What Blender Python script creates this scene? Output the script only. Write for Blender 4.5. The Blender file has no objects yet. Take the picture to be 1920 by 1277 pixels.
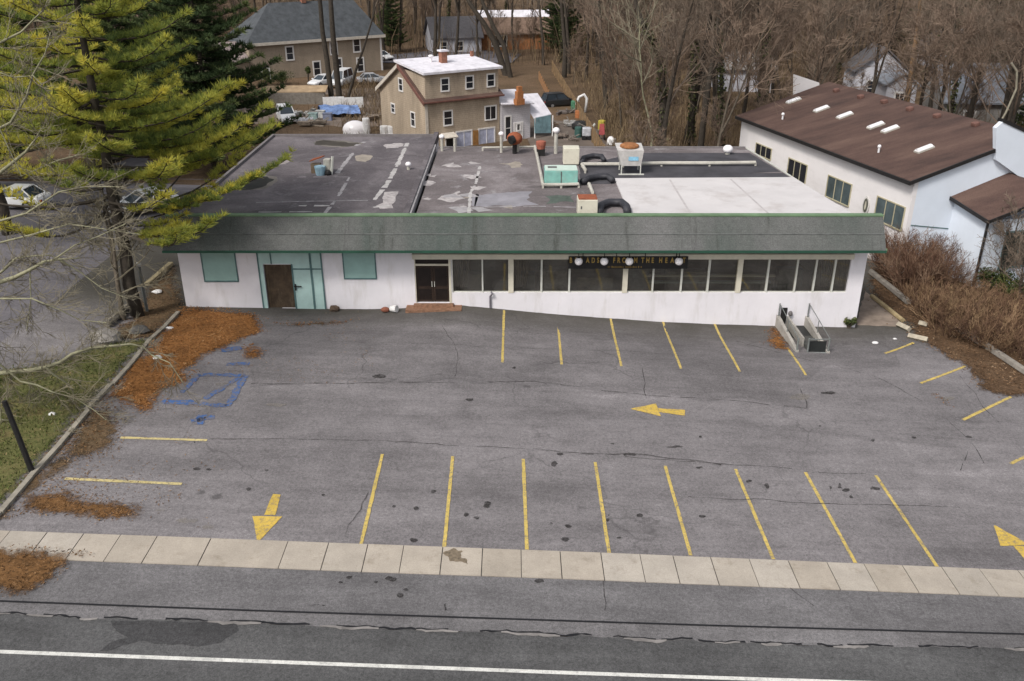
import bpy, bmesh, math, random
from mathutils import Vector, Matrix, noise
R = math.radians
random.seed(11)
sc = bpy.context.scene
col = sc.collection

# ------------------------------------------------------------------ camera model
H, TH, F = 18.5, R(24.7), 1655.0          # drone height, pitch, focal length in photo pixels
CT, ST = math.cos(TH), math.sin(TH)
YW = 44.5                                  # plane of the shop front

def ray(px, py):
    dx, dy = px - 960.0, 638.5 - py
    return Vector((dx, F * CT + dy * ST, -F * ST + dy * CT))

def at_z(px, py, z):
    d = ray(px, py); t = (z - H) / d.z
    return Vector((d.x * t, d.y * t, z))

def at_y(px, py, y):
    d = ray(px, py); t = y / d.y
    return Vector((d.x * t, y, H + d.z * t))

def on_plane(px, py, a, az):
    """the ray's hit on the vertical plane through point a running along azimuth az (degrees, from +Y towards +X)"""
    d = ray(px, py); u = Vector((math.sin(R(az)), math.cos(R(az)))); n = Vector((u.y, -u.x))
    t = (n.x * a[0] + n.y * a[1]) / (n.x * d.x + n.y * d.y)
    return Vector((d.x * t, d.y * t, H + d.z * t))

def sm(a, b, t):
    t = max(0.0, min(1.0, (t - a) / (b - a)))
    return t * t * (3 - 2 * t)

_prof = [(p.x, p.z) for p in (at_y(a, b, YW) for a, b in
         ((350, 575), (600, 579), (690, 580), (780, 577), (870, 573), (945, 580), (1045, 590), (1145, 597), (1245, 604), (1340, 608), (1480, 612), (1605, 614)))]
def prof(x):
    if x <= _prof[0][0]: return _prof[0][1]
    for (x0, z0), (x1, z1) in zip(_prof, _prof[1:]):
        if x <= x1: return z0 + (z1 - z0) * (x - x0) / (x1 - x0)
    return _prof[-1][1]

def zg(x, y):
    b = -0.046 * max(-34.0, min(40.0, x)) * (1 - 0.85 * sm(63, 80, y))
    w = sm(37, 44, y) * (1 - sm(60, 70, y)) * sm(-25, -18, x) * (1 - sm(19.5, 24, x))
    z = b + (prof(x) - b) * w
    z -= 1.2 * sm(63, 76, y)
    z += 0.055 * max(0.0, y - 175) * sm(175, 215, y)
    return z

def G(px, py, dz=0.0):
    z = 0.0
    for _ in range(60):
        p = at_z(px, py, z); z = 0.5 * z + 0.5 * (zg(p.x, p.y) + dz)
    return at_z(px, py, z)

# ------------------------------------------------------------------ objects
def tag(o, label=None, cat=None, group=None, kind=None):
    if label: o['label'] = label
    if cat: o['category'] = cat
    if group: o['group'] = group
    if kind: o['kind'] = kind
    return o

def wloc(o):
    v = Vector((0, 0, 0))
    while o is not None:
        v += o.location; o = o.parent
    return v

def thing(name, label, cat, loc=(0, 0, 0), group=None):
    o = bpy.data.objects.new(name, None); o.empty_display_size = 0.3
    col.objects.link(o); o.location = loc
    return tag(o, label, cat, group)

class MB:
    def __init__(s): s.v = []; s.f = []; s.c = None
    def add(s, vs, fs):
        n = len(s.v); s.v.extend([tuple(v) for v in vs]); s.f.extend([tuple(i + n for i in f) for f in fs]); return s
    def box(s, x0, x1, y0, y1, z0, z1):
        return s.add([(x0,y0,z0),(x1,y0,z0),(x1,y1,z0),(x0,y1,z0),(x0,y0,z1),(x1,y0,z1),(x1,y1,z1),(x0,y1,z1)],
                     [(0,3,2,1),(4,5,6,7),(0,1,5,4),(1,2,6,5),(2,3,7,6),(3,0,4,7)])
    def obox(s, c, ux, uy, sx, sy, sz, up=(0, 0, 1), z0=0.0):
        """box standing on c: half sizes sx, sy along the unit vectors ux, uy, from z0 up to z0+sz along up"""
        c, ux, uy, up = Vector(c), Vector(ux), Vector(uy), Vector(up)
        vs = [c + ux*a*sx + uy*b*sy + up*h for h in (z0, z0 + sz) for a, b in ((-1,-1),(1,-1),(1,1),(-1,1))]
        return s.add(vs, [(0,3,2,1),(4,5,6,7),(0,1,5,4),(1,2,6,5),(2,3,7,6),(3,0,4,7)])
    def poly(s, pts): return s.add(pts, [tuple(range(len(pts)))])
    def prism(s, pts, d):
        """closed solid: polygon pts swept by the vector d"""
        d = Vector(d); n = len(pts); a = [Vector(p) for p in pts]
        return s.add(a + [p + d for p in a], [tuple(range(n - 1, -1, -1)), tuple(range(n, 2*n))] + [(i, (i+1) % n, (i+1) % n + n, i + n) for i in range(n)])
    def tube(s, pts, rad, n=6, caps=True):
        pts = [Vector(p) for p in pts]; k = len(pts)
        if not hasattr(rad, '__len__'): rad = [rad] * k
        base = len(s.v); prev = None
        for i, p in enumerate(pts):
            t = (pts[min(i+1, k-1)] - pts[max(i-1, 0)]); t = t.normalized() if t.length > 1e-9 else Vector((0,0,1))
            if prev is None:
                a = Vector((1,0,0)) if abs(t.x) < 0.8 else Vector((0,1,0)); u = t.cross(a).normalized()
            else:
                u = (prev - t * prev.dot(t)); u = u.normalized() if u.length > 1e-6 else t.orthogonal().normalized()
            prev = u; w = t.cross(u)
            for j in range(n):
                q = 2*math.pi*j/n; v = p + (u*math.cos(q) + w*math.sin(q)) * rad[i]; s.v.append((v.x, v.y, v.z))
        for i in range(k - 1):
            for j in range(n):
                a, b = base + i*n + j, base + i*n + (j+1) % n
                s.f.append((a, b, b + n, a + n))
        if caps and n > 2:
            s.f.append(tuple(base + j for j in range(n - 1, -1, -1))); s.f.append(tuple(base + (k-1)*n + j for j in range(n)))
        return s
    def ball(s, c, r, nu=12, nv=8, sc3=(1,1,1), v0=0.0):
        c = Vector(c); b = len(s.v); rings = []
        for i in range(nv + 1):
            th = math.pi * (v0 + (1 - v0) * i / nv) if v0 else math.pi * i / nv
            for j in range(nu):
                ph = 2*math.pi*j/nu
                s.v.append((c.x + r*sc3[0]*math.sin(th)*math.cos(ph), c.y + r*sc3[1]*math.sin(th)*math.sin(ph), c.z + r*sc3[2]*math.cos(th)))
        for i in range(nv):
            for j in range(nu):
                a, d = b + i*nu + j, b + i*nu + (j+1) % nu
                s.f.append((a, a + nu, d + nu, d))
        return s
    def lathe(s, c, prof, n=14):
        c = Vector(c); b = len(s.v)
        for r, z in prof:
            for j in range(n):
                q = 2*math.pi*j/n; s.v.append((c.x + r*math.cos(q), c.y + r*math.sin(q), c.z + z))
        for i in range(len(prof) - 1):
            for j in range(n):
                a, d = b + i*n + j, b + i*n + (j+1) % n
                s.f.append((a, d, d + n, a + n))
        s.f.append(tuple(b + j for j in range(n - 1, -1, -1))); s.f.append(tuple(b + (len(prof)-1)*n + j for j in range(n)))
        return s
    def build(s, name, mat, parent=None, smooth=False, origin=None, attr=None):
        if parent is not None:
            org = wloc(parent)
        elif origin is not None: org = Vector(origin)
        else:
            xs = [v[0] for v in s.v]; ys = [v[1] for v in s.v]; zs = [v[2] for v in s.v]
            org = Vector(((min(xs)+max(xs))/2, (min(ys)+max(ys))/2, min(zs)))
        me = bpy.data.meshes.new(name)
        me.from_pydata([(v[0]-org.x, v[1]-org.y, v[2]-org.z) for v in s.v], [], s.f)
        if attr is not None:
            at = me.attributes.new('tone', 'FLOAT', 'FACE'); at.data.foreach_set('value', attr)
        me.materials.append(mat)
        if smooth: me.polygons.foreach_set('use_smooth', [True] * len(me.polygons))
        me.update()
        o = bpy.data.objects.new(name, me); col.objects.link(o)
        if parent is not None: o.parent = parent
        else: o.location = org
        return o

def bevel(o, w=0.03, seg=2, angle=40):
    m = o.modifiers.new('bevel', 'BEVEL'); m.width = w; m.segments = seg; m.limit_method = 'ANGLE'; m.angle_limit = R(angle)
    return o

def kids(o): return [c for c in col.objects if c.parent is o]
_kidcache = {}
def copy_tree(o, parent=None):
    c = o.copy(); col.objects.link(c); c.parent = parent
    if o.name not in _kidcache: _kidcache[o.name] = list(o.children)
    for ch in _kidcache[o.name]: copy_tree(ch, c)
    return c

# ------------------------------------------------------------------ materials
def rgb(c): return (c[0], c[1], c[2], 1.0)
class Mat:
    """small node-graph builder"""
    def __init__(s, name, rough=0.85, spec=0.3):
        s.m = bpy.data.materials.new(name); s.m.use_nodes = True
        s.nt = s.m.node_tree; s.b = s.nt.nodes['Principled BSDF']
        s.b.inputs['Roughness'].default_value = rough
        s.b.inputs['Specular IOR Level'].default_value = spec
        s._tc = None
    def n(s, t, **k):
        nd = s.nt.nodes.new(t)
        for a, b in k.items(): setattr(nd, a, b)
        return nd
    def l(s, a, b): s.nt.links.new(a, b)
    def coord(s, scale=(1,1,1), rot=(0,0,0), world=False):
        if world:
            o = s.n('ShaderNodeNewGeometry').outputs['Position']
        else:
            o = s.n('ShaderNodeTexCoord').outputs['Object']
        mp = s.n('ShaderNodeMapping'); s.l(o, mp.inputs['Vector'])
        mp.inputs['Scale'].default_value = scale; mp.inputs['Rotation'].default_value = rot
        return mp.outputs['Vector']
    def noise(s, scale, detail=4, rough=0.6, vec=None, dist=0.0, out='Fac'):
        nd = s.n('ShaderNodeTexNoise'); nd.inputs['Scale'].default_value = scale; nd.inputs['Detail'].default_value = detail
        nd.inputs['Roughness'].default_value = rough; nd.inputs['Distortion'].default_value = dist
        if vec is None: vec = s.coord()
        s.l(vec, nd.inputs['Vector'])
        return nd.outputs[out]
    def ramp(s, fac, stops, interp='LINEAR'):
        r = s.n('ShaderNodeValToRGB'); e = r.color_ramp.elements; r.color_ramp.interpolation = interp
        while len(e) < len(stops): e.new(0.5)
        for i, (p, c) in enumerate(stops):
            e[i].position = p; e[i].color = rgb(c) if hasattr(c, '__len__') else (c, c, c, 1)
        s.l(fac, r.inputs['Fac']); return r.outputs['Color']
    def mix(s, fac, a, b, mode='MIX'):
        m = s.n('ShaderNodeMix', data_type='RGBA', blend_type=mode); 
        if isinstance(fac, (int, float)): m.inputs[0].default_value = fac
        else: s.l(fac, m.inputs[0])
        for k, v in ((6, a), (7, b)):
            if hasattr(v, 'is_linked') or hasattr(v, 'links'): s.l(v, m.inputs[k])
            else: m.inputs[k].default_value = rgb(v)
        return m.outputs[2]
    def mul(s, a, b):
        m = s.n('ShaderNodeMath', operation='MULTIPLY')
        for i, v in enumerate((a, b)):
            if isinstance(v, (int, float)): m.inputs[i].default_value = v
            else: s.l(v, m.inputs[i])
        return m.outputs[0]
    def color(s, c):
        if hasattr(c, 'links'): s.l(c, s.b.inputs['Base Color'])
        else: s.b.inputs['Base Color'].default_value = rgb(c)
        return s
    def bump(s, h, strength=0.3, dist=0.02):
        b = s.n('ShaderNodeBump'); b.inputs['Strength'].default_value = strength; b.inputs['Distance'].default_value = dist
        s.l(h, b.inputs['Height']); s.l(b.outputs['Normal'], s.b.inputs['Normal']); return s

def plain(name, c, rough=0.7, var=0.25, scale=3.0, spec=0.3, metal=0.0, bump=0.0, bscale=40, dirt=None):
    """colour with a cloudy tone variation and a fine grain"""
    m = Mat(name, rough, spec); m.b.inputs['Metallic'].default_value = metal
    lo = tuple(x * (1 - var) for x in c); hi = tuple(min(1, x * (1 + var)) for x in c)
    f = m.noise(scale, 6, 0.65)
    o = m.ramp(f, [(0.3, lo), (0.7, hi)])
    if dirt:
        d = m.ramp(m.noise(dirt[1], 5, 0.7, m.coord(dirt[2] if len(dirt) > 2 else (1,1,1))), [(0.52, 0.0), (0.72, dirt[3] if len(dirt) > 3 else 0.7)])
        o = m.mix(d, o, dirt[0])
    m.color(o)
    if bump: m.bump(m.noise(bscale, 3, 0.6), bump, 0.02)
    return m.m

def asphalt(name, c, var=0.22, grain=0.35, cracks=0.5, stains=0.5, warm=(1.0, 0.97, 1.0), foot=0.0):
    m = Mat(name, 0.92, 0.25); w = m.coord(world=True)
    c = tuple(a*b for a, b in zip(c, warm))
    big = m.noise(0.16, 6, 0.62, w)
    o = m.ramp(big, [(0.28, tuple(x*(1-var) for x in c)), (0.5, c), (0.74, tuple(x*(1+var) for x in c))])
    mid = m.noise(0.9, 5, 0.7, w)
    o = m.mix(1.0, o, m.ramp(mid, [(0.3, 0.86), (0.7, 1.12)]), 'MULTIPLY')
    fine = m.noise(26, 3, 0.75, w)
    o = m.mix(1.0, o, m.ramp(fine, [(0.25, 1 - grain), (0.75, 1 + grain)]), 'MULTIPLY')
    o = m.mix(1.0, o, m.ramp(m.noise(9, 4, 0.85, w), [(0.3, 1 - grain*.8), (0.7, 1 + grain*.8)]), 'MULTIPLY')
    o = m.mix(1.0, o, m.ramp(m.noise(0.45, 5, 0.75, m.coord((.22, 1.6, 1), (0, 0, R(2)), True), 0.4), [(0.32, 0.76), (0.68, 1.16)]), 'MULTIPLY')
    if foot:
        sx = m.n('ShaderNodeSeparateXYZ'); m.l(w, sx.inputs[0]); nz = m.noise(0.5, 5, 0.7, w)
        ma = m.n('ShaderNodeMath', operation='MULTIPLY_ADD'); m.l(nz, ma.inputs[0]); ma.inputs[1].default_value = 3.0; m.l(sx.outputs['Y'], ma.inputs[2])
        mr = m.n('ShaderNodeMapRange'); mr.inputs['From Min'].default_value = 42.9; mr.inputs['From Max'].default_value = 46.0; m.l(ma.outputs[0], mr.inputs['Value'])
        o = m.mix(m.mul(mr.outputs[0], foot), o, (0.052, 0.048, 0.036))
    if cracks:
        wob = m.n('ShaderNodeVectorMath', operation='ADD')
        nz = m.n('ShaderNodeTexNoise'); nz.inputs['Scale'].default_value = 0.55; nz.inputs['Detail'].default_value = 5; m.l(w, nz.inputs['Vector'])
        sc_ = m.n('ShaderNodeVectorMath', operation='SCALE'); sc_.inputs['Scale'].default_value = 2.6; m.l(nz.outputs['Color'], sc_.inputs[0])
        m.l(w, wob.inputs[0]); m.l(sc_.outputs[0], wob.inputs[1])
        vo = m.n('ShaderNodeTexVoronoi', feature='DISTANCE_TO_EDGE'); vo.inputs['Scale'].default_value = 0.16; m.l(wob.outputs[0], vo.inputs['Vector'])
        line = m.ramp(vo.outputs['Distance'], [(0.0, 1.0), (0.009, 0.0)])
        gate = m.ramp(m.noise(0.22, 3, 0.6, w), [(0.44, 0.0), (0.6, cracks)])
        o = m.mix(m.mul(line, gate), o, tuple(x*0.38 for x in c))
    if stains:
        v2 = m.n('ShaderNodeTexVoronoi', feature='F1'); v2.inputs['Scale'].default_value = 0.42; v2.inputs['Randomness'].default_value = 1.0
        nz = m.n('ShaderNodeTexNoise'); nz.inputs['Scale'].default_value = 2.2; nz.inputs['Detail'].default_value = 3; m.l(w, nz.inputs['Vector'])
        mm = m.n('ShaderNodeVectorMath', operation='MULTIPLY_ADD'); m.l(nz.outputs['Color'], mm.inputs[0]); mm.inputs[1].default_value = (.35,.35,.35); m.l(w, mm.inputs[2])
        m.l(mm.outputs[0], v2.inputs['Vector'])
        spot = m.ramp(v2.outputs['Distance'], [(0.055, 1.0), (0.1, 0.0)])
        gate = m.ramp(m.noise(0.31, 2, 0.5, w), [(0.5, 0.0), (0.56, stains)])
        o = m.mix(m.mul(spot, gate), o, tuple(x*0.25 for x in c))
    m.color(o); m.bump(fine, 0.5, 0.02)
    return m.m

# ------------------------------------------------------------------ draped sheets
def clip_grid(pts, rx, ry):
    """cut the polygon along a world grid so that it can follow the ground; returns (verts, faces)"""
    bm = bmesh.new(); vs = [bm.verts.new((p[0], p[1], 0)) for p in pts]
    f = bm.faces.new(vs); f.normal_update()
    if f.normal.z < 0: f.normal_flip()
    xs = [p[0] for p in pts]; ys = [p[1] for p in pts]
    for ax, lo, hi, r in ((0, min(xs), max(xs), rx), (1, min(ys), max(ys), ry)):
        k = math.floor(lo / r) + 1
        while k * r < hi:
            co = [0, 0, 0]; co[ax] = k * r + 0.0013; no = [0, 0, 0]; no[ax] = 1
            bmesh.ops.bisect_plane(bm, geom=bm.verts[:] + bm.edges[:] + bm.faces[:], plane_co=co, plane_no=no, dist=1e-5)
            k += 1
    bmesh.ops.triangulate(bm, faces=bm.faces[:])
    bm.verts.index_update()
    out = [tuple(v.co) for v in bm.verts], [tuple(v.index for v in f.verts) for f in bm.faces]
    bm.free(); return out

def sheet(mb, pts, dz, rx=1.0, ry=0.5, zf=None):
    zf = zf or zg
    v, f = clip_grid(pts, rx, ry)
    mb.add([(x, y, zf(x, y) + dz) for x, y, _ in v], f); return mb

def gp(px, dz=0.0): return [tuple(G(a, b, dz)[:2]) for a, b in px]

def rough_poly(pts, step=0.25, amp=0.18, seed=0, freq=1.3):
    out = []
    n = len(pts)
    for i in range(n):
        a, b = Vector(pts[i][:2]), Vector(pts[(i+1) % n][:2]); L = (b-a).length; k = max(1, int(L/step))
        t = (b-a)/L if L > 0 else Vector((1,0)); nn = Vector((-t.y, t.x))
        for j in range(k):
            p = a + (b-a)*j/k
            d = noise.fractal(Vector((p.x*freq, p.y*freq, seed*7.1)), 0.8, 2.0, 4)
            out.append(tuple(p + nn*amp*d*1.6))
    return out

def inside(p, poly):
    x, y = p; c = False; n = len(poly); j = n - 1
    for i in range(n):
        xi, yi = poly[i][:2]; xj, yj = poly[j][:2]
        if (yi > y) != (yj > y) and x < (xj-xi)*(y-yi)/(yj-yi) + xi: c = not c
        j = i
    return c
def area(poly):
    return abs(sum(poly[i][0]*poly[(i+1) % len(poly)][1] - poly[(i+1) % len(poly)][0]*poly[i][1] for i in range(len(poly)))/2)
def scatter(poly, n, rnd):
    xs = [p[0] for p in poly]; ys = [p[1] for p in poly]; out = []
    while len(out) < n:
        p = (rnd.uniform(min(xs), max(xs)), rnd.uniform(min(ys), max(ys)))
        if inside(p, poly): out.append(p)
    return out
# ------------------------------------------------------------------ setting: ground, lot, road, pavement
M_soil = Mat('leaf_litter_soil', 0.95, 0.1)
_w = M_soil.coord(world=True)
_o = M_soil.ramp(M_soil.noise(0.13, 6, 0.7, _w), [(0.3, (0.075,0.052,0.034)), (0.5, (0.115,0.078,0.048)), (0.7, (0.15,0.10,0.066))])
_f = M_soil.noise(5, 5, 0.8, _w)
_o = M_soil.mix(1.0, _o, M_soil.ramp(_f, [(0.3, 0.55), (0.7, 1.5)]), 'MULTIPLY')
M_soil.color(_o).bump(_f, 0.6, 0.1); M_soil = M_soil.m

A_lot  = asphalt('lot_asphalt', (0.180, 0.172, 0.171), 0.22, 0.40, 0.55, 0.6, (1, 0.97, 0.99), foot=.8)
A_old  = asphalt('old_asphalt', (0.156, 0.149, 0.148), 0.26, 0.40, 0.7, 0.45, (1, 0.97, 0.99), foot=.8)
A_apron= asphalt('apron_asphalt', (0.142, 0.140, 0.138), 0.2, 0.40, 0.35, 0.7)
A_road = asphalt('road_asphalt', (0.086, 0.085, 0.085), 0.2, 0.45, 0.35, 0.2, (1, 1, 1))
A_patch= asphalt('road_patch', (0.050, 0.049, 0.050), 0.2, 0.45, 0.0, 0.0, (1, 1, 1))
A_side = asphalt('neighbour_asphalt', (0.135, 0.130, 0.137), 0.24, 0.3, 0.7, 0.4)
A_gutter=asphalt('gutter_asphalt', (0.160, 0.157, 0.154), 0.25, 0.4, 0.0, 0.3)
M_tar  = plain('tar', (0.012, 0.012, 0.014), 0.75, 0.3)

def terrain():
    xs = [-260, -200, -150, -110] + [x * 4.0 for x in range(-23, 31)] + [140, 170, 210, 260]
    ys = [8 + 1.5 * i for i in range(52)] + [88 + 4 * i for i in range(40)] + [250 + 12 * i for i in range(50)]
    mb = MB(); nx = len(xs)
    for y in ys:
        for x in xs:
            b = 0.10 if y < 66 else 0.10 - 0.10 * sm(66, 70, y)
            mb.v.append((x, y, zg(x, y) - b + (0.25 * noise.fractal(Vector((x*.06, y*.06, 3)), 1, 2, 4) if y > 78 else 0)))
    for j in range(len(ys) - 1):
        for i in range(nx - 1):
            a = j*nx + i; mb.f.append((a, a+1, a+1+nx, a+nx))
    return tag(mb.build('ground', M_soil, origin=(0, 0, 0), smooth=True), kind='structure')
terrain()

def struct(name, pts, mat, dz, **k):
    return tag(sheet(MB(), pts, dz, **k).build(name, mat, origin=(0, 0, 0)), kind='structure')

# lines of the street edge, traced once on the ground
walk_far = gp([(-260, 985), (0, 996), (280, 1006), (680, 1021), (1143, 1038), (1757, 1064), (1920, 1071), (2200, 1083)])
walk_near = gp([(-260, 1036), (0, 1046), (175, 1053), (480, 1065), (680, 1073), (1060, 1086), (1400, 1100), (1790, 1115), (1920, 1121), (2200, 1133)])
joint = gp([(-260, 1116), (0, 1127), (480, 1145), (1060, 1164), (1340, 1173), (1920, 1189), (2200, 1198)])
rough_edge = gp([(-260, 1138), (0, 1150), (60, 1153), (140, 1158), (215, 1161), (320, 1162), (480, 1168), (600, 1174), (730, 1180), (860, 1183), (1060, 1191), (1200, 1198), (1340, 1204), (1600, 1212), (1920, 1216), (2200, 1224)])

lot_front = walk_far
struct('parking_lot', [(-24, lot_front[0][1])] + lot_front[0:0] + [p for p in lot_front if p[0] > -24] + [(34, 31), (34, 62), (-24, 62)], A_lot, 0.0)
# neighbouring yard to the left is a separate sheet of older asphalt
struct('side_yard', [(-75, 24), (-24.002, 24), (-24.002, 62), (-24.002, 88), (-75, 88)], A_side, 0.0, rx=2, ry=1)
# older strip along the shop front
old = gp([(470, 722), (700, 717), (1000, 716), (1180, 738), (1400, 755), (1512, 766), (1500, 722), (1560, 690), (1700, 690), (1640, 612), (1605, 616), (1480, 614), (1340, 608.5), (1145, 597.5), (945, 581), (870, 575), (690, 583), (600, 583), (500, 600), (480, 650)])
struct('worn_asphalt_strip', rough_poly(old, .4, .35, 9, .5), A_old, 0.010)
struct('driveway_apron', walk_near + [(p[0], p[1] + 0.035) for p in joint[::-1]], A_apron, 0.0)
struct('gutter_strip', joint + rough_poly(rough_edge[::-1] + [], 0.25, 0.0, 1)[0:0] + rough_edge[::-1], A_gutter, -0.012)
struct('expansion_joint', [(p[0], p[1] + 0.036) for p in joint] + [(p[0], p[1] - 0.036) for p in joint[::-1]], M_tar, 0.004)

# road: its ragged far edge is a broken line of the old surface
re2 = []
for a, b in zip(rough_edge, rough_edge[1:]):
    a, b = Vector(a), Vector(b); k = max(1, int((b - a).length / 0.15))
    for i in range(k):
        p = a + (b - a) * i / k; d = noise.fractal(Vector((p.x * 1.1, 4.0, 0)), 0.8, 2, 5); re2.append((p.x, p.y + 0.10 * d))
re2.append(rough_edge[-1])
struct('road', re2 + [(40, 2), (-40, 2)], A_road, -0.004, rx=2, ry=2)
# crumbled pale edge lying along the road
M_crumb = plain('crumbled_edge', (0.21, 0.195, 0.185), 0.95, 0.35, 2.5, bump=0.6, bscale=14)
mb = MB(); rnd = random.Random(5)
i = 0
while i < len(re2) - 12:
    k = rnd.randint(3, 11); gap = rnd.randint(1, 12)
    seg = re2[i:i+k+1]
    if rnd.random() < 0.8 and len(seg) > 2:
        w = rnd.uniform(0.03, 0.10)
        up = [(p[0], p[1] + 0.02) for p in seg]; lo = [(p[0] + rnd.uniform(-.02,.02), p[1] - w * (0.25 + math.sin(math.pi*(j+0.3)/(len(seg)))) * rnd.uniform(.6, 1.2)) for j, p in enumerate(seg)]
        sheet(mb, up + lo[::-1], 0.012)
    i += k + gap
tag(mb.build('crumbled_asphalt_edge', M_crumb, origin=(0,0,0)), kind='structure')
mb = MB(); i = 0
while i < len(re2) - 14:
    k = rnd.randint(5, 13); gap = rnd.randint(0, 7); seg = re2[i:i+k+1]
    up = [(p[0], p[1] + 0.05 + rnd.uniform(0, .05)) for p in seg]; lo = [(p[0], p[1] + rnd.uniform(-.01, .03)) for p in seg]
    sheet(mb, up + lo[::-1], 0.006); i += k + gap
tag(mb.build('edge_crack', M_tar, origin=(0,0,0)), kind='structure')
pp = rough_poly(gp([(207, 1164), (260, 1164), (322, 1165), (400, 1168), (437, 1172), (446, 1181), (414, 1203), (380, 1210), (354, 1212), (310, 1210), (262, 1205), (232, 1209), (202, 1221), (187, 1221), (206, 1207), (240, 1196), (216, 1184)]), 0.12, 0.05, 3)
struct('road_repair_patch', pp, A_patch, 0.004)
line = gp([(-260, 1212), (0, 1222), (480, 1240), (1060, 1261.5), (1340, 1271), (1920, 1290), (2200, 1300)])

def paint(name, c, wear=0.5, base=(0.14, 0.13, 0.135), th=.50):
    m = Mat(name, 0.75, 0.3); w = m.coord(world=True)
    o = m.ramp(m.noise(1.3, 4, 0.6, w), [(0.3, tuple(x*0.82 for x in c)), (0.7, tuple(min(1, x*1.12) for x in c))])
    n1 = m.noise(7, 6, 0.8, w)
    o = m.mix(m.ramp(n1, [(th, 0.0), (th + .1, wear)]), o, base)
    o = m.mix(1.0, o, m.ramp(m.noise(30, 3, 0.7, w), [(0.25, 0.75), (0.75, 1.22)]), 'MULTIPLY')
    m.color(o); return m.m
P_white = paint('road_white', (0.62, 0.61, 0.57), 0.35)
P_yel = paint('stall_yellow', (0.54, 0.40, 0.11), 0.75)
P_yel2 = paint('arrow_yellow', (0.54, 0.375, 0.075), 0.6)
P_pale = paint('pale_yellow', (0.52, 0.43, 0.20), 0.6)
P_blue = paint('stall_blue', (0.04, 0.115, 0.31), 1.0, (0.15, 0.14, 0.15), .44)
tag(sheet(MB(), [(p[0], p[1] + 0.066) for p in line] + [(p[0], p[1] - 0.066) for p in line[::-1]], 0.006).build('road_edge_line', P_white, origin=(0,0,0)),
    'long white edge line running along the dark road in the foreground', 'road marking')

# concrete pavement: one slab after another with open joints
M_conc = Mat('pavement_concrete', 0.9, 0.25); _w = M_conc.coord(world=True)
_isl = M_conc.n('ShaderNodeNewGeometry').outputs['Random Per Island']
_o = M_conc.ramp(_isl, [(0.0, (0.36,0.315,0.26)), (0.35, (0.41,0.36,0.30)), (0.7, (0.375,0.335,0.285)), (1.0, (0.43,0.385,0.33))])
_o = M_conc.mix(1.0, _o, M_conc.ramp(M_conc.noise(0.8, 6, 0.7, _w), [(0.3, 0.84), (0.7, 1.1)]), 'MULTIPLY')
_g = M_conc.noise(24, 3, 0.7, _w)
_o = M_conc.mix(1.0, _o, M_conc.ramp(_g, [(0.25, 0.84), (0.75, 1.14)]), 'MULTIPLY')
_d = M_conc.ramp(M_conc.noise(1.7, 6, 0.75, _w), [(0.55, 0.0), (0.72, 0.6)])
_o = M_conc.mix(_d, _o, (0.20, 0.165, 0.12))
M_conc.color(_o).bump(_g, 0.3, 0.01); M_conc = M_conc.m

def along(line, x):
    for a, b in zip(line, line[1:]):
        if a[0] <= x <= b[0]: return a[1] + (b[1]-a[1])*(x-a[0])/(b[0]-a[0])
    return line[0][1] if x < line[0][0] else line[-1][1]
mb = MB(); xj = [-17.6]
top_joints = [295, 396, 540, 616, 690, 757, 830, 905, 977, 1050, 1127, 1200, 1262, 1333, 1405, 1478, 1551, 1620, 1692, 1766, 1836, 1908]
xs = [G(a, 1006 + (a - 280) * 0.04).x for a in top_joints]
d0 = xs[1] - xs[0]
allx = [xs[0] - 1.19 * k for k in range(9, 0, -1)] + xs + [xs[-1] + 1.17 * k for k in range(1, 6)]
for k, (a, b) in enumerate(zip(allx, allx[1:])):
    g = 0.012 if k % 3 else 0.02
    a2, b2 = a + g, b - g
    p = [(a2, along(walk_far, a2)), (b2, along(walk_far, b2)), (b2, along(walk_near, b2) + 0.004), (a2, along(walk_near, a2) + 0.004)]
    dz = 0.030 + rnd.uniform(-.003, .003)
    top = [(x, y, zg(x, y) + dz) for x, y in p]
    mb.prism(top, (0, 0, -0.12))
tag(mb.build('pavement', M_conc, origin=(0,0,0)), kind='structure')
M_jo = plain('joint_dirt', (0.07, 0.062, 0.055), 0.95)
struct('pavement_bed', [(p[0], p[1] - 0.002) for p in walk_far] + [(p[0], p[1] + 0.002) for p in walk_near[::-1]], M_jo, 0.008)
# dark splash on the pavement
stn = rough_poly(gp([(832, 1040), (850, 1030), (868, 1036), (866, 1048), (878, 1058), (858, 1055), (846, 1052), (838, 1048)]), 0.06, 0.09, 6, 4)
M_splash = plain('splash', (0.17, 0.135, 0.095), 0.95, 0.5, 8)
struct('pavement_stain', stn, M_splash, 0.036)

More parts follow.
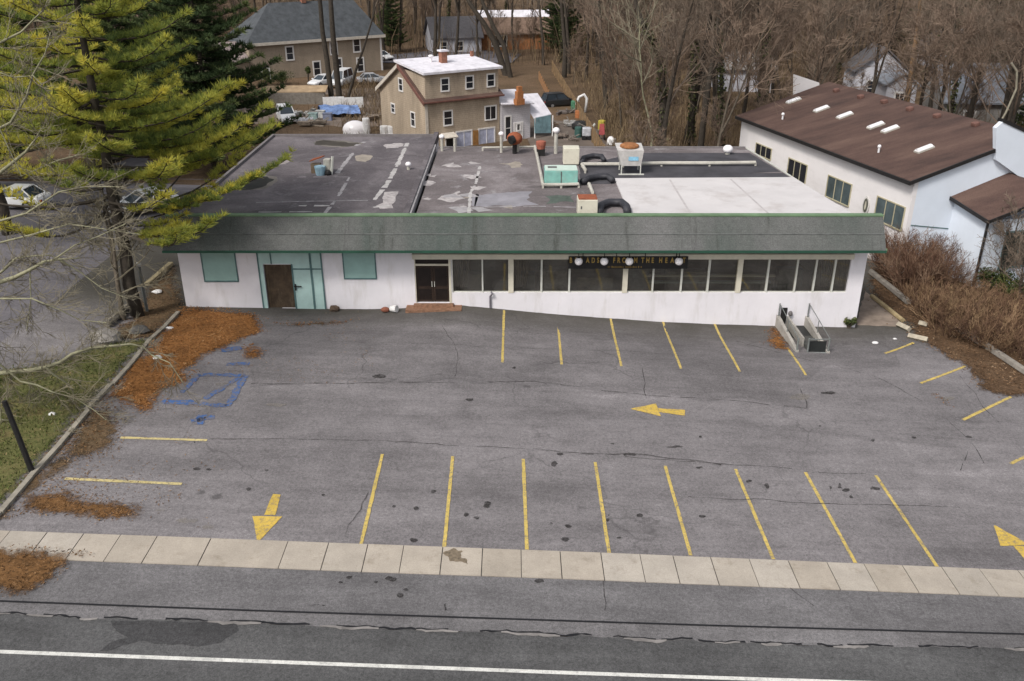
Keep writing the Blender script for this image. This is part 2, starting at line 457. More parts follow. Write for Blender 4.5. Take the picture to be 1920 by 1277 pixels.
# ------------------------------------------------------------------ painted stall lines and arrows, one by one
def stripe(a, b, w, mat, label, group, dz=0.016, cat='stall line', name='parking_stripe', dx=0):
    p, q = Vector(G(*a)[:2]), Vector(G(*b)[:2]); t = (q - p).normalized(); n = Vector((-t.y, t.x)) * w / 2
    poly = [tuple(p + n), tuple(q + n), tuple(q - n), tuple(p - n)]
    poly = rough_poly(poly, 0.2, 0.008, a[0], 3)
    o = sheet(MB(), poly, dz).build(name, mat)
    return tag(o, label, cat, group)
ords = ['first', 'second', 'third', 'fourth', 'fifth', 'sixth', 'seventh', 'eighth']
fr = [((717,852),(677,1021)), ((849,856),(833,1026)), ((981,861),(988,1031)), ((1116,867),(1142,1037)), ((1247,874),(1295,1042)), ((1379,880),(1450,1049)), ((1510,886),(1604,1056)), ((1642,892),(1757,1063))]
what = ['leftmost long yellow stall line reaching the pavement, leaning left',
        'second yellow stall line from the left along the pavement, beside the dark splash',
        'third yellow stall line from the left along the pavement, pointing almost straight up the picture',
        'fourth yellow stall line from the left in the row along the pavement',
        'fifth yellow stall line from the left in the row along the pavement',
        'sixth yellow stall line from the left in the row along the pavement',
        'yellow stall line along the pavement with black tyre marks on its right',
        'rightmost and most slanted yellow stall line reaching the pavement']
for (a, b), t in zip(fr, what): stripe(a, b, 0.125, P_yel, t, 'yellow stall lines along the pavement')
bk = [((945,582),(942,680)), ((1045,591),(1053,684)), ((1145,598),(1165,687)), ((1243,603),(1277,692)), ((1340,608),(1387,697)), ((1476,652),(1511,704))]
what = ['leftmost yellow stall line against the shop front, below the standpipe',
        'second yellow stall line from the left against the white shop front',
        'third yellow stall line from the left against the white shop front',
        'fourth yellow stall line from the left against the white shop front',
        'last full yellow stall line against the shop front, left of the stairwell',
        'short stub of a yellow line starting at the foot of the stairwell']
for (a, b), t in zip(bk, what): stripe(a, b, 0.12, P_yel, t, 'yellow stall lines by the shop front')
for a, b, t in (((226,821),(388,826),'pale yellow stall line at the left edge, the one nearer the blue markings'),
                ((122,898),(341,908),'pale yellow stall line at the left edge, the one nearer the road')):
    stripe(a, b, 0.15, P_pale, t, 'pale stall lines on the left')
for a, b, t in (((1659,663),(1713,643),'shortest yellow stall line on the right, closest to the shop corner'),
                ((1726,719),(1810,687),'yellow stall line on the right, second from the shop corner'),
                ((1805,788),(1896,744),'longest yellow stall line on the right, at the tip of the leaf litter'),
                ((1895,870),(1990,823),'yellow stall line cut off by the right edge')):
    stripe(a, b, 0.14, P_yel, t, 'yellow stall lines along the right bank')

def marking(name, polys, mat, label, cat='painted arrow', group=None, dz=0.016, amp=0.012):
    mb = MB()
    for k, p in enumerate(polys): sheet(mb, rough_poly(gp(p), 0.15, amp, k + 2, 3), dz)
    return tag(mb.build(name, mat), label, cat, group)
marking('direction_arrow', [[(512,927),(527,928),(516,966),(495,966)], [(473,968),(530,969),(487,1013),(482,1012)]], P_yel2, 'yellow arrow with blunt head pointing at the pavement, near the left', group='painted direction arrows')
marking('direction_arrow', [[(1234,766),(1284,769),(1284,780),(1236,773)], [(1182,767),(1230,757),(1239,781)]], P_yel2, 'slim yellow arrow pointing left in the middle of the lot', group='painted direction arrows')
marking('direction_arrow', [[(1900,1024),(1918,1024),(1975,1075),(1945,1078)], [(1863,986),(1867,986),(1930,1022),(1876,1024)]], P_yel2, 'yellow arrow cut off at the right edge', group='painted direction arrows')

# worn blue access stall
def band(a, b, w):
    p, q = Vector(G(*a)[:2]), Vector(G(*b)[:2]); t = (q-p).normalized(); n = Vector((-t.y, t.x))*w/2
    return [tuple(p+n), tuple(q+n), tuple(q-n), tuple(p-n)]
mb = MB()
for a, b, w in (((372,703),(460,704),.28), ((460,704),(426,762),.3), ((426,762),(306,752),.32), ((372,703),(340,737),.22), ((450,708),(385,748),.24), ((415,657),(452,652),.5), ((425,684),(468,682),.24), ((358,790),(402,782),.3), ((372,796),(380,778),.3)):
    sheet(mb, rough_poly(band(a, b, w), 0.12, 0.07, a[0], 2.5), 0.017)
tag(mb.build('blue_stall_marking', P_blue), 'worn blue outline of an accessible stall beside the orange needles', 'stall marking')

# oil drips, tyre scuffs and long seams in the asphalt
def soaked(name, c, lo, hi, sc_):
    m = Mat(name, .9, .2); m.color(c); w = m.coord(world=True)      # soaked into the paving: patchy cover with the asphalt showing through
    a = m.ramp(m.noise(sc_, 5, .8, w), [(.3, lo), (.62, hi)]); t = m.n('ShaderNodeBsdfTransparent'); mx = m.n('ShaderNodeMixShader')
    m.l(a, mx.inputs[0]); m.l(t.outputs[0], mx.inputs[1]); m.l(m.b.outputs[0], mx.inputs[2]); m.l(mx.outputs[0], m.nt.nodes['Material Output'].inputs['Surface']); return m.m
M_oil = soaked('oil_stain', (0.040, 0.036, 0.035), .2, .85, 5); M_seamd = soaked('asphalt_seam', (0.060, 0.054, 0.053), .1, .85, 3); M_scuff = soaked('pale_scuff', (0.25, 0.225, 0.20), .0, .6, 4)
mb = MB(); rnd = random.Random(12)
def blot(mb, a, b, w, h, seed):
    pts = [(a + w*math.cos(k*.785), b + h*math.sin(k*.785)) for k in range(8)]
    sheet(mb, rough_poly(gp(pts), .06, .06, seed, 4), .019)
for k, (a, b, w, h) in enumerate(((370, 879, 7, 3), (393, 881, 6, 2.5), (466, 918, 5, 3), (447, 925, 4, 2), (712, 706, 14, 5), (880, 750, 8, 3), (914, 947, 8, 8), (740, 950, 4, 3), (780, 953, 4, 3), (813, 923, 4, 2.5), (875, 965, 4, 2.5), (893, 972, 7, 3), (777, 1013, 6, 4), (1066, 987, 6, 3), (1033, 982, 4, 2), (1200, 967, 7, 4), (1141, 967, 3, 2), (1160, 1009, 6, 3), (1140, 976, 4, 3), (1318, 969, 5, 2.5), (1312, 819, 3, 2), (1311, 877, 6, 2.5), (1405, 903, 7, 4), (1438, 912, 3, 6), (1557, 916, 3, 6), (1573, 911, 6, 6), (1586, 919, 8, 4), (1596, 930, 5, 5), (1640, 917, 12, 3), (1637, 826, 5, 2.5), (1538, 800, 3, 2), (1816, 820, 5, 2.5), (1712, 821, 4, 2), (1552, 737, 18, 3), (1147, 832, 4, 2), (1050, 852, 8, 3), (1040, 870, 5, 7), (1180, 853, 14, 2.5), (1265, 838, 20, 3), (655, 1083, 9, 4), (640, 1093, 4, 2.5), (706, 1092, 4, 2.5), (733, 1086, 14, 4), (750, 1116, 5, 4), (762, 1107, 4, 3), (835, 1139, 4, 8), (595, 1135, 20, 3), (1010, 1090, 10, 2), (365, 830, 2, 2), (1060, 1012, 8, 5), (965, 690, 4, 2), (500, 882, 4, 2), (606, 930, 4, 3))): blot(mb, a, b, w*.85, h*.85, k)
tag(mb.build('oil_stains', M_oil, origin=(0, 0, 0)), kind='structure')
mb = MB()
for k, (a, b, w, h) in enumerate(((350, 977, 20, 5), (390, 990, 14, 5), (300, 958, 10, 3), (1880, 718, 26, 5), (1500, 745, 22, 6), (1780, 748, 12, 4), (420, 720, 16, 3), (520, 760, 20, 3))): blot(mb, a, b, w, h, k+60)
tag(mb.build('pale_scuffs', M_scuff, origin=(0, 0, 0)), kind='structure')
mb = MB()
for px, w in (([(470, 721), (700, 718), (1000, 716), (1180, 738), (1400, 755), (1512, 766), (1500, 722)], .07), ([(392, 823), (560, 824), (700, 826), (860, 836), (1000, 842), (1200, 860), (1390, 872), (1550, 886), (1640, 890)], .055), ([(1090, 850), (1180, 852), (1300, 864), (1370, 874)], .09),
              ([(1380, 640), (1500, 672), (1640, 705), (1760, 770), (1830, 840), (1860, 900)], .05), ([(1290, 932), (1560, 945), (1750, 950), (1900, 956)], .05), ([(690, 924), (676, 955), (652, 985), (648, 1016)], .05), ([(1205, 690), (1208, 730), (1215, 755)], .04), ([(1135, 1090), (1132, 1160)], .05), ([(1480, 1100), (1540, 1150)], .035), ([(1800, 705), (1850, 770), (1880, 800)], .04), ([(620, 640), (900, 650), (1200, 660), (1480, 690)], .03), ([(830, 610), (860, 660), (850, 712)], .03), ([(1815, 845), (1805, 870), (1800, 890)], .04)):
    pts = [Vector(G(a, b)[:2]) for a, b in px]; rr = random.Random(px[0][0])
    fine = []
    for a, b in zip(pts, pts[1:]):
        k = max(1, int((b-a).length/.3))
        for i in range(k): p = a + (b-a)*i/k; d = noise.fractal(Vector((p.x*.7, p.y*.7, px[0][1])), .9, 2, 4)*.12; fine.append(p + Vector(((b-a).y, -(b-a).x)).normalized()*d)
    i = 0
    while i < len(fine) - 1:
        n = rr.randint(3, 14); seg = fine[i:i+n+1]
        if len(seg) > 2:
            up, lo = [], []
            for j, p in enumerate(seg):
                t = (seg[min(j+1, len(seg)-1)] - seg[max(j-1, 0)]).normalized(); q = Vector((-t.y, t.x))*w*.5*rr.uniform(.2, 1.1); up.append(tuple(p+q)); lo.append(tuple(p-q))
            sheet(mb, up + lo[::-1], .0175)
        i += n + (rr.randint(1, 5) if rr.random() < .5 else 0)
tag(mb.build('asphalt_seams', M_seamd, origin=(0, 0, 0)), kind='structure')
# ------------------------------------------------------------------ the long shop building
M_white = plain('white_masonry', (0.69, 0.665, 0.69), 0.85, 0.06, 0.6, bump=0.25, bscale=12, dirt=((0.45,0.42,0.38), 0.7, (1.6,1.6,.35), 0.5))
M_cream = plain('cream_trim', (0.58, 0.54, 0.44), 0.7, 0.12, 2)
M_metal = plain('mullion_metal', (0.52, 0.52, 0.47), 0.45, 0.12, 2, spec=0.5)
M_teal = plain('teal_panel', (0.27, 0.41, 0.38), 0.6, 0.10, 1.5, bump=0.1)
M_tealp = plain('pale_teal_panel', (0.40, 0.55, 0.52), 0.6, 0.10, 1.5)
M_tframe = plain('dark_teal_frame', (0.085, 0.15, 0.15), 0.6, 0.2)
M_bdoor = plain('weathered_brown_door', (0.062, 0.042, 0.026), 0.75, 0.4, 2.2, dirt=((0.13,0.10,0.07), 1.6, (3,3,.7), 0.7))
M_black = plain('black_metal', (0.018, 0.017, 0.017), 0.5, 0.3)
M_dwood = plain('dark_door_wood', (0.030, 0.019, 0.014), 0.5, 0.35, 3)
M_green = plain('green_trim', (0.13, 0.205, 0.115), 0.6, 0.25, 1.2)
M_dgreen = plain('dark_green_trim', (0.018, 0.062, 0.04), 0.6, 0.25, 1.2)
M_brickst = plain('brick_step', (0.22, 0.12, 0.075), 0.9, 0.4, 6, bump=0.4)

# shingle slope with run-off streaks
m = Mat('mansard_shingle', 0.92, 0.2)
bigx = m.noise(0.22, 4, 0.6, m.coord((1, .3, .3)))
o = m.ramp(bigx, [(0.32, (0.062,0.078,0.070)), (0.5, (0.100,0.105,0.099)), (0.70, (0.135,0.134,0.131))])
st = m.noise(1.4, 6, 0.75, m.coord((1.0, 0.10, 0.10)))
o = m.mix(m.ramp(st, [(0.56, 0.0), (0.70, 0.65)]), o, (0.034, 0.035, 0.029))
o = m.mix(m.ramp(m.noise(0.8, 4, 0.7, m.coord((1, .3, .3), (0, 0, .4))), [(0.55, 0), (0.75, .5)]), o, (0.115, 0.112, 0.115))
cr = m.n('ShaderNodeTexBrick'); cr.inputs['Scale'].default_value = 5.0; cr.inputs['Mortar Size'].default_value = 0.02
cr.inputs['Color1'].default_value = (1,1,1,1); cr.inputs['Color2'].default_value = (.88,.88,.88,1); cr.inputs['Mortar'].default_value = (.82,.82,.82,1)
cr.inputs['Brick Width'].default_value = 0.9; cr.inputs['Row Height'].default_value = 0.55
mp = m.n('ShaderNodeMapping'); mp.inputs['Rotation'].default_value = (R(90), 0, 0); tc = m.n('ShaderNodeTexCoord'); m.l(tc.outputs['Object'], mp.inputs['Vector']); m.l(mp.outputs[0], cr.inputs['Vector'])
o = m.mix(1.0, o, cr.outputs['Color'], 'MULTIPLY')
gr = m.noise(18, 3, 0.8)
o = m.mix(1.0, o, m.ramp(gr, [(0.25, 0.6), (0.75, 1.4)]), 'MULTIPLY')
m.color(o).bump(gr, 0.4, 0.02); M_shingle = m.m

def roofing(name, c, c2, light):
    m = Mat(name, 0.9, 0.25); w = m.coord(world=True)
    o = m.ramp(m.noise(0.22, 7, 0.68, w, 0.6), [(0.28, tuple(x*.62 for x in c)), (0.48, c), (0.62, c2), (0.78, tuple(x*1.25 for x in c2))])
    o = m.mix(m.ramp(m.noise(0.7, 6, 0.75, w, 0.5), [(0.57, 0.0), (0.7, light)]), o, (0.30, 0.285, 0.29))
    o = m.mix(m.ramp(m.noise(0.5, 5, 0.7, m.coord((.5, 2.2, 1), world=True), 0.3), [(0.58, 0.0), (0.72, .6)]), o, (0.05, 0.045, 0.047))
    g = m.noise(9, 4, 0.8, w)
    o = m.mix(1.0, o, m.ramp(g, [(0.25, 0.68), (0.75, 1.34)]), 'MULTIPLY')
    m.color(o).bump(g, 0.3, 0.03); return m.m
M_roofL = roofing('tar_roof_left', (0.108, 0.095, 0.101), (0.160, 0.142, 0.148), 0.45)
M_roofM = roofing('tar_roof_middle', (0.145, 0.125, 0.125), (0.215, 0.19, 0.192), 0.85)
M_roofB = plain('black_roofing', (0.055, 0.053, 0.060), 0.85, 0.35, 0.6, bump=0.2)
M_memb = plain('white_membrane', (0.55, 0.525, 0.52), 0.7, 0.07, 0.5, dirt=((0.36,0.32,0.30), 0.45, (1,1,1), 0.6))
M_seam = plain('roof_seam_paint', (0.30, 0.285, 0.29), 0.85, 0.3, 1.5)

ZR = 4.7
def fx(px, py): return at_y(px, py, YW).x
XL, XR = fx(341, 525), fx(1616, 540)
wx0, wx1 = fx(847, 515), fx(1592, 515)
dx0, dx1 = fx(778, 528), fx(846, 528)
bx0, bx1 = fx(498, 535), fx(550, 535)
zsill = at_y(1200, 549, YW).z; zhead = at_y(1200, 484, YW).z
zdoor = at_y(812, 568, YW).z
XD = at_z(770, 400, ZR).x                      # divider between the two roofs
YBL, YBM = 66.6, 62.6
XF, XR2 = at_z(1601, 404, ZR).x, at_z(1403, 283, ZR).x    # the right side runs back at a slant
shop = thing('shop_building', 'long low white storefront with green shingled mansard and wide dark windows', 'shop building', (0, YW, 0))

def B(name, mat, boxes, parent=shop):
    mb = MB()
    for b in boxes: mb.box(*b)
    return mb.build(name, mat, parent)
T = 0.32
ztop = 4.55
fz = -2.2
B('wall', M_white, [
    (XL, bx0, YW, YW+T, fz, ztop), (bx0, bx1, YW, YW+T, fz, zg((bx0+bx1)/2, YW)), (bx0, bx1, YW, YW+T, at_y(524, 496, YW).z, ztop),
    (bx1, dx0, YW, YW+T, fz, ztop), (dx0, dx1, YW, YW+T, fz, zdoor), (dx0, wx1, YW, YW+T, zhead, ztop),
    (dx1, wx0, YW, YW+T, fz, zhead), (wx0, wx1, YW, YW+T, fz, zsill), (wx1, XR, YW, YW+T, fz, ztop),
    (XL, XL+T, YW+T, YBL, fz, ztop), (XL+T, XD, YBL-T, YBL, fz, ztop), (XD, XR2-.4, YBM-T, YBM, fz, ztop), (XD-T, XD, YBM-T, YBL-T, fz, ztop)])
# left roof deck
B('roof', M_roofL, [(XL-.1, XD-.3, 44.62, YBL+.1, 4.56, ZR)])
MB().prism([(XR-T, YW+T, fz), (XR, YW+T, fz), (XR2, YBM, fz), (XR2-.38, YBM, fz)], (0, 0, ztop-fz)).build('side_wall', M_white, shop)
ro = MB().prism([(XD+.3, 44.62, 4.56), (XF, 44.62, 4.56), (XR2, YBM+.1, 4.56), (XD+.3, YBM+.1, 4.56)], (0, 0, ZR-4.56)).build('roof', M_roofM, shop); ro['label'] = 'patchy roof over the windowed half'
rd = B('roof_divider', M_roofL, [(XD-.3, XD+.02, 44.62, YBL+.1, 4.5, 5.05)]); rd2 = B('divider_cap', M_seam, [(XD+.02, XD+.14, 44.62, YBM+.1, 4.5, 4.98)])
# roof rims
B('roof_rim', plain('grey_rim', (0.17, 0.155, 0.155), 0.8, 0.2), [(XL-.28, XL-.1, 44.62, YBL+.28, 4.5, 4.86), (XL-.1, XD-.3, YBL+.1, YBL+.28, 4.5, 4.86), (XD+.3, XR2, YBM+.1, YBM+.28, 4.5, 4.80)])
MB().prism([(XF, 44.62, 4.5), (XF+.12, 44.62, 4.5), (XR2+.12, YBM+.28, 4.5), (XR2, YBM+.28, 4.5)], (0, 0, .24)).build('edge_flashing', M_metal, shop)
# ---- dark black roofing on the right rear and the white membrane
def rp(px, z=ZR): return [tuple(at_z(a, b, z)) for a, b in px]
def slab(name, px, mat, h, parent=shop, z=ZR, amp=0.0):
    p = [q[:2] for q in rp(px, z)]
    if amp: p = rough_poly(p, 0.3, amp, px[0][0], 0.9)
    mb = MB(); v, f = clip_grid(p, 400, 400)
    mb.add([(x, y, z + h) for x, y, _ in v], f)
    n = len(p); mb.add([(x, y, z - .001) for x, y in p] + [(x, y, z + h) for x, y in p], [(i, (i+1) % n, (i+1) % n + n, i + n) for i in range(n)])
    return mb.build(name, mat, parent)
xr_in = XR + .08
def rx(px, py):  # clip a pixel to the right rim
    q = at_z(px, py, ZR); return q
slab('black_roofing', [(1085, 312), (1192, 287), (1405, 287), (1463, 322), (1092, 340)], M_roofB, 0.012)
slab('black_roofing', [(1086, 326), (1468, 325), (1483, 334), (1150, 336), (1152, 345), (1090, 345)], M_roofB, 0.017)
slab('white_membrane', [(1152, 337), (1486, 335), (1597, 403), (1606, 409), (1184, 411)], M_memb, 0.10)
M_mseam = plain('membrane_seam', (0.43, 0.40, 0.395), .8, .15, 2)
for px in ([(1256, 337), (1300, 409)], [(1370, 336), (1450, 409)]):
    a, b = [Vector(q) for q in rp(px, ZR + .1)]; n = Vector(((b-a).y, -(b-a).x, 0)).normalized()*.06
    MB().poly([tuple(v + ZUP_*.004) for ZUP_ in (Vector((0,0,1)),) for v in (a - n, b - n, b + n, a + n)]).build('membrane_seam', M_mseam, shop)
# ---- ponds, patches, seams on the roofs
M_pond = plain('ponded_dirt', (0.026, 0.026, 0.022), 0.85, 0.3, 1.2); M_pond2 = plain('ponded_rim', (0.15, 0.135, 0.12), 0.9, 0.3, 1)
slab('roof_pond', [(438, 350), (446, 338), (470, 330), (500, 327), (522, 333), (514, 345), (490, 354), (455, 358)], M_pond2, 0.004, amp=.25)
slab('roof_pond', [(444, 349), (455, 338), (480, 331), (505, 331), (515, 336), (505, 345), (480, 353), (456, 356)], M_pond, 0.008, amp=.25)
slab('roof_pond', [(584, 268), (600, 263), (660, 264), (680, 268), (668, 275), (640, 277), (600, 273)], M_pond2, 0.004, amp=.3)
slab('roof_pond', [(588, 268), (605, 264), (655, 265), (674, 268), (660, 273), (640, 275), (602, 272)], plain('old_pond', (0.05, 0.043, 0.034), 0.85, 0.4, .8), 0.008, amp=.3)
M_patchb = plain('beige_patch', (0.28, 0.245, 0.205), 0.9, 0.25, 2); M_patchw = plain('white_patch', (0.37, 0.34, 0.335), 0.9, 0.4, 3)
slab('roof_patch', [(668, 292), (680, 289), (698, 291), (697, 299), (684, 305), (672, 302)], M_patchb, 0.006, amp=.15)
slab('roof_patch', [(718, 273), (740, 268), (760, 270), (748, 278), (722, 279)], M_patchw, 0.006, amp=.3)
slab('roof_patch', [(508, 308), (540, 297), (549, 301), (520, 311)], plain('dusty_patch', (0.27, 0.24, 0.23), 0.9, .2), 0.006, amp=.3)
slab('roof_patch', [(721, 361), (745, 359), (741, 378), (737, 390), (715, 391), (705, 386), (716, 380)], M_patchw, 0.007, amp=.12)
slab('roof_patch', [(892, 362), (985, 360), (1010, 384), (880, 390)], plain('silvery_patch', (0.24, 0.23, 0.25), 0.8, .25, .9), 0.005, amp=.3)
slab('roof_patch', [(822, 370), (862, 358), (872, 372), (840, 380)], M_patchw, 0.005, amp=.35)
slab('roof_patch', [(1022, 368), (1078, 366), (1075, 378), (1030, 382)], plain('mossy_patch', (0.075, 0.095, 0.08), 0.9, .3), 0.005, amp=.3)
def seam(px, w=.16, mat=M_seam, h=0.01, name='roof_seam'):
    pts = [Vector(p) for p in rp(px)]; mb = MB(); rr = random.Random(px[0][0])
    for a, b in zip(pts, pts[1:]):
        t = (b - a).normalized(); n = Vector((-t.y, t.x, 0)); k = max(1, int((b-a).length/.4))
        for i in range(k):
            if rr.random() < .12: continue
            p, q = a + (b-a)*i/k, a + (b-a)*(i+1)/k; w1, w2 = w*rr.uniform(.5,1.3)/2, w*rr.uniform(.5,1.3)/2
            mb.poly([tuple(v + Vector((0,0,h))) for v in (p - n*w1, q - n*w2, q + n*w2, p + n*w1)])
    return mb.build(name, mat, shop)
M_seamw = plain('pale_seam', (0.42, 0.40, 0.39), 0.85, 0.25, 2)
seam([(765, 266), (745, 310), (726, 345), (702, 375)], .3, M_seamw)
seam([(662, 287), (632, 325)], .28); seam([(655, 333), (632, 372), (605, 405)], .22); seam([(560, 386), (618, 386)], .25, M_seamw)
seam([(480, 380), (560, 378), (690, 376)], .12); seam([(470, 398), (600, 397)], .2); seam([(560, 332), (655, 332)], .12); seam([(900, 312), (892, 345), (882, 362), (879, 404)], .2, M_seamw)
seam([(660, 276), (685, 266)], .3); seam([(700, 389), (745, 384)], .25, M_seamw); seam([(880, 389), (1010, 387), (1080, 389)], .16)
rr = random.Random(9)
for _ in range(16):
    a, b = rr.uniform(800, 1000), rr.uniform(285, 400); s = rr.uniform(4, 14)
    slab('roof_patch', [(a - s*1.6, b), (a, b - s*.35), (a + s*1.7, b + .1*s), (a + .2*s, b + s*.45)], rr.choice([M_patchw, M_patchb, M_seam]), 0.004 + .0004*_, amp=.45)
# ---- white roof pipes
M_pipe = plain('white_pipe', (0.44, 0.42, 0.37), 0.7, 0.2, 2)
def rpipe(px, r=.11, z=.22):
    r *= .78
    pts = [Vector(p) + Vector((0, 0, z)) for p in rp(px)]
    mb = MB(); mb.tube(pts, r, 7)
    for p in pts: mb.box(p.x-.06, p.x+.06, p.y-.06, p.y+.06, ZR, p.z)
    return mb.build('roof_pipe', M_pipe, shop)
rpipe([(1003, 280), (1011, 318), (1018, 353), (1052, 353), (1085, 352)], .13)
rpipe([(1092, 314), (1168, 314), (1240, 312), (1330, 312), (1416, 311)], .15)
rpipe([(1091, 314), (1097, 325)], .14); rpipe([(1104, 351), (1111, 368)], .13)
rpipe([(905, 283), (1002, 281)], .09)

# ---- mansard
yb, zb, yt, zt = 43.2, 3.74, 44.3, 5.22
ML, MR = at_y(305, 470, yb).x, at_y(1662, 468, yb).x
mb = MB(); mb.prism([(ML, yb, zb), (ML, yt, zt), (ML, 44.6, zt), (ML, 44.6, 4.5), (ML, 44.499, 4.5), (ML, 44.499, 3.55), (ML, yb, 3.62)], (MR - ML, 0, 0))
man = mb.build('mansard', M_shingle, shop); man['label'] = 'green grey shingled mansard slope with dark run-off streaks'
B('ridge_trim', M_green, [(ML-.02, MR+.02, yt-.04, 44.64, zt, zt+.07)], man)
B('drip_edge', M_dgreen, [(ML-.02, MR+.02, yb-.05, yb+.02, 3.6, zb-.02)], man)
B('end_trim', M_green, [(MR, MR+.05, yb, yb+.08, 3.6, zb+.06)], man)
B('soffit_beam', M_cream, [(fx(773, 478), fx(1600, 478), YW-.22, YW-.02, zhead, zhead+.28)])

_k = .46; MB().prism([(ML, yb-.012+(yt-yb)*_k, zb+(zt-zb)*_k), (ML, yb-.03+(yt-yb)*_k, zb+.02+(zt-zb)*_k), (ML, yb-.012+(yt-yb)*(_k+.03), zb+(zt-zb)*(_k+.03))], (MR-ML-.02, 0, 0)).build('shingle_lap', plain('pale_lap', (0.112, 0.116, 0.112), .9, .4, 2), man)
# ---- teal boarded windows
def teal(x0p, x1p, y0p, y1p):
    x0, x1 = fx(x0p, (y0p+y1p)/2), fx(x1p, (y0p+y1p)/2); z0, z1 = at_y(x0p, y1p, YW).z, at_y(x0p, y0p, YW).z
    f = B('boarded_window', M_tframe, [(x0-.06, x0, YW-.05, YW+.02, z0-.07, z1), (x1, x1+.06, YW-.05, YW+.02, z0-.07, z1), (x0, x1, YW-.05, YW+.02, z0-.07, z0)])
    B('panel', M_teal, [(x0, x1, YW-.025, YW+.02, z0, z1)], f)
teal(381, 442, 470, 526); teal(645, 703, 470, 521)
# ---- teal entrance with the brown door
e0, e1 = fx(490, 530), fx(605, 530); ez0 = zg((e0+e1)/2, YW) - .25; ez1 = 3.6
bt = at_y(524, 495, YW).z
ent = B('entrance_panel', M_tealp, [(e0, bx0, YW-.03, YW-.002, ez0, ez1), (bx0, bx1, YW-.03, YW-.002, bt+.02, ez1), (bx1, e1, YW-.03, YW-.002, ez0, ez1)])
xm = fx(586, 530); zt2 = at_y(586, 503, YW).z; xa = fx(508, 487)
B('entrance_frame', M_tframe, [(e0-.07, e0, YW-.06, YW+.01, ez0, ez1), (e1, e1+.07, YW-.06, YW+.01, ez0, ez1), (xm-.05, xm+.05, YW-.07, YW-.03, ez0, ez1), (bx1+.08, xm-.05, YW-.065, YW-.03, zt2-.06, zt2), (xm+.05, e1, YW-.065, YW-.03, zt2-.06, zt2), (bx1, bx1+.08, YW-.065, YW-.03, ez0, bt), (xa-.03, xa+.03, YW-.06, YW-.03, bt+.02, ez1)], ent)
bd = B('brown_door', M_bdoor, [(bx0+.02, bx1-.02, YW+.10, YW+.15, ez0, bt)])
B('door_rail', M_bdoor, [(bx0+.05, bx0+.2, YW+.08, YW+.10, ez0, bt-.02), (bx1-.2, bx1-.05, YW+.08, YW+.10, ez0, bt-.02), (bx0+.2, bx1-.2, YW+.08, YW+.10, ez0+1.0, ez0+1.2), (bx0+.2, bx1-.2, YW+.08, YW+.10, bt-.2, bt-.02)], bd)
B('push_bar', M_black, [(fx(549, 540)+.1, fx(563, 540)+.1, YW-.12, YW-.08, 1.25, 1.3), (bx1+.1, bx1+.16, YW-.12, YW-.032, 1.05, 1.4)], ent)
# ---- dark double door
mdr = B('double_door', M_dwood, [(dx0+.05, (dx0+dx1)/2-.01, YW+.16, YW+.22, zdoor, at_y(812, 499, YW).z), ((dx0+dx1)/2+.01, dx1-.12, YW+.16, YW+.22, zdoor, at_y(812, 499, YW).z)])
zc = at_y(812, 499, YW).z; xm2 = (dx0+dx1)/2
M_dpan = plain('dark_door_panel', (0.014, 0.010, 0.009), 0.35, 0.3)  # near-black tone for the door panes and transom
pb = []
for a, b in ((dx0+.16, xm2-.12), (xm2+.1, dx1-.24)):
    for c, d in ((zdoor+.15, zdoor+.75), (zdoor+.95, zc-.15)): pb.append((a, b, YW+.13, YW+.16, c, d))
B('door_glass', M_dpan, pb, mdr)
B('door_frame', M_cream, [(dx0, dx0+.05, YW+.02, YW+.26, zdoor, zhead), (dx1-.12, dx1, YW-.02, YW+.26, zdoor, zhead), (dx0+.05, dx1-.12, YW+.05, YW+.26, zc, zc+.09)])
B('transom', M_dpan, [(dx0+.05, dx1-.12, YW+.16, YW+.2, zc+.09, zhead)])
B('door_handle', M_metal, [(xm2-.09, xm2-.06, YW+.09, YW+.13, zdoor+.9, zdoor+1.2), (xm2+.05, xm2+.08, YW+.09, YW+.13, zdoor+.9, zdoor+1.2)], mdr)
# brick steps under the door
z1 = zdoor
B('entrance_step', M_brickst, [(dx0-.5, dx1+.55, YW-.75, YW-.004, -.4, z1-.12)])
B('entrance_step', M_brickst, [(dx0-.1, dx1+.1, YW-.35, YW-.004, z1-.119, z1-.01)])

# ---- glazing
M_glass = bpy.data.materials.new('shop_glass'); M_glass.use_nodes = True; _nt = M_glass.node_tree; _nt.nodes.clear()
_o = _nt.nodes.new('ShaderNodeOutputMaterial'); _mx = _nt.nodes.new('ShaderNodeMixShader'); _g = _nt.nodes.new('ShaderNodeBsdfGlossy'); _t = _nt.nodes.new('ShaderNodeBsdfTransparent'); _fr = _nt.nodes.new('ShaderNodeFresnel')
_g.inputs['Roughness'].default_value = 0.03; _g.inputs['Color'].default_value = (.8,.78,.74,1); _t.inputs['Color'].default_value = (.78,.77,.72,1); _fr.inputs['IOR'].default_value = 1.85
_d = _nt.nodes.new('ShaderNodeBsdfDiffuse'); _d.inputs['Color'].default_value = (.36, .35, .33, 1); _m2 = _nt.nodes.new('ShaderNodeMixShader')   # patchy grey film put in to lighten the panes, instead of stronger reflections
_nz = _nt.nodes.new('ShaderNodeTexNoise'); _nz.inputs['Scale'].default_value = .6; _nz.inputs['Detail'].default_value = 5; _nz.inputs['Distortion'].default_value = .8; _tc = _nt.nodes.new('ShaderNodeNewGeometry'); _rp = _nt.nodes.new('ShaderNodeMapRange')
_rp.inputs['From Min'].default_value = .35; _rp.inputs['From Max'].default_value = .75; _rp.inputs['To Min'].default_value = .0; _rp.inputs['To Max'].default_value = .13
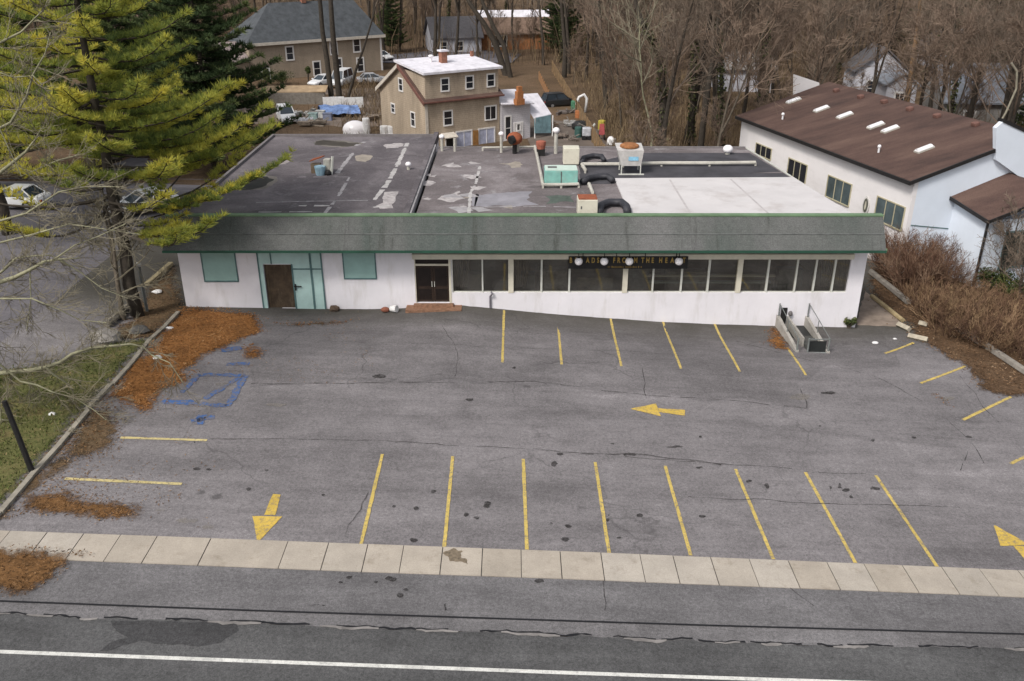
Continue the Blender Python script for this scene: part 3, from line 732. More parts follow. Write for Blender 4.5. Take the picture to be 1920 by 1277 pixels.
for a, b in ((_fr.outputs[0], _mx.inputs[0]), (_t.outputs[0], _mx.inputs[1]), (_g.outputs[0], _mx.inputs[2]), (_tc.outputs['Position'], _nz.inputs['Vector']), (_nz.outputs['Fac'], _rp.inputs['Value']), (_rp.outputs[0], _m2.inputs[0]), (_mx.outputs[0], _m2.inputs[1]), (_d.outputs[0], _m2.inputs[2]), (_m2.outputs[0], _o.inputs[0])): _nt.links.new(a, b)
mull = [(849, .05), (905, .08), (958, .28), (1015, .1), (1067, .1), (1171, .26), (1223, .09), (1276, .1), (1326, .11), (1383, .26), (1436, .1), (1489, .09), (1524, .09), (1559, .09), (1593, .08)]
mx = [(fx(a, 548), w) for a, w in mull]
for k, ((a, wa), (b, wb)) in enumerate(zip(mx, mx[1:])):
    w = B('shop_window', M_glass, [(a + wa/2, b - wb/2, YW+.14, YW+.155, zsill+.05, zhead-.02)])
    B('sill_frame', M_metal, [(a + wa/2, b - wb/2, YW+.08, YW+.2, zsill, zsill+.05)], w)
for a, wdt in mx:
    B('mullion', M_cream if wdt > .2 else M_metal, [(a - wdt/2, a + wdt/2, YW+.03 if wdt < .2 else YW-.03, YW+.24, zsill, zhead)])
M_in = plain('dark_interior', (0.26, 0.225, 0.19), 0.9, 0.45, .6); M_infl = plain('interior_floor', (0.30, 0.25, 0.19), 0.6, 0.4, .6)
inn = MB(); y1 = YW + 9
for q in (((dx0, YW+.3, .1), (dx0, y1, .1), (dx0, y1, 3.4), (dx0, YW+.3, 3.4)), ((wx1+.2, YW+.3, .1), (wx1+.2, y1, .1), (wx1+.2, y1, 3.4), (wx1+.2, YW+.3, 3.4)), ((dx0, y1, .1), (wx1+.2, y1, .1), (wx1+.2, y1, 3.4), (dx0, y1, 3.4)), ((dx0, YW+.3, 3.4), (wx1+.2, YW+.3, 3.4), (wx1+.2, y1, 3.4), (dx0, y1, 3.4))): inn.poly(q)
inn.build('interior_wall', M_in, shop)
MB().box(dx0, wx1+.2, YW+.32, y1, 0, .1).build('interior_floor', M_infl, shop)
# two long pale counters seen through the glass
M_count = plain('counter_white', (0.72, 0.70, 0.62), 0.5, .1); M_count2 = plain('counter_blue', (0.42, 0.50, 0.50), 0.5, .1)
c0, c1 = at_y(1211, 515, YW+.5), at_y(1452, 515, YW+.5)
MB().box(c0.x, c1.x, YW+.26, YW+.5, c0.z-.05, c0.z+.05).build('display_rail', M_count, shop)
MB().box(c0.x+.1, c1.x-.2, YW+.26, YW+.48, c0.z-.42, c0.z-.32).build('display_rail', M_count2, shop)
for k, (a, d, hh, ww) in enumerate(((880, 1.4, .9, 1.2), (990, 1.0, 1.1, .8), (1040, 2.2, .8, 1.6), (1120, 1.2, .7, 2.0), (1210, 2.6, 1.2, 1.2), (1300, 1.8, .9, 2.2), (1410, 1.3, 1.0, 1.0), (1500, 1.6, 1.2, 1.4), (1555, 1.1, .8, .9))):
    x = fx(a, 530); bevel(MB().box(x-ww/2, x+ww/2, YW+d, YW+d+.7, .1, zsill+hh*.6).build('display_case', plain('case%d' % k, ((0.30,0.27,0.22), (0.20,0.22,0.23), (0.38,0.36,0.32))[k % 3], .6, .4), shop), .04)
# draped cloth bunches inside the outer panes
M_cloth = plain('dusty_cloth', (0.22, 0.19, 0.14), 0.9, .3)
for a, b, s in ((862, 530, 1), (1540, 520, 1), (975, 515, .8), (1575, 525, .8)):
    p = at_y(a, b, YW+.6); mb = MB(); rr = random.Random(a)
    for k in range(7):
        x = p.x + (k-3)*.16*s; mb.tube([(x + .1*rr.random(), YW+.5+.08*rr.random(), zhead-.1), (x + .12*rr.random(), YW+.5, (zhead+zsill)/2), (x*.7 + p.x*.3, YW+.55, zsill+.15)], [.03, .05, .07], 5)
    mb.build('curtain', M_cloth, shop, smooth=True)

# ---- black sign board with gold letters
ys = YW - .30
s0, s1 = at_y(1066, 490, ys), at_y(1290, 490, ys); zs1, zs0 = at_y(1170, 481, ys).z, at_y(1170, 504, ys).z
sign = thing('sign_board', 'black signboard with gold capital letters hanging under the mansard', 'sign', ((s0.x+s1.x)/2, ys, zs0))
MB().box(s0.x, s1.x, ys, ys+.05, zs0, zs1).build('board', M_black, sign)
M_gold = plain('gold_letter', (0.36, 0.235, 0.055), 0.5, 0.3, 6, spec=.5)
def letters(txt, size, x, y, z, mat, parent, align='LEFT', sx=1.0, name='lettering'):
    c = bpy.data.curves.new(name, 'FONT'); c.body = txt; c.size = size; c.extrude = .012; c.align_x = align
    o = bpy.data.objects.new(name, c); col.objects.link(o); c.materials.append(mat)
    o.parent = parent; o.location = Vector((x, y, z)) - wloc(parent); o.rotation_euler = (R(90), 0, 0); o.scale = (sx, 1, 1)
    c.offset = .012
    bpy.context.view_layer.update()
    me = bpy.data.meshes.new_from_object(o.evaluated_get(bpy.context.evaluated_depsgraph_get())); w = o.matrix_basis.copy(); bpy.data.objects.remove(o)
    o = bpy.data.objects.new(name, me); col.objects.link(o); o.parent = parent; o.matrix_basis = w
    return o
span = s1.x - s0.x; px1 = span / 224.0
for ch, a in (('B', 1067.5), ('R', 1077), ('E', 1087), ('A', 1098.5), ('D', 1108.5), ('S', 1119), ('F', 1149), ('R', 1157), ('O', 1166), ('M', 1188), ('T', 1202), ('H', 1211), ('E', 1221), ('H', 1235), ('E', 1246.5), ('A', 1257), ('R', 1268), ('T', 1279.5)):
    letters(ch, .40, s0.x + (a - 1066) * px1 + .01, ys - .02, zs1 - .335, M_gold, sign, sx=.62)
mb = MB(); rr = random.Random(3); a = 1140.0
while a < 1206:
    w = rr.uniform(1.2, 2.6); x = s0.x + (a - 1066) * px1
    mb.box(x, x + w*px1*.7, ys-.012, ys, zs0 + .06, zs0 + .06 + rr.uniform(.06, .1)); a += w + (2.4 if rr.random() < .2 else .4)
mb.build('small_lettering', plain('dull_gold', (0.20, 0.13, 0.035), 0.6, .4), sign)
for a in (.12, .4, .64, .9):
    x = s0.x + span*a; MB().box(x-.02, x+.02, ys+.01, ys+.04, zs1, 3.6).build('hanger', M_black, sign)

# ---- globe lamps
M_globe = plain('opal_globe', (0.82, 0.79, 0.80), 0.25, 0.03, spec=.5)
for k, (a, t) in enumerate(((1085, 'white globe lamp in front of the signboard, leftmost of the four'), (1133, 'second white globe lamp from the left in front of the signboard'), (1180, 'third white globe lamp from the left, between two words of the sign'), (1273, 'white globe lamp at the right end of the signboard, set apart from the other three'))):
    y = YW - .62; p = at_y(a, 490, y)
    if k == 0:
        g0 = thing('globe_lamp', t, 'globe lamp', p, 'globe lamps under the mansard')
        MB().ball(p, .215, 18, 12).build('globe', M_globe, g0, smooth=True)
        MB().tube([p + Vector((0, 0, .19)), (p.x, p.y, 3.6)], .025, 6).build('stem', M_black, g0)
        MB().lathe(p + Vector((0, 0, .18)), [(.07, 0), (.09, .05), (.03, .07)], 10).build('fitter', M_black, g0)
    else:
        g = copy_tree(g0); g.location = p; g['label'] = t
# ---- wall pipe with spout
p = at_y(919, 568, YW-.08); q = at_y(921, 548, YW-.08)
MB().tube([(p.x, p.y, p.z-.3), (p.x, p.y, q.z-.25), (p.x+.12, p.y-.12, q.z-.05), (q.x, q.y-.02, q.z+.05)], .05, 7).build('standpipe', plain('grey_iron', (0.16, 0.15, 0.17), .6), shop)
# wall light above the stairwell
p = at_y(1482, 588, YW-.1); MB().ball(p, .12, 10, 6, (1, 1, 1.3)).build('wall_light', plain('lamp_grey', (0.12, 0.11, 0.11), .5), shop, smooth=True)

# ------------------------------------------------------------------ stairwell in front of the wall
M_conc2 = plain('stair_concrete', (0.33, 0.31, 0.28), 0.9, 0.25, 2, bump=.3)
sx0, sx1 = G(1489, 658).x, G(1554, 661).x; sy0 = G(1492, 661).y; sz = zg((sx0+sx1)/2, 43)
stair = thing('cellar_stairwell', 'sunken cellar stair with pale side walls and thin railings at the shop front', 'stairwell', ((sx0+sx1)/2, (sy0+YW)/2, sz))
w = .17
for x, hh in ((sx0, .42), (sx1-w, .36)):
    MB().prism([(x, sy0, sz-1.0), (x, YW-.003, sz-1.0), (x, YW-.003, sz+hh+.25), (x, sy0, sz+hh-.12)], (w, 0, 0)).build('side_wall', M_conc2, stair)
MB().box(sx0+w, sx1-w, sy0, sy0+.14, sz-.3, sz+.10).build('front_kerb', M_conc2, stair)
M_pit = plain('stairwell_dark', (0.022, 0.024, 0.024), .5)
MB().box(sx0+w, sx1-w, sy0+.14, YW-.003, sz+.012, sz+.03).build('pit_shade', M_pit, stair)  # near-black sheet at ground level paints the shaded depth of the stairwell
xm = sx0 + (sx1-sx0)*.36
MB().box(xm-.05, xm+.05, sy0+.9, YW-.003, sz+.03, sz+.6).build('middle_wall', M_conc2, stair)
MB().box(sx0+w+.05, xm-.09, YW-.05, YW-.004, sz+.03, sz+1.1).build('cellar_door', M_black, stair)
MB().box(xm+.09, sx1-w-.02, sy0+.16, sy0+.19, sz+.1, sz+.75).build('dark_panel', M_pit, stair)  # near-black panel behind the front rails, painting the dark inside
M_rail = plain('rail_paint', (0.15, 0.16, 0.155), .5, .25)
mb = MB()
for x in (sx0+.08, xm, sx1-.08):
    y = sy0+.08; mb.tube([(x, y, sz-.1), (x, y, sz+.95)], .05, 6)
    if x != xm: mb.tube([(x, YW-.12, sz+.5), (x, YW-.12, sz+1.4)], .035, 6); mb.tube([(x, y, sz+.93), (x, YW-.12, sz+1.36)], .022, 5); mb.tube([(x, (y+YW)/2, sz+.4), (x, (y+YW)/2, sz+1.14)], .022, 5)
mb.tube([(xm, sy0+.08, sz+.9), (sx1-.08, sy0+.08, sz+.9)], .03, 5); mb.tube([(xm, sy0+.06, sz+.14), (sx1-.08, sy0+.06, sz+.14)], .05, 5)
mb.build('railing', M_rail, stair)
mb = MB()
for k in range(5): mb.box(xm+.06, sx1-w-.01, sy0+.3+.42*k, sy0+.3+.42*(k+1)-.02, sz+.035, sz+.36-.075*k)
mb.build('step', plain('step_dark', (0.07, 0.07, 0.066), .9), stair)

# ------------------------------------------------------------------ machines and pipes standing on the roof
M_acw = plain('cream_sheet_metal', (0.60, 0.57, 0.47), 0.55, 0.08, 1.5, dirt=((0.3,0.25,0.18), 2, (1,1,1), .4)); M_grille = plain('grille_dark', (0.10, 0.10, 0.095), 0.6, .3)
M_rust = plain('rusty_sheet', (0.25, 0.075, 0.035), 0.8, .4, 3); M_orange = plain('orange_rust', (0.27, 0.115, 0.045), 0.8, .45, 3); M_acg = plain('mint_sheet_metal', (0.20, 0.42, 0.37), 0.6, 0.2, 1.5, dirt=((0.3,0.34,0.30), 2, (1,1,1), .5)); M_mintp = plain('pale_mint', (0.50, 0.60, 0.53), .6, .1)
def roofbox(name, label, px0, px1, pyb, h, d, mat, z=ZR, top=None, grille=True, cat='air conditioner', legs=.08, group='machines on the shop roof'):
    a, b = at_z(px0, pyb, z), at_z(px1, pyb, z); y = (a.y+b.y)/2
    t = thing(name, label, cat, ((a.x+b.x)/2, y + d/2, z), group)
    bevel(MB().box(a.x, b.x, y, y+d, z+legs, z+h).build('casing', mat, t), .04)
    mb = MB()
    for x in (a.x+.08, b.x-.14):
        for yy in (y+.06, y+d-.12): mb.box(x, x+.06, yy, yy+.06, z, z+legs)
    mb.build('foot', M_grille, t)
    if top: MB().box(a.x+.03, b.x-.03, y+.03, y+d-.03, z+h+.001, z+h+.05).build('lid', top, t)
    if grille:
        mb = MB(); n = 7
        for k in range(n): zz = z+legs+.1+(h-legs-.2)*k/n; mb.box(a.x+.08, b.x-.08, y-.02, y+.005, zz, zz+(h-legs-.2)/n*.45)
        mb.build('grille', M_grille, t)
        r = min(b.x-a.x, d)*.32; MB().lathe(((a.x+b.x)/2, y+d/2, z+h+(.055 if top else .005)), [(r, 0), (r, .05), (r*.85, .06), (r*.2, .04)], 14).build('fan', M_grille if not top else M_rust, t)
    return t, a, b, y
roofbox('roof_air_conditioner', 'cream box air conditioner on the roof behind the mint one', 1056, 1086, 311, 1.15, .95, M_acw, grille=False)
t, a, b, y = roofbox('roof_air_conditioner', 'mint green air conditioner with pale top on the shop roof', 1021, 1083, 351, 1.0, 1.25, M_acg, top=M_mintp, grille=False)
mb = MB(); mb.box((a.x+b.x)/2-.03, (a.x+b.x)/2+.03, y-.015, y+.002, ZR+.1, ZR+.95)
for k in range(6): mb.box(a.x+.12+k*.29, a.x+.2+k*.29, y-.02, y+.002, ZR+.15, ZR+.25)
mb.build('rust_spot', M_grille, t)
MB().box(a.x+.2, a.x+.75, y+.45, y+.85, ZR+1.052, ZR+1.07).build('vent', M_grille, t)
t, a, b, y = roofbox('roof_air_conditioner', 'cream air conditioner with rust red lid just behind the mansard edge', 1083, 1120, 409, 1.0, 1.0, M_acw, top=M_rust, grille=False)
MB().box(a.x+.15, a.x+.22, y-.015, y+.002, ZR+.5, ZR+.65).build('label_plate', M_grille, t)
# hopper shaped unit on a stand
a, b = at_z(1168, 328, ZR), at_z(1201, 328, ZR); y0 = a.y
t = thing('roof_cooler', 'tapered white roof cooler with rusty orange top on a thin stand', 'cooler', ((a.x+b.x)/2, y0+.8, ZR), 'machines on the shop roof')
cx = (a.x+b.x)/2 - .05; zz = ZR + .55
lo = [(cx-.62, y0+.1, zz), (cx+.62, y0+.1, zz), (cx+.62, y0+1.3, zz), (cx-.62, y0+1.3, zz)]; hi = [(cx-.92, y0-.05, zz+1.0), (cx+.72, y0-.05, zz+1.0), (cx+.75, y0+1.5, zz+1.15), (cx-.95, y0+1.5, zz+1.15)]
MB().add(lo + hi, [(3,2,1,0),(4,5,6,7),(0,1,5,4),(1,2,6,5),(2,3,7,6),(3,0,4,7)]).build('casing', plain('white_sheet', (0.48,0.46,0.44), .6, .2, 2), t)
MB().box(cx-.2, cx+.42, y0+.01, y0+.06, zz+.35, zz+.8).build('blue_plate', plain('light_blue', (0.22,0.45,0.60), .5, .2), t)
mb = MB(); mb.lathe((cx-.1, y0+.7, zz+1.08), [(.6, 0), (.6, .12), (.45, .2), (.1, .22)], 12); mb.build('rusty_fan', M_orange, t)
mb = MB()
for x, yy in ((cx-.6, y0+.1), (cx+.6, y0+.1), (cx-.6, y0+1.3), (cx+.6, y0+1.3)): mb.tube([(x, yy, ZR), (x, yy, zz)], .04, 5)
mb.tube([(cx-.8, y0-.1, ZR+.05), (cx+.8, y0-.1, ZR+.05)], .05, 5); mb.build('stand', M_metal, t)
# black ducts
M_duct = plain('black_duct', (0.034, 0.034, 0.040), .55, .3, 2)
def duct(label, px, r=.2, z=.25, group='black ducts on the shop roof'):
    mb = MB(); mb.tube([Vector(p) + Vector((0, 0, z)) for p in rp(px)], r, 10)
    return tag(mb.build('roof_duct', M_duct, smooth=True), label, 'duct', group)
duct('black duct loop beside the cream roof box', [(1090, 312), (1094, 302), (1110, 298), (1128, 299), (1132, 306)], .17, .22)
duct('black duct loop beside the mint unit', [(1092, 348), (1102, 342), (1120, 338), (1140, 338), (1148, 345)], .19, .24)
duct('fat black duct between the rust lidded unit and the white membrane', [(1122, 408), (1126, 394), (1140, 388), (1165, 388), (1174, 396), (1176, 406)], .22, .26)
# small vents with white caps, chimneys, junk
def vent(label, px, py, h, r=.1, cap=True, mat=None, name='roof_vent', z=ZR, cat='vent'):
    p = at_z(px, py, z); t = thing(name, label, cat, p, 'vent pipes on the shop roof')
    MB().tube([p, p + Vector((0, 0, h))], r, 8).build('pipe', mat or M_pipe, t)
    if cap: MB().ball(p + Vector((0, 0, h)), r*2.0, 10, 6, (1, 1, .8)).build('cap', M_globe, t, smooth=True)
    return t
vent('white capped vent pipe at the rear roof edge, left of the tan house porch', 829, 283, 1.0)
vent('plain white stub pipe at the rear roof edge', 853, 284, .9, .09, False)
vent('tall white capped vent pipe before the tan house corner', 940, 286, 1.3, .1)
vent('short white capped vent beside the rusty hood', 971, 284, .7, .1)
vent('tall white flue on the roof before the back yard', 1042, 288, 1.6, .13)
vent('white knob vent at the far right of the black roofing', 1364, 289, .35, .18)
vent('small white vent on the left roof near the divider', 766, 318, .35, .1, True)
p = at_z(965, 288, ZR); t = thing('exhaust_hood', 'rusty red exhaust hood at the rear of the roof', 'exhaust', p, 'machines on the shop roof')
MB().ball(p + Vector((0, 0, 1.05)), .5, 12, 8, (1.1, .9, .9)).build('hood', M_rust, t, smooth=True); MB().tube([p, p + Vector((0, 0, .8))], .16, 8).build('pipe', M_black, t)
MB().tube([p + Vector((-.3, -.46, 1.0)), p + Vector((-.1, -.3, 1.05))], .3, 10).build('mouth', M_black, t)
p = at_z(1014, 291, ZR); t = thing('roof_chimney', 'short orange red chimney pot with black base on the roof', 'chimney', p, 'machines on the shop roof')
MB().box(p.x-.28, p.x+.28, p.y-.28, p.y+.28, p.z, p.z+.45).build('base', M_black, t); MB().lathe(p + Vector((0, 0, .45)), [(.28, 0), (.34, .3), (.34, .5), (.2, .55)], 12).build('pot', plain('terracotta', (0.30,0.10,0.065), .85, .3, 4), t)
# junk heap on the left roof
p = at_z(603, 327, ZR); t = thing('scrap_heap', 'scrap heap with a rust red sheet and pale blue tub on the left roof', 'scrap heap', p)
MB().prism([(p.x-.75, p.y+.2, p.z+.75), (p.x+.05, p.y+.25, p.z+1.0), (p.x+.15, p.y+.7, p.z+1.0), (p.x-.6, p.y+.7, p.z+.8)], (0, 0, .06)).build('rusty_sheet', M_rust, t)
MB().lathe((p.x-.05, p.y-.1, p.z), [(.28, 0), (.36, .5), (.36, .55), (.3, .5)], 12).build('tub', plain('pale_blue_tub', (0.28,0.42,0.5), .6), t)
MB().box(p.x+.15, p.x+.55, p.y+.1, p.y+.6, p.z, p.z+.9).build('white_box', M_pipe, t); MB().tube([p + Vector((.62, 0, 0)), p + Vector((.75, .2, 1.1))], .09, 6).build('pipe', M_metal, t)
MB().box(p.x-.7, p.x-.1, p.y+.25, p.y+.65, p.z, p.z+.6).build('crate', plain('old_wood', (0.16,0.12,0.08), .9), t)
MB().ball(p + Vector((.45, -.15, .12)), .22, 10, 6).build('black_bag', M_black, t)
# ------------------------------------------------------------------ building helpers on rotated axes
def U(az): return Vector((math.sin(R(az)), math.cos(R(az)), 0))
ZUP = Vector((0, 0, 1))
M_winframe = plain('window_white', (0.72, 0.70, 0.68), 0.6, .06)
M_pane = plain('dark_pane', (0.022, 0.024, 0.030), 0.12, .3, 1.0, spec=.6)

def facade_window(parent, a, az, s, z, w, h, out, bars=1, frame=M_winframe, fw=.13, pane=M_pane, name='window', dz=.06):
    """window centred at distance s along azimuth az from corner a; out = outward unit normal"""
    u = U(az); c = Vector((a[0], a[1], 0)) + u * s + Vector((0, 0, z))
    def bx(mb, x0, x1, z0, z1, d0, d1):
        o = c + u*((x0+x1)/2) + out*((d0+d1)/2)
        mb.obox((o.x, o.y, c.z + z0), u, out, (x1-x0)/2, (d1-d0)/2, z1-z0); return mb
    mb = MB(); bx(mb, -w/2-fw, -w/2, -fw, h+fw, .004, dz); bx(mb, w/2, w/2+fw, -fw, h+fw, .004, dz); bx(mb, -w/2, w/2, h, h+fw, .004, dz); bx(mb, -w/2, w/2, -fw, 0, .004, dz+.03)
    if bars == 1: bx(mb, -w/2, w/2, h*.48, h*.48+.06, .004, dz-.01)
    elif bars > 1:
        for k in range(1, bars): bx(mb, -w/2 + w*k/bars - .03, -w/2 + w*k/bars + .03, 0, h, .004, dz-.01)
    f = mb.build(name, frame, parent)
    bx(MB(), -w/2, w/2, 0, h, .002, .02).build('pane', pane, f)
    return f

def siding(name, c, var=.16):
    m = Mat(name, .85, .2)
    o = m.ramp(m.noise(.7, 5, .7, m.coord((1,1,.25))), [(.3, tuple(x*(1-var) for x in c)), (.7, tuple(x*(1+var) for x in c))])
    wv = m.n('ShaderNodeTexWave', wave_type='BANDS', bands_direction='Z'); wv.inputs['Scale'].default_value = 1.6; wv.inputs['Distortion'].default_value = .3; m.l(m.coord(), wv.inputs['Vector'])
    o = m.mix(1.0, o, m.ramp(wv.outputs['Fac'], [(0, .84), (.25, 1.0)]), 'MULTIPLY')
    o = m.mix(1.0, o, m.ramp(m.noise(9, 3, .7), [(.25, .8), (.75, 1.2)]), 'MULTIPLY')
    m.color(o); return m.m

# ------------------------------------------------------------------ warehouse with the brown roof on the right
M_wall_r = plain('painted_block', (0.72, 0.69, 0.68), .85, .05, .5, bump=.15, bscale=6, dirt=((0.5,0.47,0.44), .6, (1,1,3), .3))
M_wall_b = plain('shaded_block', (0.64, 0.69, 0.76), .85, .05, .5, bump=.15, bscale=6)  # same white block as the long wall, its bluish shade mixed into the colour
m = Mat('brown_shingle', .9, .2)
o = m.ramp(m.noise(.35, 6, .65, m.coord((.35, 1.6, 1), (0, 0, R(-15)))), [(.3, (0.050,0.033,0.029)), (.5, (0.086,0.053,0.044)), (.70, (0.130,0.084,0.066))])
g = m.noise(14, 3, .8); o = m.mix(1.0, o, m.ramp(g, [(.25, .72), (.75, 1.3)]), 'MULTIPLY')
m.color(o).bump(g, .3, .02); M_brown = m.m
A = Vector((24.5, 52.8)); AZ = -14.9; ZE = 4.9
uw, vw = U(AZ), U(AZ + 90)                       # along the long wall, across the gable
fz_r = -4.0
rq = on_plane(1932, 256, A, AZ + 90); WID = 2*( (Vector((rq.x, rq.y)) - A).dot(Vector((vw.x, vw.y))) ); ZRI = rq.z
LEN = 21.6
def WP(s, t, z): p = A + Vector((uw.x, uw.y))*s + Vector((vw.x, vw.y))*t; return Vector((p.x, p.y, z))
ware = thing('warehouse', 'white block warehouse with dark brown shingled gable roof and skylights on the right', 'warehouse', WP(LEN/2, WID/2, zg(28, 60)))
mb = MB(); mb.prism([WP(0, 0, fz_r), WP(LEN, 0, fz_r), WP(LEN, 0, ZE), WP(0, 0, ZE)], vw*.3)
mb.build('long_wall', M_wall_r, ware)
mb = MB(); mb.prism([WP(0, .302, fz_r), WP(0, WID, fz_r), WP(0, WID, ZE), WP(0, WID/2, ZRI), WP(0, .302, ZE+.02)], uw*.3); mb.build('gable_wall', M_wall_b, ware)
mb = MB(); mb.prism([WP(LEN, .302, fz_r), WP(LEN, WID, fz_r), WP(LEN, WID, ZE), WP(LEN, WID/2, ZRI), WP(LEN, .302, ZE+.02)], -uw*.3)
mb.prism([WP(0.302, WID, fz_r), WP(LEN-.302, WID, fz_r), WP(LEN-.302, WID, ZE), WP(.302, WID, ZE)], -vw*.3); mb.build('rear_wall', M_wall_r, ware)
oh = .45; rise = (ZRI-ZE)/(WID/2)
mb = MB()
mb.prism([WP(-oh*.4, -oh, ZE-oh*rise+.05), WP(-oh*.4, WID/2, ZRI+.05), WP(LEN+.2, WID/2, ZRI+.05), WP(LEN+.2, -oh, ZE-oh*rise+.05)], (0, 0, .14))
mb.build('roof', M_brown, ware)
MB().prism([WP(-oh*.4, WID+oh, ZE-oh*rise+.05), WP(LEN+.2, WID+oh, ZE-oh*rise+.05), WP(LEN+.2, WID/2+.002, ZRI+.05), WP(-oh*.4, WID/2+.002, ZRI+.05)], (0, 0, .14)).build('roof', M_brown, ware)
MB().prism([WP(-oh*.4-.06, -oh-.1, ZE-oh*rise-.06), WP(LEN+.2, -oh-.1, ZE-oh*rise-.06), WP(LEN+.2, -oh-.1, ZE-oh*rise+.17), WP(-oh*.4-.06, -oh-.1, ZE-oh*rise+.17)], vw*.1).build('gutter', M_black, ware)
for sgn in (0, 1):
    MB().prism([WP(-oh*.4-.08, -oh if not sgn else WID+oh, ZE-oh*rise-.04), WP(-oh*.4-.08, WID/2, ZRI-.02), WP(-oh*.4-.08, WID/2, ZRI+.2), WP(-oh*.4-.08, -oh if not sgn else WID+oh, ZE-oh*rise+.2)], uw*.08).build('barge_board', M_black, ware)
# skylights and roof vents, placed on the roof slope
def on_roof(px, py):
    d = ray(px, py); o0 = Vector((0, 0, H)); p0 = WP(0, 0, ZE+.19); nrm = (uw).cross(WP(0, WID/2, ZRI+.19) - p0)
    t = (p0 - o0).dot(nrm) / d.dot(nrm); return o0 + d*t
slope = (WP(0, 1, ZE+rise) - WP(0, 0, ZE)).normalized(); rn = slope.cross(uw).normalized(); rn = rn if rn.z > 0 else -rn
M_sky = plain('skylight_dome', (0.70, 0.69, 0.70), .3, .05, spec=.5)
for a, b in ((1488, 190), (1540, 206), (1584, 218), (1642, 237), (1669, 244), (1733, 281)):
    p = on_roof(a, b); f = MB().obox(p, uw, slope, .25, .60, .09, up=rn).build('skylight', M_pipe, ware)
    mb = MB(); n0 = len(mb.v); 
    for k in range(7):
        q = math.pi*k/6; w = .22*math.cos(q); h = .1 + .13*math.sin(q)
        for s in (-.56, .56): mb.v.append(tuple(p + uw*w + slope*s*(1 if h < .15 else .93) + rn*h))
    for k in range(6): mb.f.append((2*k, 2*k+1, 2*k+3, 2*k+2))
    mb.f.append(tuple(range(0, 14, 2))); mb.f.append(tuple(range(13, 0, -2)))
    mb.build('dome', M_sky, f, smooth=False)
M_rvent = plain('brown_vent', (0.145, 0.075, 0.06), .8, .2)
for a, b in ((1568, 172), (1614, 184), (1658, 193), (1706, 207), (1757, 220), (1829, 236)):
    p = on_roof(a, b); bevel(MB().obox(p, uw, slope, .22, .2, .28, up=rn, z0=-.02).build('roof_vent', M_rvent, ware), .06)
for a, b in ((1467, 224), (1647, 286)):
    p = on_roof(a, b); mb = MB(); mb.tube([p, p + Vector((0, 0, .35))], .07, 7); mb.ball(p + Vector((0, 0, .4)), .13, 8, 5); mb.build('plumbing_vent', M_sky, ware)
# windows of the long wall
M_wpane = plain('tinted_pane', (0.075, 0.10, 0.105), .25, .35, .8, spec=.6); M_yframe = plain('beige_frame', (0.42, 0.38, 0.26), .7, .1)
for k, (a0, a1, b0, b1) in enumerate(((1417, 1447, 268, 300), (1477, 1513, 297, 344), (1550, 1596, 331, 384), (1641, 1696, 372, 428))):
    p, q = on_plane(a0, (b0+b1)/2-6, A, AZ), on_plane(a1, (b0+b1)/2+6, A, AZ); s0, s1 = sorted((Vector((p.x, p.y)) - A).dot(Vector((uw.x, uw.y))) for p in (p, q)); 
    zt_, zb_ = on_plane((a0+a1)/2, b0+6, A, AZ).z, on_plane((a0+a1)/2, b1-6, A, AZ).z
    f = facade_window(ware, A, AZ, (s0+s1)/2, zb_, s1-s0-.15, zt_-zb_, -vw, bars=3, frame=M_yframe, fw=.07, pane=M_wpane if k > 1 else M_pane)
# oval emblem plate beside the front window
p = on_plane(1625, 385, A, AZ); ut = Vector((uw.x, uw.y, 0)); mb = MB()
pts = [p - vw*.03 + ut*(.34*math.cos(2*math.pi*k/16)) + ZUP*(.62*math.sin(2*math.pi*k/16)) for k in range(16)]
em = MB().prism(pts, -vw*.05).build('oval_plate', plain('plate_white', (0.6,0.58,0.55), .6), ware)
MB().prism([p - vw*.085 + ut*(.24*math.cos(2*math.pi*k/16)) + ZUP*(.48*math.sin(2*math.pi*k/16)) for k in range(16)], -vw*.01).build('oval_field', plain('plate_dark', (0.10,0.10,0.08), .6), em)
MB().prism([p - vw*.097 + ut*(.08*math.cos(2*math.pi*k/12)) + ZUP*(.3*math.sin(2*math.pi*k/12)) for k in range(12)], -vw*.01).build('oval_core', plain('plate_pale', (0.5,0.47,0.38), .6), em)
# entrance wing projecting towards the street with its own lean-to roof
T0 = (Vector(on_plane(1782, 372, A, AZ+90)[:2]) - A).dot(Vector((vw.x, vw.y))); ZL = on_plane(1782, 372, A, AZ+90).z
q = on_plane(1849, 398, A + Vector((vw.x, vw.y))*T0, AZ); PROJ = -(Vector((q.x, q.y)) - (A + Vector((vw.x, vw.y))*T0)).dot(Vector((uw.x, uw.y)))
zq = ZL - .55
T1 = T0 + 8.0
MB().prism([WP(-.002, T0+.35, fz_r), WP(-PROJ, T0+.35, fz_r), WP(-PROJ, T0+.35, zq-.05), WP(-.002, T0+.35, ZL-.08)], vw*.3).build('wing_side_wall', M_wall_b, ware)
MB().prism([WP(-PROJ, T0+.652, fz_r), WP(-PROJ, T1, fz_r), WP(-PROJ, T1, zq-.05), WP(-PROJ, T0+.652, zq-.05)], uw*.3).build('wing_front_wall', M_wall_b, ware)
TR = T0 + 4.0
MB().prism([WP(-.005, T0, ZL), WP(-PROJ-.35, T0, zq), WP(-PROJ-.35, TR, zq+1.15), WP(-.005, TR, ZL+1.25)], (0, 0, .13)).build('wing_roof', M_brown, ware)
MB().prism([WP(-.005, TR+.003, ZL+1.25), WP(-PROJ-.35, TR+.003, zq+1.15), WP(-PROJ-.35, T1+.3, zq), WP(-.005, T1+.3, ZL)], (0, 0, .13)).build('wing_roof', M_brown, ware)
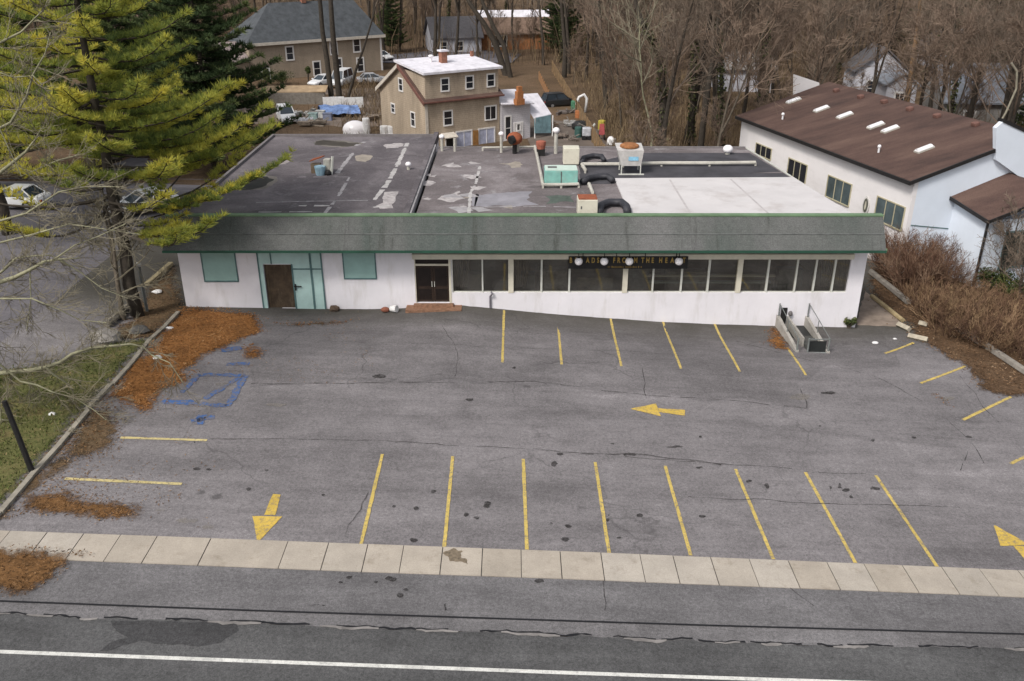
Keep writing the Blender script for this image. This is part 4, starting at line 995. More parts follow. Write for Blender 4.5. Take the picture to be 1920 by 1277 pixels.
MB().prism([WP(-PROJ-.42, T0, zq-.05), WP(-PROJ-.42, TR, zq+1.1), WP(-PROJ-.42, TR, zq+1.3), WP(-PROJ-.42, T0, zq+.15)], uw*.06).build('barge_board', M_black, ware)
MB().prism([WP(-.01, T0-.08, ZL-.08), WP(-PROJ-.35, T0-.08, zq-.08), WP(-PROJ-.35, T0-.08, zq+.14), WP(-.01, T0-.08, ZL+.14)], vw*.07).build('gutter', M_black, ware)
MB().tube([WP(-PROJ-.1, T0+.22, zq), WP(-PROJ-.1, T0+.22, fz_r+1)], .08, 6).build('downpipe', M_black, ware)
facade_window(ware, WP(-PROJ, T0, 0), AZ+90, 3.0, zq-3.1, 2.2, 2.2, -uw, bars=2, frame=M_tframe, fw=.1, pane=plain('ivy_dark_pane', (0.03,0.04,0.035), .3))
# painted guide line and cable across the front
MB().prism([WP(-.02, .3, 2.05), WP(-.02, T0+.3, 1.6), WP(-.02, T0+.3, 1.66), WP(-.02, .3, 2.11)], -uw*.015).build('wall_joint', M_tframe, ware)
_e = WP(LEN+.25, 0, 0); MB().prism([on_plane(1490, 200, _e, AZ+90), on_plane(1540, 190, _e, AZ+90), on_plane(1536, 155, _e, AZ+90), on_plane(1491, 140, _e, AZ+90)], uw*.3).build('rear_parapet', M_wall_r, ware)
_a = A - Vector((uw.x, uw.y))*.30
_q = [on_plane(a, b, _a, AZ+90) for a, b in ((1868, 300), (1868, 240), (1880, 229), (1925, 250), (2005, 287), (2005, 400), (1930, 345))]
MB().prism(_q, uw*.29).build('front_parapet', M_wall_b, ware)
MB().prism([_q[2] - uw*.06, _q[4] - uw*.06, _q[4] - uw*.06 + ZUP*.2, _q[2] - uw*.06 + ZUP*.2], uw*.5).build('parapet_cap', M_black, ware)

# tall mast with antenna bow behind the gable ridge
p = on_plane(1868, 250, A, AZ+90) + uw*.2
MB().tube([p, p + Vector((.45, 0, 1.2)), p + Vector((.75, 0, 2.6)), p + Vector((.55, 0, 3.6)), p + Vector((.1, 0, 4.1))], .06, 7).build('flue_bow', plain('dull_flue', (0.22, 0.20, 0.15), .5), ware)

# ------------------------------------------------------------------ tan house behind the shop
M_tan = siding('tan_clapboard', (0.40, 0.325, 0.245), .26); M_snow = plain('white_roofing', (0.66, 0.64, 0.68), .8, .14, 1.2, dirt=((0.35,0.33,0.36), 1.4, (1,1,1), .5)); M_trimr = plain('red_brown_trim', (0.16, 0.075, 0.06), .8, .25); M_trimw = plain('pale_trim', (0.55, 0.50, 0.43), .7, .15); M_brickc = plain('brick_chimney', (0.26, 0.12, 0.08), .9, .3, 5)
C = Vector((-8.5, 88.0)); AF, AS = 57.0, -33.0; uf, us = U(AF), U(AS)
LF, WS = 8.6, 10.2; HE, HR = 3.7, 6.5; HB = -3.0
def HP(s, t, z): p = C + Vector((uf.x, uf.y))*s + Vector((us.x, us.y))*t; return Vector((p.x, p.y, z))
tan = thing('clapboard_house', 'tan clapboard house with steep gable and white dormer roof behind the shop', 'house', HP(LF/2, WS/2, zg(-8, 92)))
MB().prism([HP(0, 0, HB), HP(0, WS, HB), HP(0, WS, HE), HP(0, WS/2, HR), HP(0, 0, HE)], uf*.25).build('gable_wall', M_tan, tan)
MB().prism([HP(.252, 0, HB), HP(LF, 0, HB), HP(LF, 0, HE), HP(.252, 0, HE)], us*.25).build('front_wall', M_tan, tan)
MB().prism([HP(LF, .252, HB), HP(LF, WS, HB), HP(LF, WS, HE), HP(LF, WS/2, HR), HP(LF, .252, HE)], -uf*.25).build('gable_wall', M_tan, tan)
MB().prism([HP(.252, WS, HB), HP(LF-.252, WS, HB), HP(LF-.252, WS, HE), HP(.252, WS, HE)], -us*.25).build('rear_wall', M_tan, tan)
hr = (HR-HE)/(WS/2)
MB().prism([HP(-.3, WS+.4, HE-.4*hr), HP(LF+.3, WS+.4, HE-.4*hr), HP(LF+.3, WS/2, HR), HP(-.3, WS/2, HR)], (0, 0, .15)).build('roof', M_snow, tan)
MB().prism([HP(-.3, -.4, HE-.4*hr), HP(-.3, WS/2-.002, HR), HP(LF+.3, WS/2-.002, HR), HP(LF+.3, -.4, HE-.4*hr)], (0, 0, .15)).build('roof', M_brown, tan)
MB().prism([HP(-.36, -.45, HE-.4*hr+.04), HP(LF+.35, -.45, HE-.4*hr+.04), HP(LF+.35, -.45, HE-.4*hr+.18), HP(-.36, -.45, HE-.4*hr+.18)], us*.1).build('eave_trim', M_trimr, tan)
for t0, t1, mt in ((-.4, WS/2, M_trimr), (WS+.4, WS/2, M_trimw)):
    MB().prism([HP(-.38, t0, HE-.4*hr-.15), HP(-.38, t1, HR-.15), HP(-.38, t1, HR+.22), HP(-.38, t0, HE-.4*hr+.22)], uf*.08).build('barge_board', mt, tan)
MB().prism([HP(-.05, -.03, HB), HP(.25, -.03, HB), HP(.25, -.03, HE-.3), HP(-.05, -.03, HE-.3)], -us*.05).build('corner_board', M_trimw, tan)
# full-width shed dormer with the white roof
dz = 6.2
MB().prism([HP(.1, .05, HE), HP(LF-.1, .05, HE), HP(LF-.1, .05, dz), HP(.1, .05, dz)], us*.25).prism([HP(.1, .302, HE), HP(.1, WS/2, HE), HP(.1, WS/2, dz), HP(.1, .302, dz)], uf*.2).prism([HP(LF-.1, .302, HE), HP(LF-.1, WS/2, HE), HP(LF-.1, WS/2, dz), HP(LF-.1, .302, dz)], -uf*.2).build('dormer_wall', M_tan, tan)
MB().prism([HP(-.2, -.3, dz+.0), HP(LF+.25, -.3, dz+.0), HP(LF+.15, WS*.62, dz+.55), HP(-.1, WS*.62, dz+.55)], (0, 0, .22)).build('dormer_roof', M_snow, tan)
for s in (2.3, 5.1, 7.6): facade_window(tan, HP(0, .05, 0), AF, s, HE+.85, .75, 1.1, -us)
facade_window(tan, C, AF, 2.5, 1.2, .85, 1.3, -us); facade_window(tan, C, AF, 7.5, 1.25, 1.2, 1.25, -us, bars=2)
facade_window(tan, C, AS, 2.7, .9, .75, 1.3, -uf); facade_window(tan, C, AS, 5.1, 4.1, .75, 1.1, -uf); facade_window(tan, C, AS, 7.2, 1.6, .7, .8, -uf)
M_slide = plain('curtained_glass', (0.42, 0.44, 0.56), .3, .25, 2, spec=.5)
for s, w in ((4.3, 1.7), (7.0, 1.8)): facade_window(tan, C, AF, s, -1.6, w, 1.9, -us, bars=2, pane=M_slide)
pd = facade_window(tan, C, AF, 2.6, -1.9, .8, 1.9, -us, bars=0, name='back_door', pane=M_black)
MB().obox(HP(5.65, -.08, -1.7), uf, us, .3, .04, 2.0).build('timber_post', plain('orange_timber', (0.30,0.15,0.05), .8), tan)
MB().prism([HP(1.6, -.05, .35), HP(3.1, -.05, .35), HP(3.1, -1.0, .05), HP(1.6, -1.0, .05)], (0, 0, .08)).build('awning', M_trimw, tan)
for s, t, z, h, w in ((4.0, WS*.33, dz+.45, 1.15, .32), (8.4, WS*.5, dz+.3, .9, .14)):
    c_ = MB().obox(HP(s, t, z), uf, us, w, w, h).build('chimney', M_brickc, tan)
    if w > .2: MB().obox(HP(s, t, z+h), uf, us, w+.12, w+.12, .16).build('chimney_cap', M_snow, c_)
p = HP(3.0, WS*.4, dz+.5); mb = MB(); mb.tube([p, p + ZUP*.55], .1, 7); mb.ball(p + ZUP*.65, .28, 10, 6, (1,1,.5)); mb.build('roof_cowl', M_globe, tan)

# white annexe with the orange chimney
D = HP(LF+.1, -.2, 0); an = thing('white_annexe', 'small white annexe with orange brick chimney and sagging blue awning', 'annexe', HP(LF+2, 1.2, zg(2, 90)))
MB().prism([D + ZUP*HB, D + uf*3.6 + ZUP*HB, D + uf*3.6 + ZUP*2.4, D + ZUP*2.7], us*3.2).build('wall', siding('white_clapboard', (0.52, 0.50, 0.52), .12), an)
MB().prism([D - us*.3 + ZUP*2.6 - uf*.1, D - us*.3 + uf*3.9 + ZUP*2.35, D + us*3.4 + uf*3.9 + ZUP*3.3, D + us*3.4 + ZUP*3.5 - uf*.1], (0, 0, .12)).build('roof', M_snow, an)
mb = MB(); mb.obox(D - us*.45 + uf*1.9 + ZUP*2.5, uf, us, .5, .3, .6); mb.obox(D - us*.45 + uf*1.9 + ZUP*3.1, uf, us, .36, .26, .75); mb.obox(D - us*.45 + uf*1.9 + ZUP*3.85, uf, us, .24, .2, .5); mb.build('chimney', plain('orange_brick', (0.36, 0.15, 0.06), .9, .3, 4), an)
facade_window(an, D, AF, .8, -1.0, .6, 2.3, -us); facade_window(an, D, AF, 2.1, -2.4, .9, 2.9, -us, bars=0, name='white_door', pane=M_winframe); facade_window(an, D, AF, 2.1, -.2, .35, .6, -us, bars=0, dz=.09)
MB().prism([D + uf*3.65 - us*.6 + ZUP*.9, D + uf*6.2 - us*.2 + ZUP*1.0, D + uf*6.3 + us*2.6 + ZUP*2.8, D + uf*3.65 + us*2.6 + ZUP*2.9], (0, 0, .08)).build('awning', M_snow, an)
MB().prism([D + uf*3.7 - us*.75 + ZUP*-.6, D + uf*6.1 - us*.3 + ZUP*-.9, D + uf*6.15 - us*.25 + ZUP*1.0, D + uf*3.7 - us*.65 + ZUP*.95], us*.06).build('tarp_curtain', plain('blue_grey_tarp', (0.24, 0.38, 0.42), .7, .35, 1.5), an)
for s in (3.8, 6.1): MB().tube([D + uf*s - us*.6 + ZUP*HB, D + uf*s - us*.6 + ZUP*1.0], .07, 6).build('post', M_winframe, an)

# ------------------------------------------------------------------ large grey-beige house further back
M_beige = siding('beige_shingle_wall', (0.33, 0.27, 0.205)); M_slate = plain('slate_roof', (0.064, 0.070, 0.076), .9, .3, 1.2, bump=.3)
C2 = Vector(tuple(at_y(522, 152, 135.0)[:2])); A2F = 54.0; u2, v2 = U(A2F), U(A2F-90)
def KP(s, t, z): p = C2 + Vector((u2.x, u2.y))*s + Vector((v2.x, v2.y))*t; return Vector((p.x, p.y, z))
big = thing('beige_house', 'large beige two storey house with dark slate hipped roof, half behind the pines', 'house', KP(8, 4, zg(-28, 140)))
L2, W2, E2, R2 = 17.5, 9.0, 4.2, 9.3
MB().prism([KP(-4, 0, -4), KP(L2, 0, -4), KP(L2, 0, E2), KP(-4, 0, E2)], v2*W2).build('wall', M_beige, big)
a_, b_, c_, d_ = KP(-4.5, -.5, E2), KP(L2+.5, -.5, E2), KP(L2+.5, W2+.5, E2), KP(-4.5, W2+.5, E2); e_, f_ = KP(1.5, W2/2, R2), KP(L2-2.2, W2/2, R2)
MB().add([a_, b_, c_, d_, e_, f_], [(0,1,5,4), (1,2,5), (2,3,4,5), (3,0,4), (3,2,1,0)]).build('roof', M_slate, big)
MB().prism([KP(-4.5, -.56, E2-.28), KP(L2+.5, -.56, E2-.28), KP(L2+.5, -.56, E2+.12), KP(-4.5, -.56, E2+.12)], v2*.06).build('eave_trim', M_trimw, big)
MB().prism([KP(L2-.3, -.02, -4), KP(L2, -.02, -4), KP(L2, -.02, E2-.3), KP(L2-.3, -.02, E2-.3)], -v2*.05).build('corner_board', M_winframe, big)
for s, z in ((2.2, 1.7), (9.3, 2.0), (13.2, 2.1)): facade_window(big, KP(0, 0, 0), A2F, s, z, .95, 1.7, -v2, fw=.2)
for s, z in ((-1.8, -1.2), (6.3, -.9), (9.9, -.7), (13.6, -.9)): facade_window(big, KP(0, 0, 0), A2F, s, z, .95, 1.9, -v2, fw=.2)
p = KP(L2-1.4, W2*.2, 6.0); MB().ball(p, .35, 8, 6).ball(KP(L2-.6, W2*.1, 5.2), .28, 8, 6).build('dish', M_globe, big, smooth=True)
p = KP(7, W2/2, R2-.2); MB().obox(p, u2, v2, .35, .35, 1.2).build('chimney', M_brickc, big)
# lower wing to the left
lw = thing('low_beige_wing', 'lower beige annexe with pale roof half hidden behind the dark pines', 'annexe', KP(-7.5, 2, zg(-40, 130)))
MB().prism([KP(-10.5, -.3, -4), KP(-4.2, -.3, -4), KP(-4.2, -.3, 2.0), KP(-10.5, -.3, 2.0)], v2*7).build('wall', M_beige, lw)
MB().prism([KP(-11, -.8, 1.9), KP(-4.2, -.8, 1.9), KP(-4.2, 3.5, 4.2), KP(-11, 3.5, 4.2)], (0, 0, .15)).build('roof', plain('faded_roof', (0.26, 0.21, 0.20), .9, .2), lw)
facade_window(lw, KP(0, -.3, 0), A2F, -6.5, -1.2, .9, 1.9, -v2, fw=.2)

# ------------------------------------------------------------------ far houses glimpsed through the wood
def far_house(name, label, px, py, Y, az, L, Wd, he, hr_, wall, roof, zb, chim=False, wins=(), ridge='long', front_gable=False):
    p0 = at_y(px, py, Y); u, v = U(az), U(az-90); c = Vector((p0.x, p0.y, 0))
    def Q(s, t, z): q = c + u*s + v*t; return Vector((q.x, q.y, zb + z))
    t = thing(name, label, 'house', Q(L/2, Wd/2, 0))
    if not front_gable:
        MB().prism([Q(0, 0, -3), Q(L, 0, -3), Q(L, 0, he), Q(0, 0, he)], v*Wd).prism([Q(.02, 0, he), Q(.02, Wd, he), Q(.02, Wd/2, hr_-.1)], u*(L-.04)).build('wall', wall, t)
        sl = (hr_-he)/(Wd/2)
        MB().prism([Q(-.4, -.5, he-.5*sl+.1), Q(L+.4, -.5, he-.5*sl+.1), Q(L+.4, Wd/2, hr_+.1), Q(-.4, Wd/2, hr_+.1)], (0,0,.2)).prism([Q(-.4, Wd+.5, he-.5*sl+.1), Q(-.4, Wd/2+.01, hr_+.1), Q(L+.4, Wd/2+.01, hr_+.1), Q(L+.4, Wd+.5, he-.5*sl+.1)], (0,0,.2)).build('roof', roof, t)
    else:
        MB().prism([Q(0, 0, -3), Q(L, 0, -3), Q(L, 0, he), Q(L/2, 0, hr_), Q(0, 0, he)], v*Wd).build('wall', wall, t)
        sl = (hr_-he)/(L/2)
        MB().prism([Q(-.4, -.4, he-.4*sl+.1), Q(-.4, Wd+.3, he-.4*sl+.1), Q(L/2, Wd+.3, hr_+.1), Q(L/2, -.4, hr_+.1)], (0,0,.2)).prism([Q(L+.4, -.4, he-.4*sl+.1), Q(L/2+.01, -.4, hr_+.1), Q(L/2+.01, Wd+.3, hr_+.1), Q(L+.4, Wd+.3, he-.4*sl+.1)], (0,0,.2)).build('roof', roof, t)
    for s, z, w, h, bars in wins: facade_window(t, (c.x, c.y), az, s, zb + z, w, h, -v, bars=bars, fw=.22)
    if chim: MB().obox(Q(L*.3, Wd/2, hr_-.3), u, v, .45, .45, 1.6).build('chimney', M_brickc, t)
    return t
M_orangeb = plain('orange_brick_wall', (0.30, 0.13, 0.055), .9, .25, 2); M_gwall = siding('grey_white_siding', (0.46, 0.46, 0.50), .12); M_greyr = plain('grey_roof', (0.24, 0.255, 0.285), .9, .25, 1); M_darkr = plain('dark_far_roof', (0.10, 0.095, 0.10), .9, .2); M_pwall = plain('white_far_wall', (0.50, 0.50, 0.54), .8, .15, .6); M_dim = siding('dim_siding', (0.30, 0.285, 0.27))
far_house('brick_house', 'orange brick bungalow with white topped roof and triple window behind the tan house', 902, 92, 172, 84, 13, 9, 2.8, 6.0, M_orangeb, plain('brown_far_roof', (0.17, 0.115, 0.085), .9, .25), zg(-4, 175)+.3, wins=((3.4, .6, 2.6, 1.7, 3),))
_bh = [o for o in col.objects if o.name.startswith('brick_house')][0]
_b0 = at_y(902, 92, 172); _ub, _vb = U(84), U(-6); _zb = zg(-4, 175)+.3
MB().prism([Vector((_b0.x, _b0.y, 0)) + _ub*s + _vb*t + ZUP*(_zb + z) for s, t, z in ((-.3, 3.0, 5.1), (13.3, 3.0, 5.1), (13.3, 4.5, 6.35), (-.3, 4.5, 6.35))], ZUP*.12).build('white_ridge', M_snow, _bh)
far_house('white_cottage', 'white cottage with a dark porch left of the leaning trunks', 812, 84, 168, 75, 9, 8, 3.0, 6, M_pwall, M_darkr, zg(-14, 170)-.4, wins=((2, .7, 1, 1.5, 1), (5, .7, 1, 1.5, 1)))
far_house('grey_roofed_house', 'house with pale grey hipped roof beyond the brown warehouse roof', 1768, 205, 104, 98, 11.5, 9, 3.2, 6.6, M_dim, M_greyr, zg(47, 106)-.6, wins=((8.3, .6, 1.2, 1.5, 2), (3.0, .6, 1.0, 1.4, 1)))
far_house('white_gabled_house', 'white narrow gabled house with paired window among the trunks', 1660, 182, 108, 100, 3.4, 6, 4.4, 5.6, M_pwall, M_greyr, zg(42, 110)-.6, wins=((1.6, 1.5, .9, 1.9, 2),), front_gable=True)
far_house('white_house', 'white house seen only in slivers between trunks behind the brown roof ridge', 1600, 172, 118, 96, 6.5, 6, 4.6, 7.2, M_pwall, M_darkr, zg(40, 120)-.6, wins=((2.2, 1.6, 1.0, 1.7, 1), (5, 1.6, .9, 1.7, 1)), front_gable=True)
far_house('pale_shed', 'long pale house front deep in the wood behind the underbrush', 1345, 168, 126, 92, 7.5, 6, 4.0, 5.6, M_gwall, M_dim, zg(32, 130)-.8)
far_house('hillside_house', 'grey hillside house with white gable end high on the right', 1790, 118, 150, 88, 10, 8, 3.5, 6.5, M_gwall, M_greyr, zg(76, 152)-1, wins=((2.5, .8, 1.1, 1.6, 1), (7, .8, 1.1, 1.6, 1)), front_gable=True)
far_house('upper_house', 'small far white house near the top right, left of the hillside house', 1738, 108, 152, 96, 6, 7, 3.5, 6.0, M_gwall, M_darkr, zg(70, 152)-1, front_gable=True)
far_house('edge_house', 'far grey house at the right edge beyond the bare trees', 1872, 130, 145, 80, 12, 8, 3.2, 6.2, M_dim, M_greyr, zg(80, 150)-1)

# ------------------------------------------------------------------ vehicles
M_cglass = plain('car_glass', (0.03, 0.04, 0.05), .08, .2, spec=.7); M_tyre = plain('tyre', (0.015,0.015,0.016), .9); M_rim = plain('rim', (0.35,0.35,0.36), .4, metal=.6); M_lamp = plain('headlamp', (0.7,0.7,0.68), .15, spec=.7); M_red = plain('tail_lamp', (0.35,0.02,0.02), .2)
def carpaint(name, c): 
    m = Mat(name, .28, .5); m.color(m.ramp(m.noise(.8, 3), [(.3, tuple(x*.93 for x in c)), (.7, c)])); return m.m
CP = {'white': carpaint('car_white', (.70,.70,.70)), 'silver': carpaint('car_silver', (.42,.43,.45)), 'black': carpaint('car_black', (.02,.02,.022)), 'cream': carpaint('car_cream', (.60,.56,.46))}
def make_car(label, paint, loc, rz, group, suv=False, van=False, scale=1.0):
    """car along +X, nose at +X; built at the origin"""
    root = thing('parked_car' if not van else 'parked_van', label, 'car' if not van else 'van', (0,0,0), group)
    L, Wd = (4.7, .92) if not van else (5.3, 1.0)
    hb, hr_ = (.92, 1.45) if not suv else (1.05, 1.75)
    if van: hb, hr_ = 1.15, 2.15
    # body sections along x: (x, half width, bottom, shoulder)
    S = [(-L/2, .74, .42, hb-.16), (-L/2+.12, .86, .30, hb-.02), (-L/2+.8, .92, .22, hb), (0, .93, .22, hb), (L/2-1.25, .92, .22, hb-.02), (L/2-.35, .86, .26, hb-.2), (L/2-.05, .72, .36, hb-.34), (L/2, .62, .42, hb-.42)]
    mb = MB(); k = 10
    for x, w, z0, z1_ in S:
        w *= Wd/.92; pr = [(-w*.9, z0), (-w, z0+.14), (-w*1.0, (z0+z1_)/2), (-w*.97, z1_-.1), (-w*.86, z1_), (w*.86, z1_), (w*.97, z1_-.1), (w*1.0, (z0+z1_)/2), (w, z0+.14), (w*.9, z0)]
        mb.v += [(x, a, b) for a, b in pr]
    for i in range(len(S)-1):
        for j in range(k):
            a, b = i*k + j, i*k + (j+1) % k; mb.f.append((a, b, b+k, a+k))
    mb.f.append(tuple(range(k-1, -1, -1))); mb.f.append(tuple((len(S)-1)*k + j for j in range(k)))
    body = mb.build('body', paint, root, smooth=False); bevel(body, .04, 2, 25)
    xb, xbt, xft, xf = (-L/2+.55, -L/2+1.15, L/2-2.25, L/2-1.35) if not suv else (-L/2+.1, -L/2+.4, L/2-2.2, L/2-1.4)
    if van: xb, xbt, xft, xf = -L/2+.06, -L/2+.2, L/2-1.7, L/2-.9
    w0, w1 = Wd*.88, Wd*.72
    mb = MB(); mb.add([(xb,-w0,hb-.01),(xf,-w0,hb-.01),(xf,w0,hb-.01),(xb,w0,hb-.01),(xbt,-w1,hr_-.05),(xft,-w1,hr_-.05),(xft,w1,hr_-.05),(xbt,w1,hr_-.05)], [(4,5,6,7),(0,1,5,4),(1,2,6,5),(2,3,7,6),(3,0,4,7),(3,2,1,0)])
    mb.build('window_band', M_cglass, root)
    mb = MB(); mb.box(xbt-.03, xft+.04, -w1-.02, w1+.02, hr_-.05, hr_)
    for s in (-1, 1):
        for xa, xt in ((xb, xbt), (xf, xft), ((xb+xf)/2, (xbt+xft)/2)):
            mb.tube([(xa, s*w0*1.005, hb-.02), (xt, s*w1*1.01, hr_-.04)], .05, 5)
    roof = mb.build('roof', paint, root)
    for s in (-1, 1):
        for x in (-L/2+.95, L/2-.95):
            w_ = MB(); w_.tube([(x, s*(Wd-.2), .33), (x, s*(Wd+.005), .33)], .33, 16); wo = w_.build('wheel', M_tyre, root)
            MB().tube([(x, s*(Wd-.02), .33), (x, s*(Wd+.015), .33)], .2, 12).build('rim', M_rim, wo)
        MB().box(L/2-.2, L/2-.03, s*.62-.14, s*.62+.14, hb-.46, hb-.32).build('headlight', M_lamp, root)
        MB().box(-L/2-.01, -L/2+.08, s*.66-.1, s*.66+.1, hb-.34, hb-.18).build('tail_light', M_red, root)
        MB().obox((xf-.1, s*(Wd+.06), hb-.02), (1,0,0), (0,1,0), .08, .1, .14).build('mirror', paint, root)
    root.location = loc; root.rotation_euler = (0, 0, R(rz)); root.scale = (scale,)*3
    return root
g1 = 'cars parked behind the shop'
make_car('white saloon with dark windscreen parked under the yellow pine beside the shop', CP['white'], G(272, 397), 222, None)
make_car('white off-road car with pale windscreen facing the shop at the edge of the pines', CP['white'], G(538, 228), -68, g1, suv=True)
make_car('white van facing out in front of the beige house', CP['white'], G(641, 160), -100, g1, van=True)
make_car('white car half hidden by the pair of dark trunks', CP['white'], G(605, 160), -120, g1)
make_car('low silver car right of the white van by the beige house', CP['silver'], G(700, 156), 18, g1)
make_car('white car seen beyond the right corner of the beige house', CP['white'], G(716, 112), -40, g1)
make_car('pale grey van seen through the yellow pine branches', CP['silver'], G(266, 218), -85, None, van=True)
make_car('white topped black pick-up in the back yard by the timber fence', CP['black'], G(1050, 200), 20, None, suv=True)
make_car('cream car at the left edge behind the bare branches', CP['white'], G(30, 388), 175, None)
# ------------------------------------------------------------------ kerbs, timbers, yard odds and ends
M_kerb = plain('kerb_concrete', (0.27, 0.245, 0.20), .95, .3, 2, bump=.4)
def kerb(name, px, w, h, mat=M_kerb, dz=0.0, kind='structure', seed=1):
    pts = [G(a, b) for a, b in px]; mb = MB(); rr = random.Random(seed)
    for a, b in zip(pts, pts[1:]):
        L = (b-a).length; k = max(1, round(L/2.2)); t = (b-a).normalized(); n = Vector((-t.y, t.x, 0)).normalized()
        for i in range(k):
            p, q = a + (b-a)*((i+.006)/k), a + (b-a)*((i+.994)/k); off = n*rr.uniform(-.04, .04)
            p = Vector((p.x, p.y, zg(p.x, p.y)+dz)) + off; q = Vector((q.x, q.y, zg(q.x, q.y)+dz)) + off + n*rr.uniform(-.04,.04)
            mb.prism([p - n*w/2 - ZUP*.1, q - n*w/2 - ZUP*.1, q + n*w/2 - ZUP*.1, p + n*w/2 - ZUP*.1], ZUP*(h+.1))
    o = mb.build(name, mat, origin=(0,0,0)); 
    return tag(o, kind=kind) if kind else o
kerb('lot_kerb', [(336, 587), (250, 680), (165, 772), (110, 838), (0, 965), (-120, 1100)], .2, .13)
kerb('side_yard_kerb', [(322, 497), (276, 536)], .28, .2, plain('yellowed_kerb', (0.30,0.25,0.15), .9, .3, 2))
M_log = plain('grey_timber', (0.20, 0.18, 0.155), .95, .3, 3, bump=.4)
def beam(label, name, px, r, mat=M_log, cat='timber', lift=0.0, group=None, n=7):
    pts = [G(a, b) + ZUP*(r*.8+lift) for a, b in px]; return tag(MB().tube(pts, r, n).build(name, mat), label, cat, group)
beam('grey fallen timber beam leaning by the pine trunk', 'timber_beam', [(200, 614), (240, 580)], .18)
beam('long grey rail along the foot of the brushy right bank, upper piece', 'timber_edging', [(1632, 514), (1668, 543), (1703, 572)], .2, group='timber edgings along the right bank')
beam('grey edging rail low on the right bank beneath the brown brush, lower piece', 'timber_edging', [(1790, 618), (1850, 655), (1925, 705), (1990, 750)], .2, group='timber edgings along the right bank')
M_log2 = plain('yellow_timber', (0.30, 0.235, 0.13), .95, .3, 3)
beam('thin yellowish timber edging the walk beside the shop corner', 'timber_edging', [(1634, 558), (1660, 578), (1692, 604)], .13, M_log2, group='timber edgings along the right bank')
def rock(label, px, py, s, mat, seed, name='rock', sc3=(1, .8, .6), cat='rock', group=None):
    p = G(px, py); rr = random.Random(seed); mb = MB(); mb.ball((0,0,0), 1, 9, 6)
    mb.v = [tuple(Vector(v) * (1 + .35*noise.noise(Vector(v)*1.7 + Vector((seed, 0, 0))))) for v in mb.v]
    mb.v = [(p.x + v[0]*s*sc3[0], p.y + v[1]*s*sc3[1], p.z + (v[2]*.8+.5)*s*sc3[2]) for v in mb.v]
    return tag(mb.build(name, mat), label, cat, group)
M_rock = plain('grey_rock', (0.26, 0.24, 0.22), .95, .3, 3, bump=.4); M_litw = plain('white_litter', (0.66, 0.65, 0.64), .8, .15, 4)
rock('grey boulder beside the bare trunk at the lot edge', 198, 640, .75, M_rock, 1); rock('dark rock beside the grey boulder', 262, 625, .5, plain('dark_rock', (0.09,0.085,0.08), .95, .3), 2)
for k, (a, b, s, t) in enumerate(((318, 617, .2, 'white litter scrap on the needles near the shop corner'), (295, 549, .28, 'pale litter scrap on the earth by the shop corner'), (296, 672, .22, 'white stone where the pale branch crosses the needles'), (98, 778, .16, 'white scrap lying on the grass strip'), (1641, 644, .17, 'white scrap on the asphalt right of the stairwell'), (1796, 594, .33, 'white bag caught in the brown brush on the right'), (1678, 636, .1, 'tiny white scrap on the asphalt below the shop corner'))):
    rock(t, a, b, s, M_litw, 10 + k, 'litter', (1, .8, .5), 'litter')
rock('small brown clump at the foot of the wall, right of the teal entrance', 627, 583, .28, plain('brown_clump', (0.10,0.07,0.05), .95, .4), 30, 'debris', (1, .7, .9), 'debris')
p = G(733, 585); t = thing('bucket', 'tipped white bucket with rusty rag by the brick step', 'bucket', p)
MB().tube([p + Vector((0, 0, .2)), p + Vector((.35, -.15, .25))], [.15, .2], 12).build('shell', M_litw, t); MB().ball(p + Vector((-.3, 0, .14)), .2, 8, 5, (1.3, 1, .7)).build('rag', plain('rust_rag', (0.22,0.08,0.05), .9), t)
for k, (a, b, c, d, t) in enumerate(((1683, 612, 1704, 622, 'broken pale kerb stone at the end of the yellowish timber'), (1702, 634, 1738, 642, 'pale kerb stone above the shortest yellow stall line'), (1722, 610, 1738, 614, 'small pale kerb fragment in the leaf litter'))):
    beam(t, 'kerb_stone', [(a, b), (c, d)], .17, plain('pale_stone%d' % k, (0.36, 0.32, 0.25), .95, .25), 'kerb stone', n=4)
# rough concrete walk right of the shop
struct('side_walk', rough_poly(gp([(1606, 610), (1622, 545), (1640, 562), (1690, 606), (1680, 612)]), .3, .06, 8), plain('brown_walk', (0.22, 0.175, 0.14), .95, .3, 1.5), .012)

# little conifer tuft at the right foot of the wall is added with the shrubs
# dark sign post on the grass strip and thin pole by the pine
p = G(61, 886); top = at_y(8, 752, p.y + .1)
t = thing('sign_post', 'dark leaning post on the grass strip at the left edge', 'post', p); MB().tube([p, Vector((top.x, top.y, top.z))], [.11, .09], 8).build('post', M_black, t)
p = G(276, 584); t = thing('marker_pole', 'thin grey pole with white cap beside the pine trunk', 'pole', p); MB().tube([p, p + ZUP*2.6], .09, 8).build('shaft', M_rail, t); MB().ball(p + ZUP*2.65, .14, 8, 6).build('cap', M_litw, t, smooth=True)

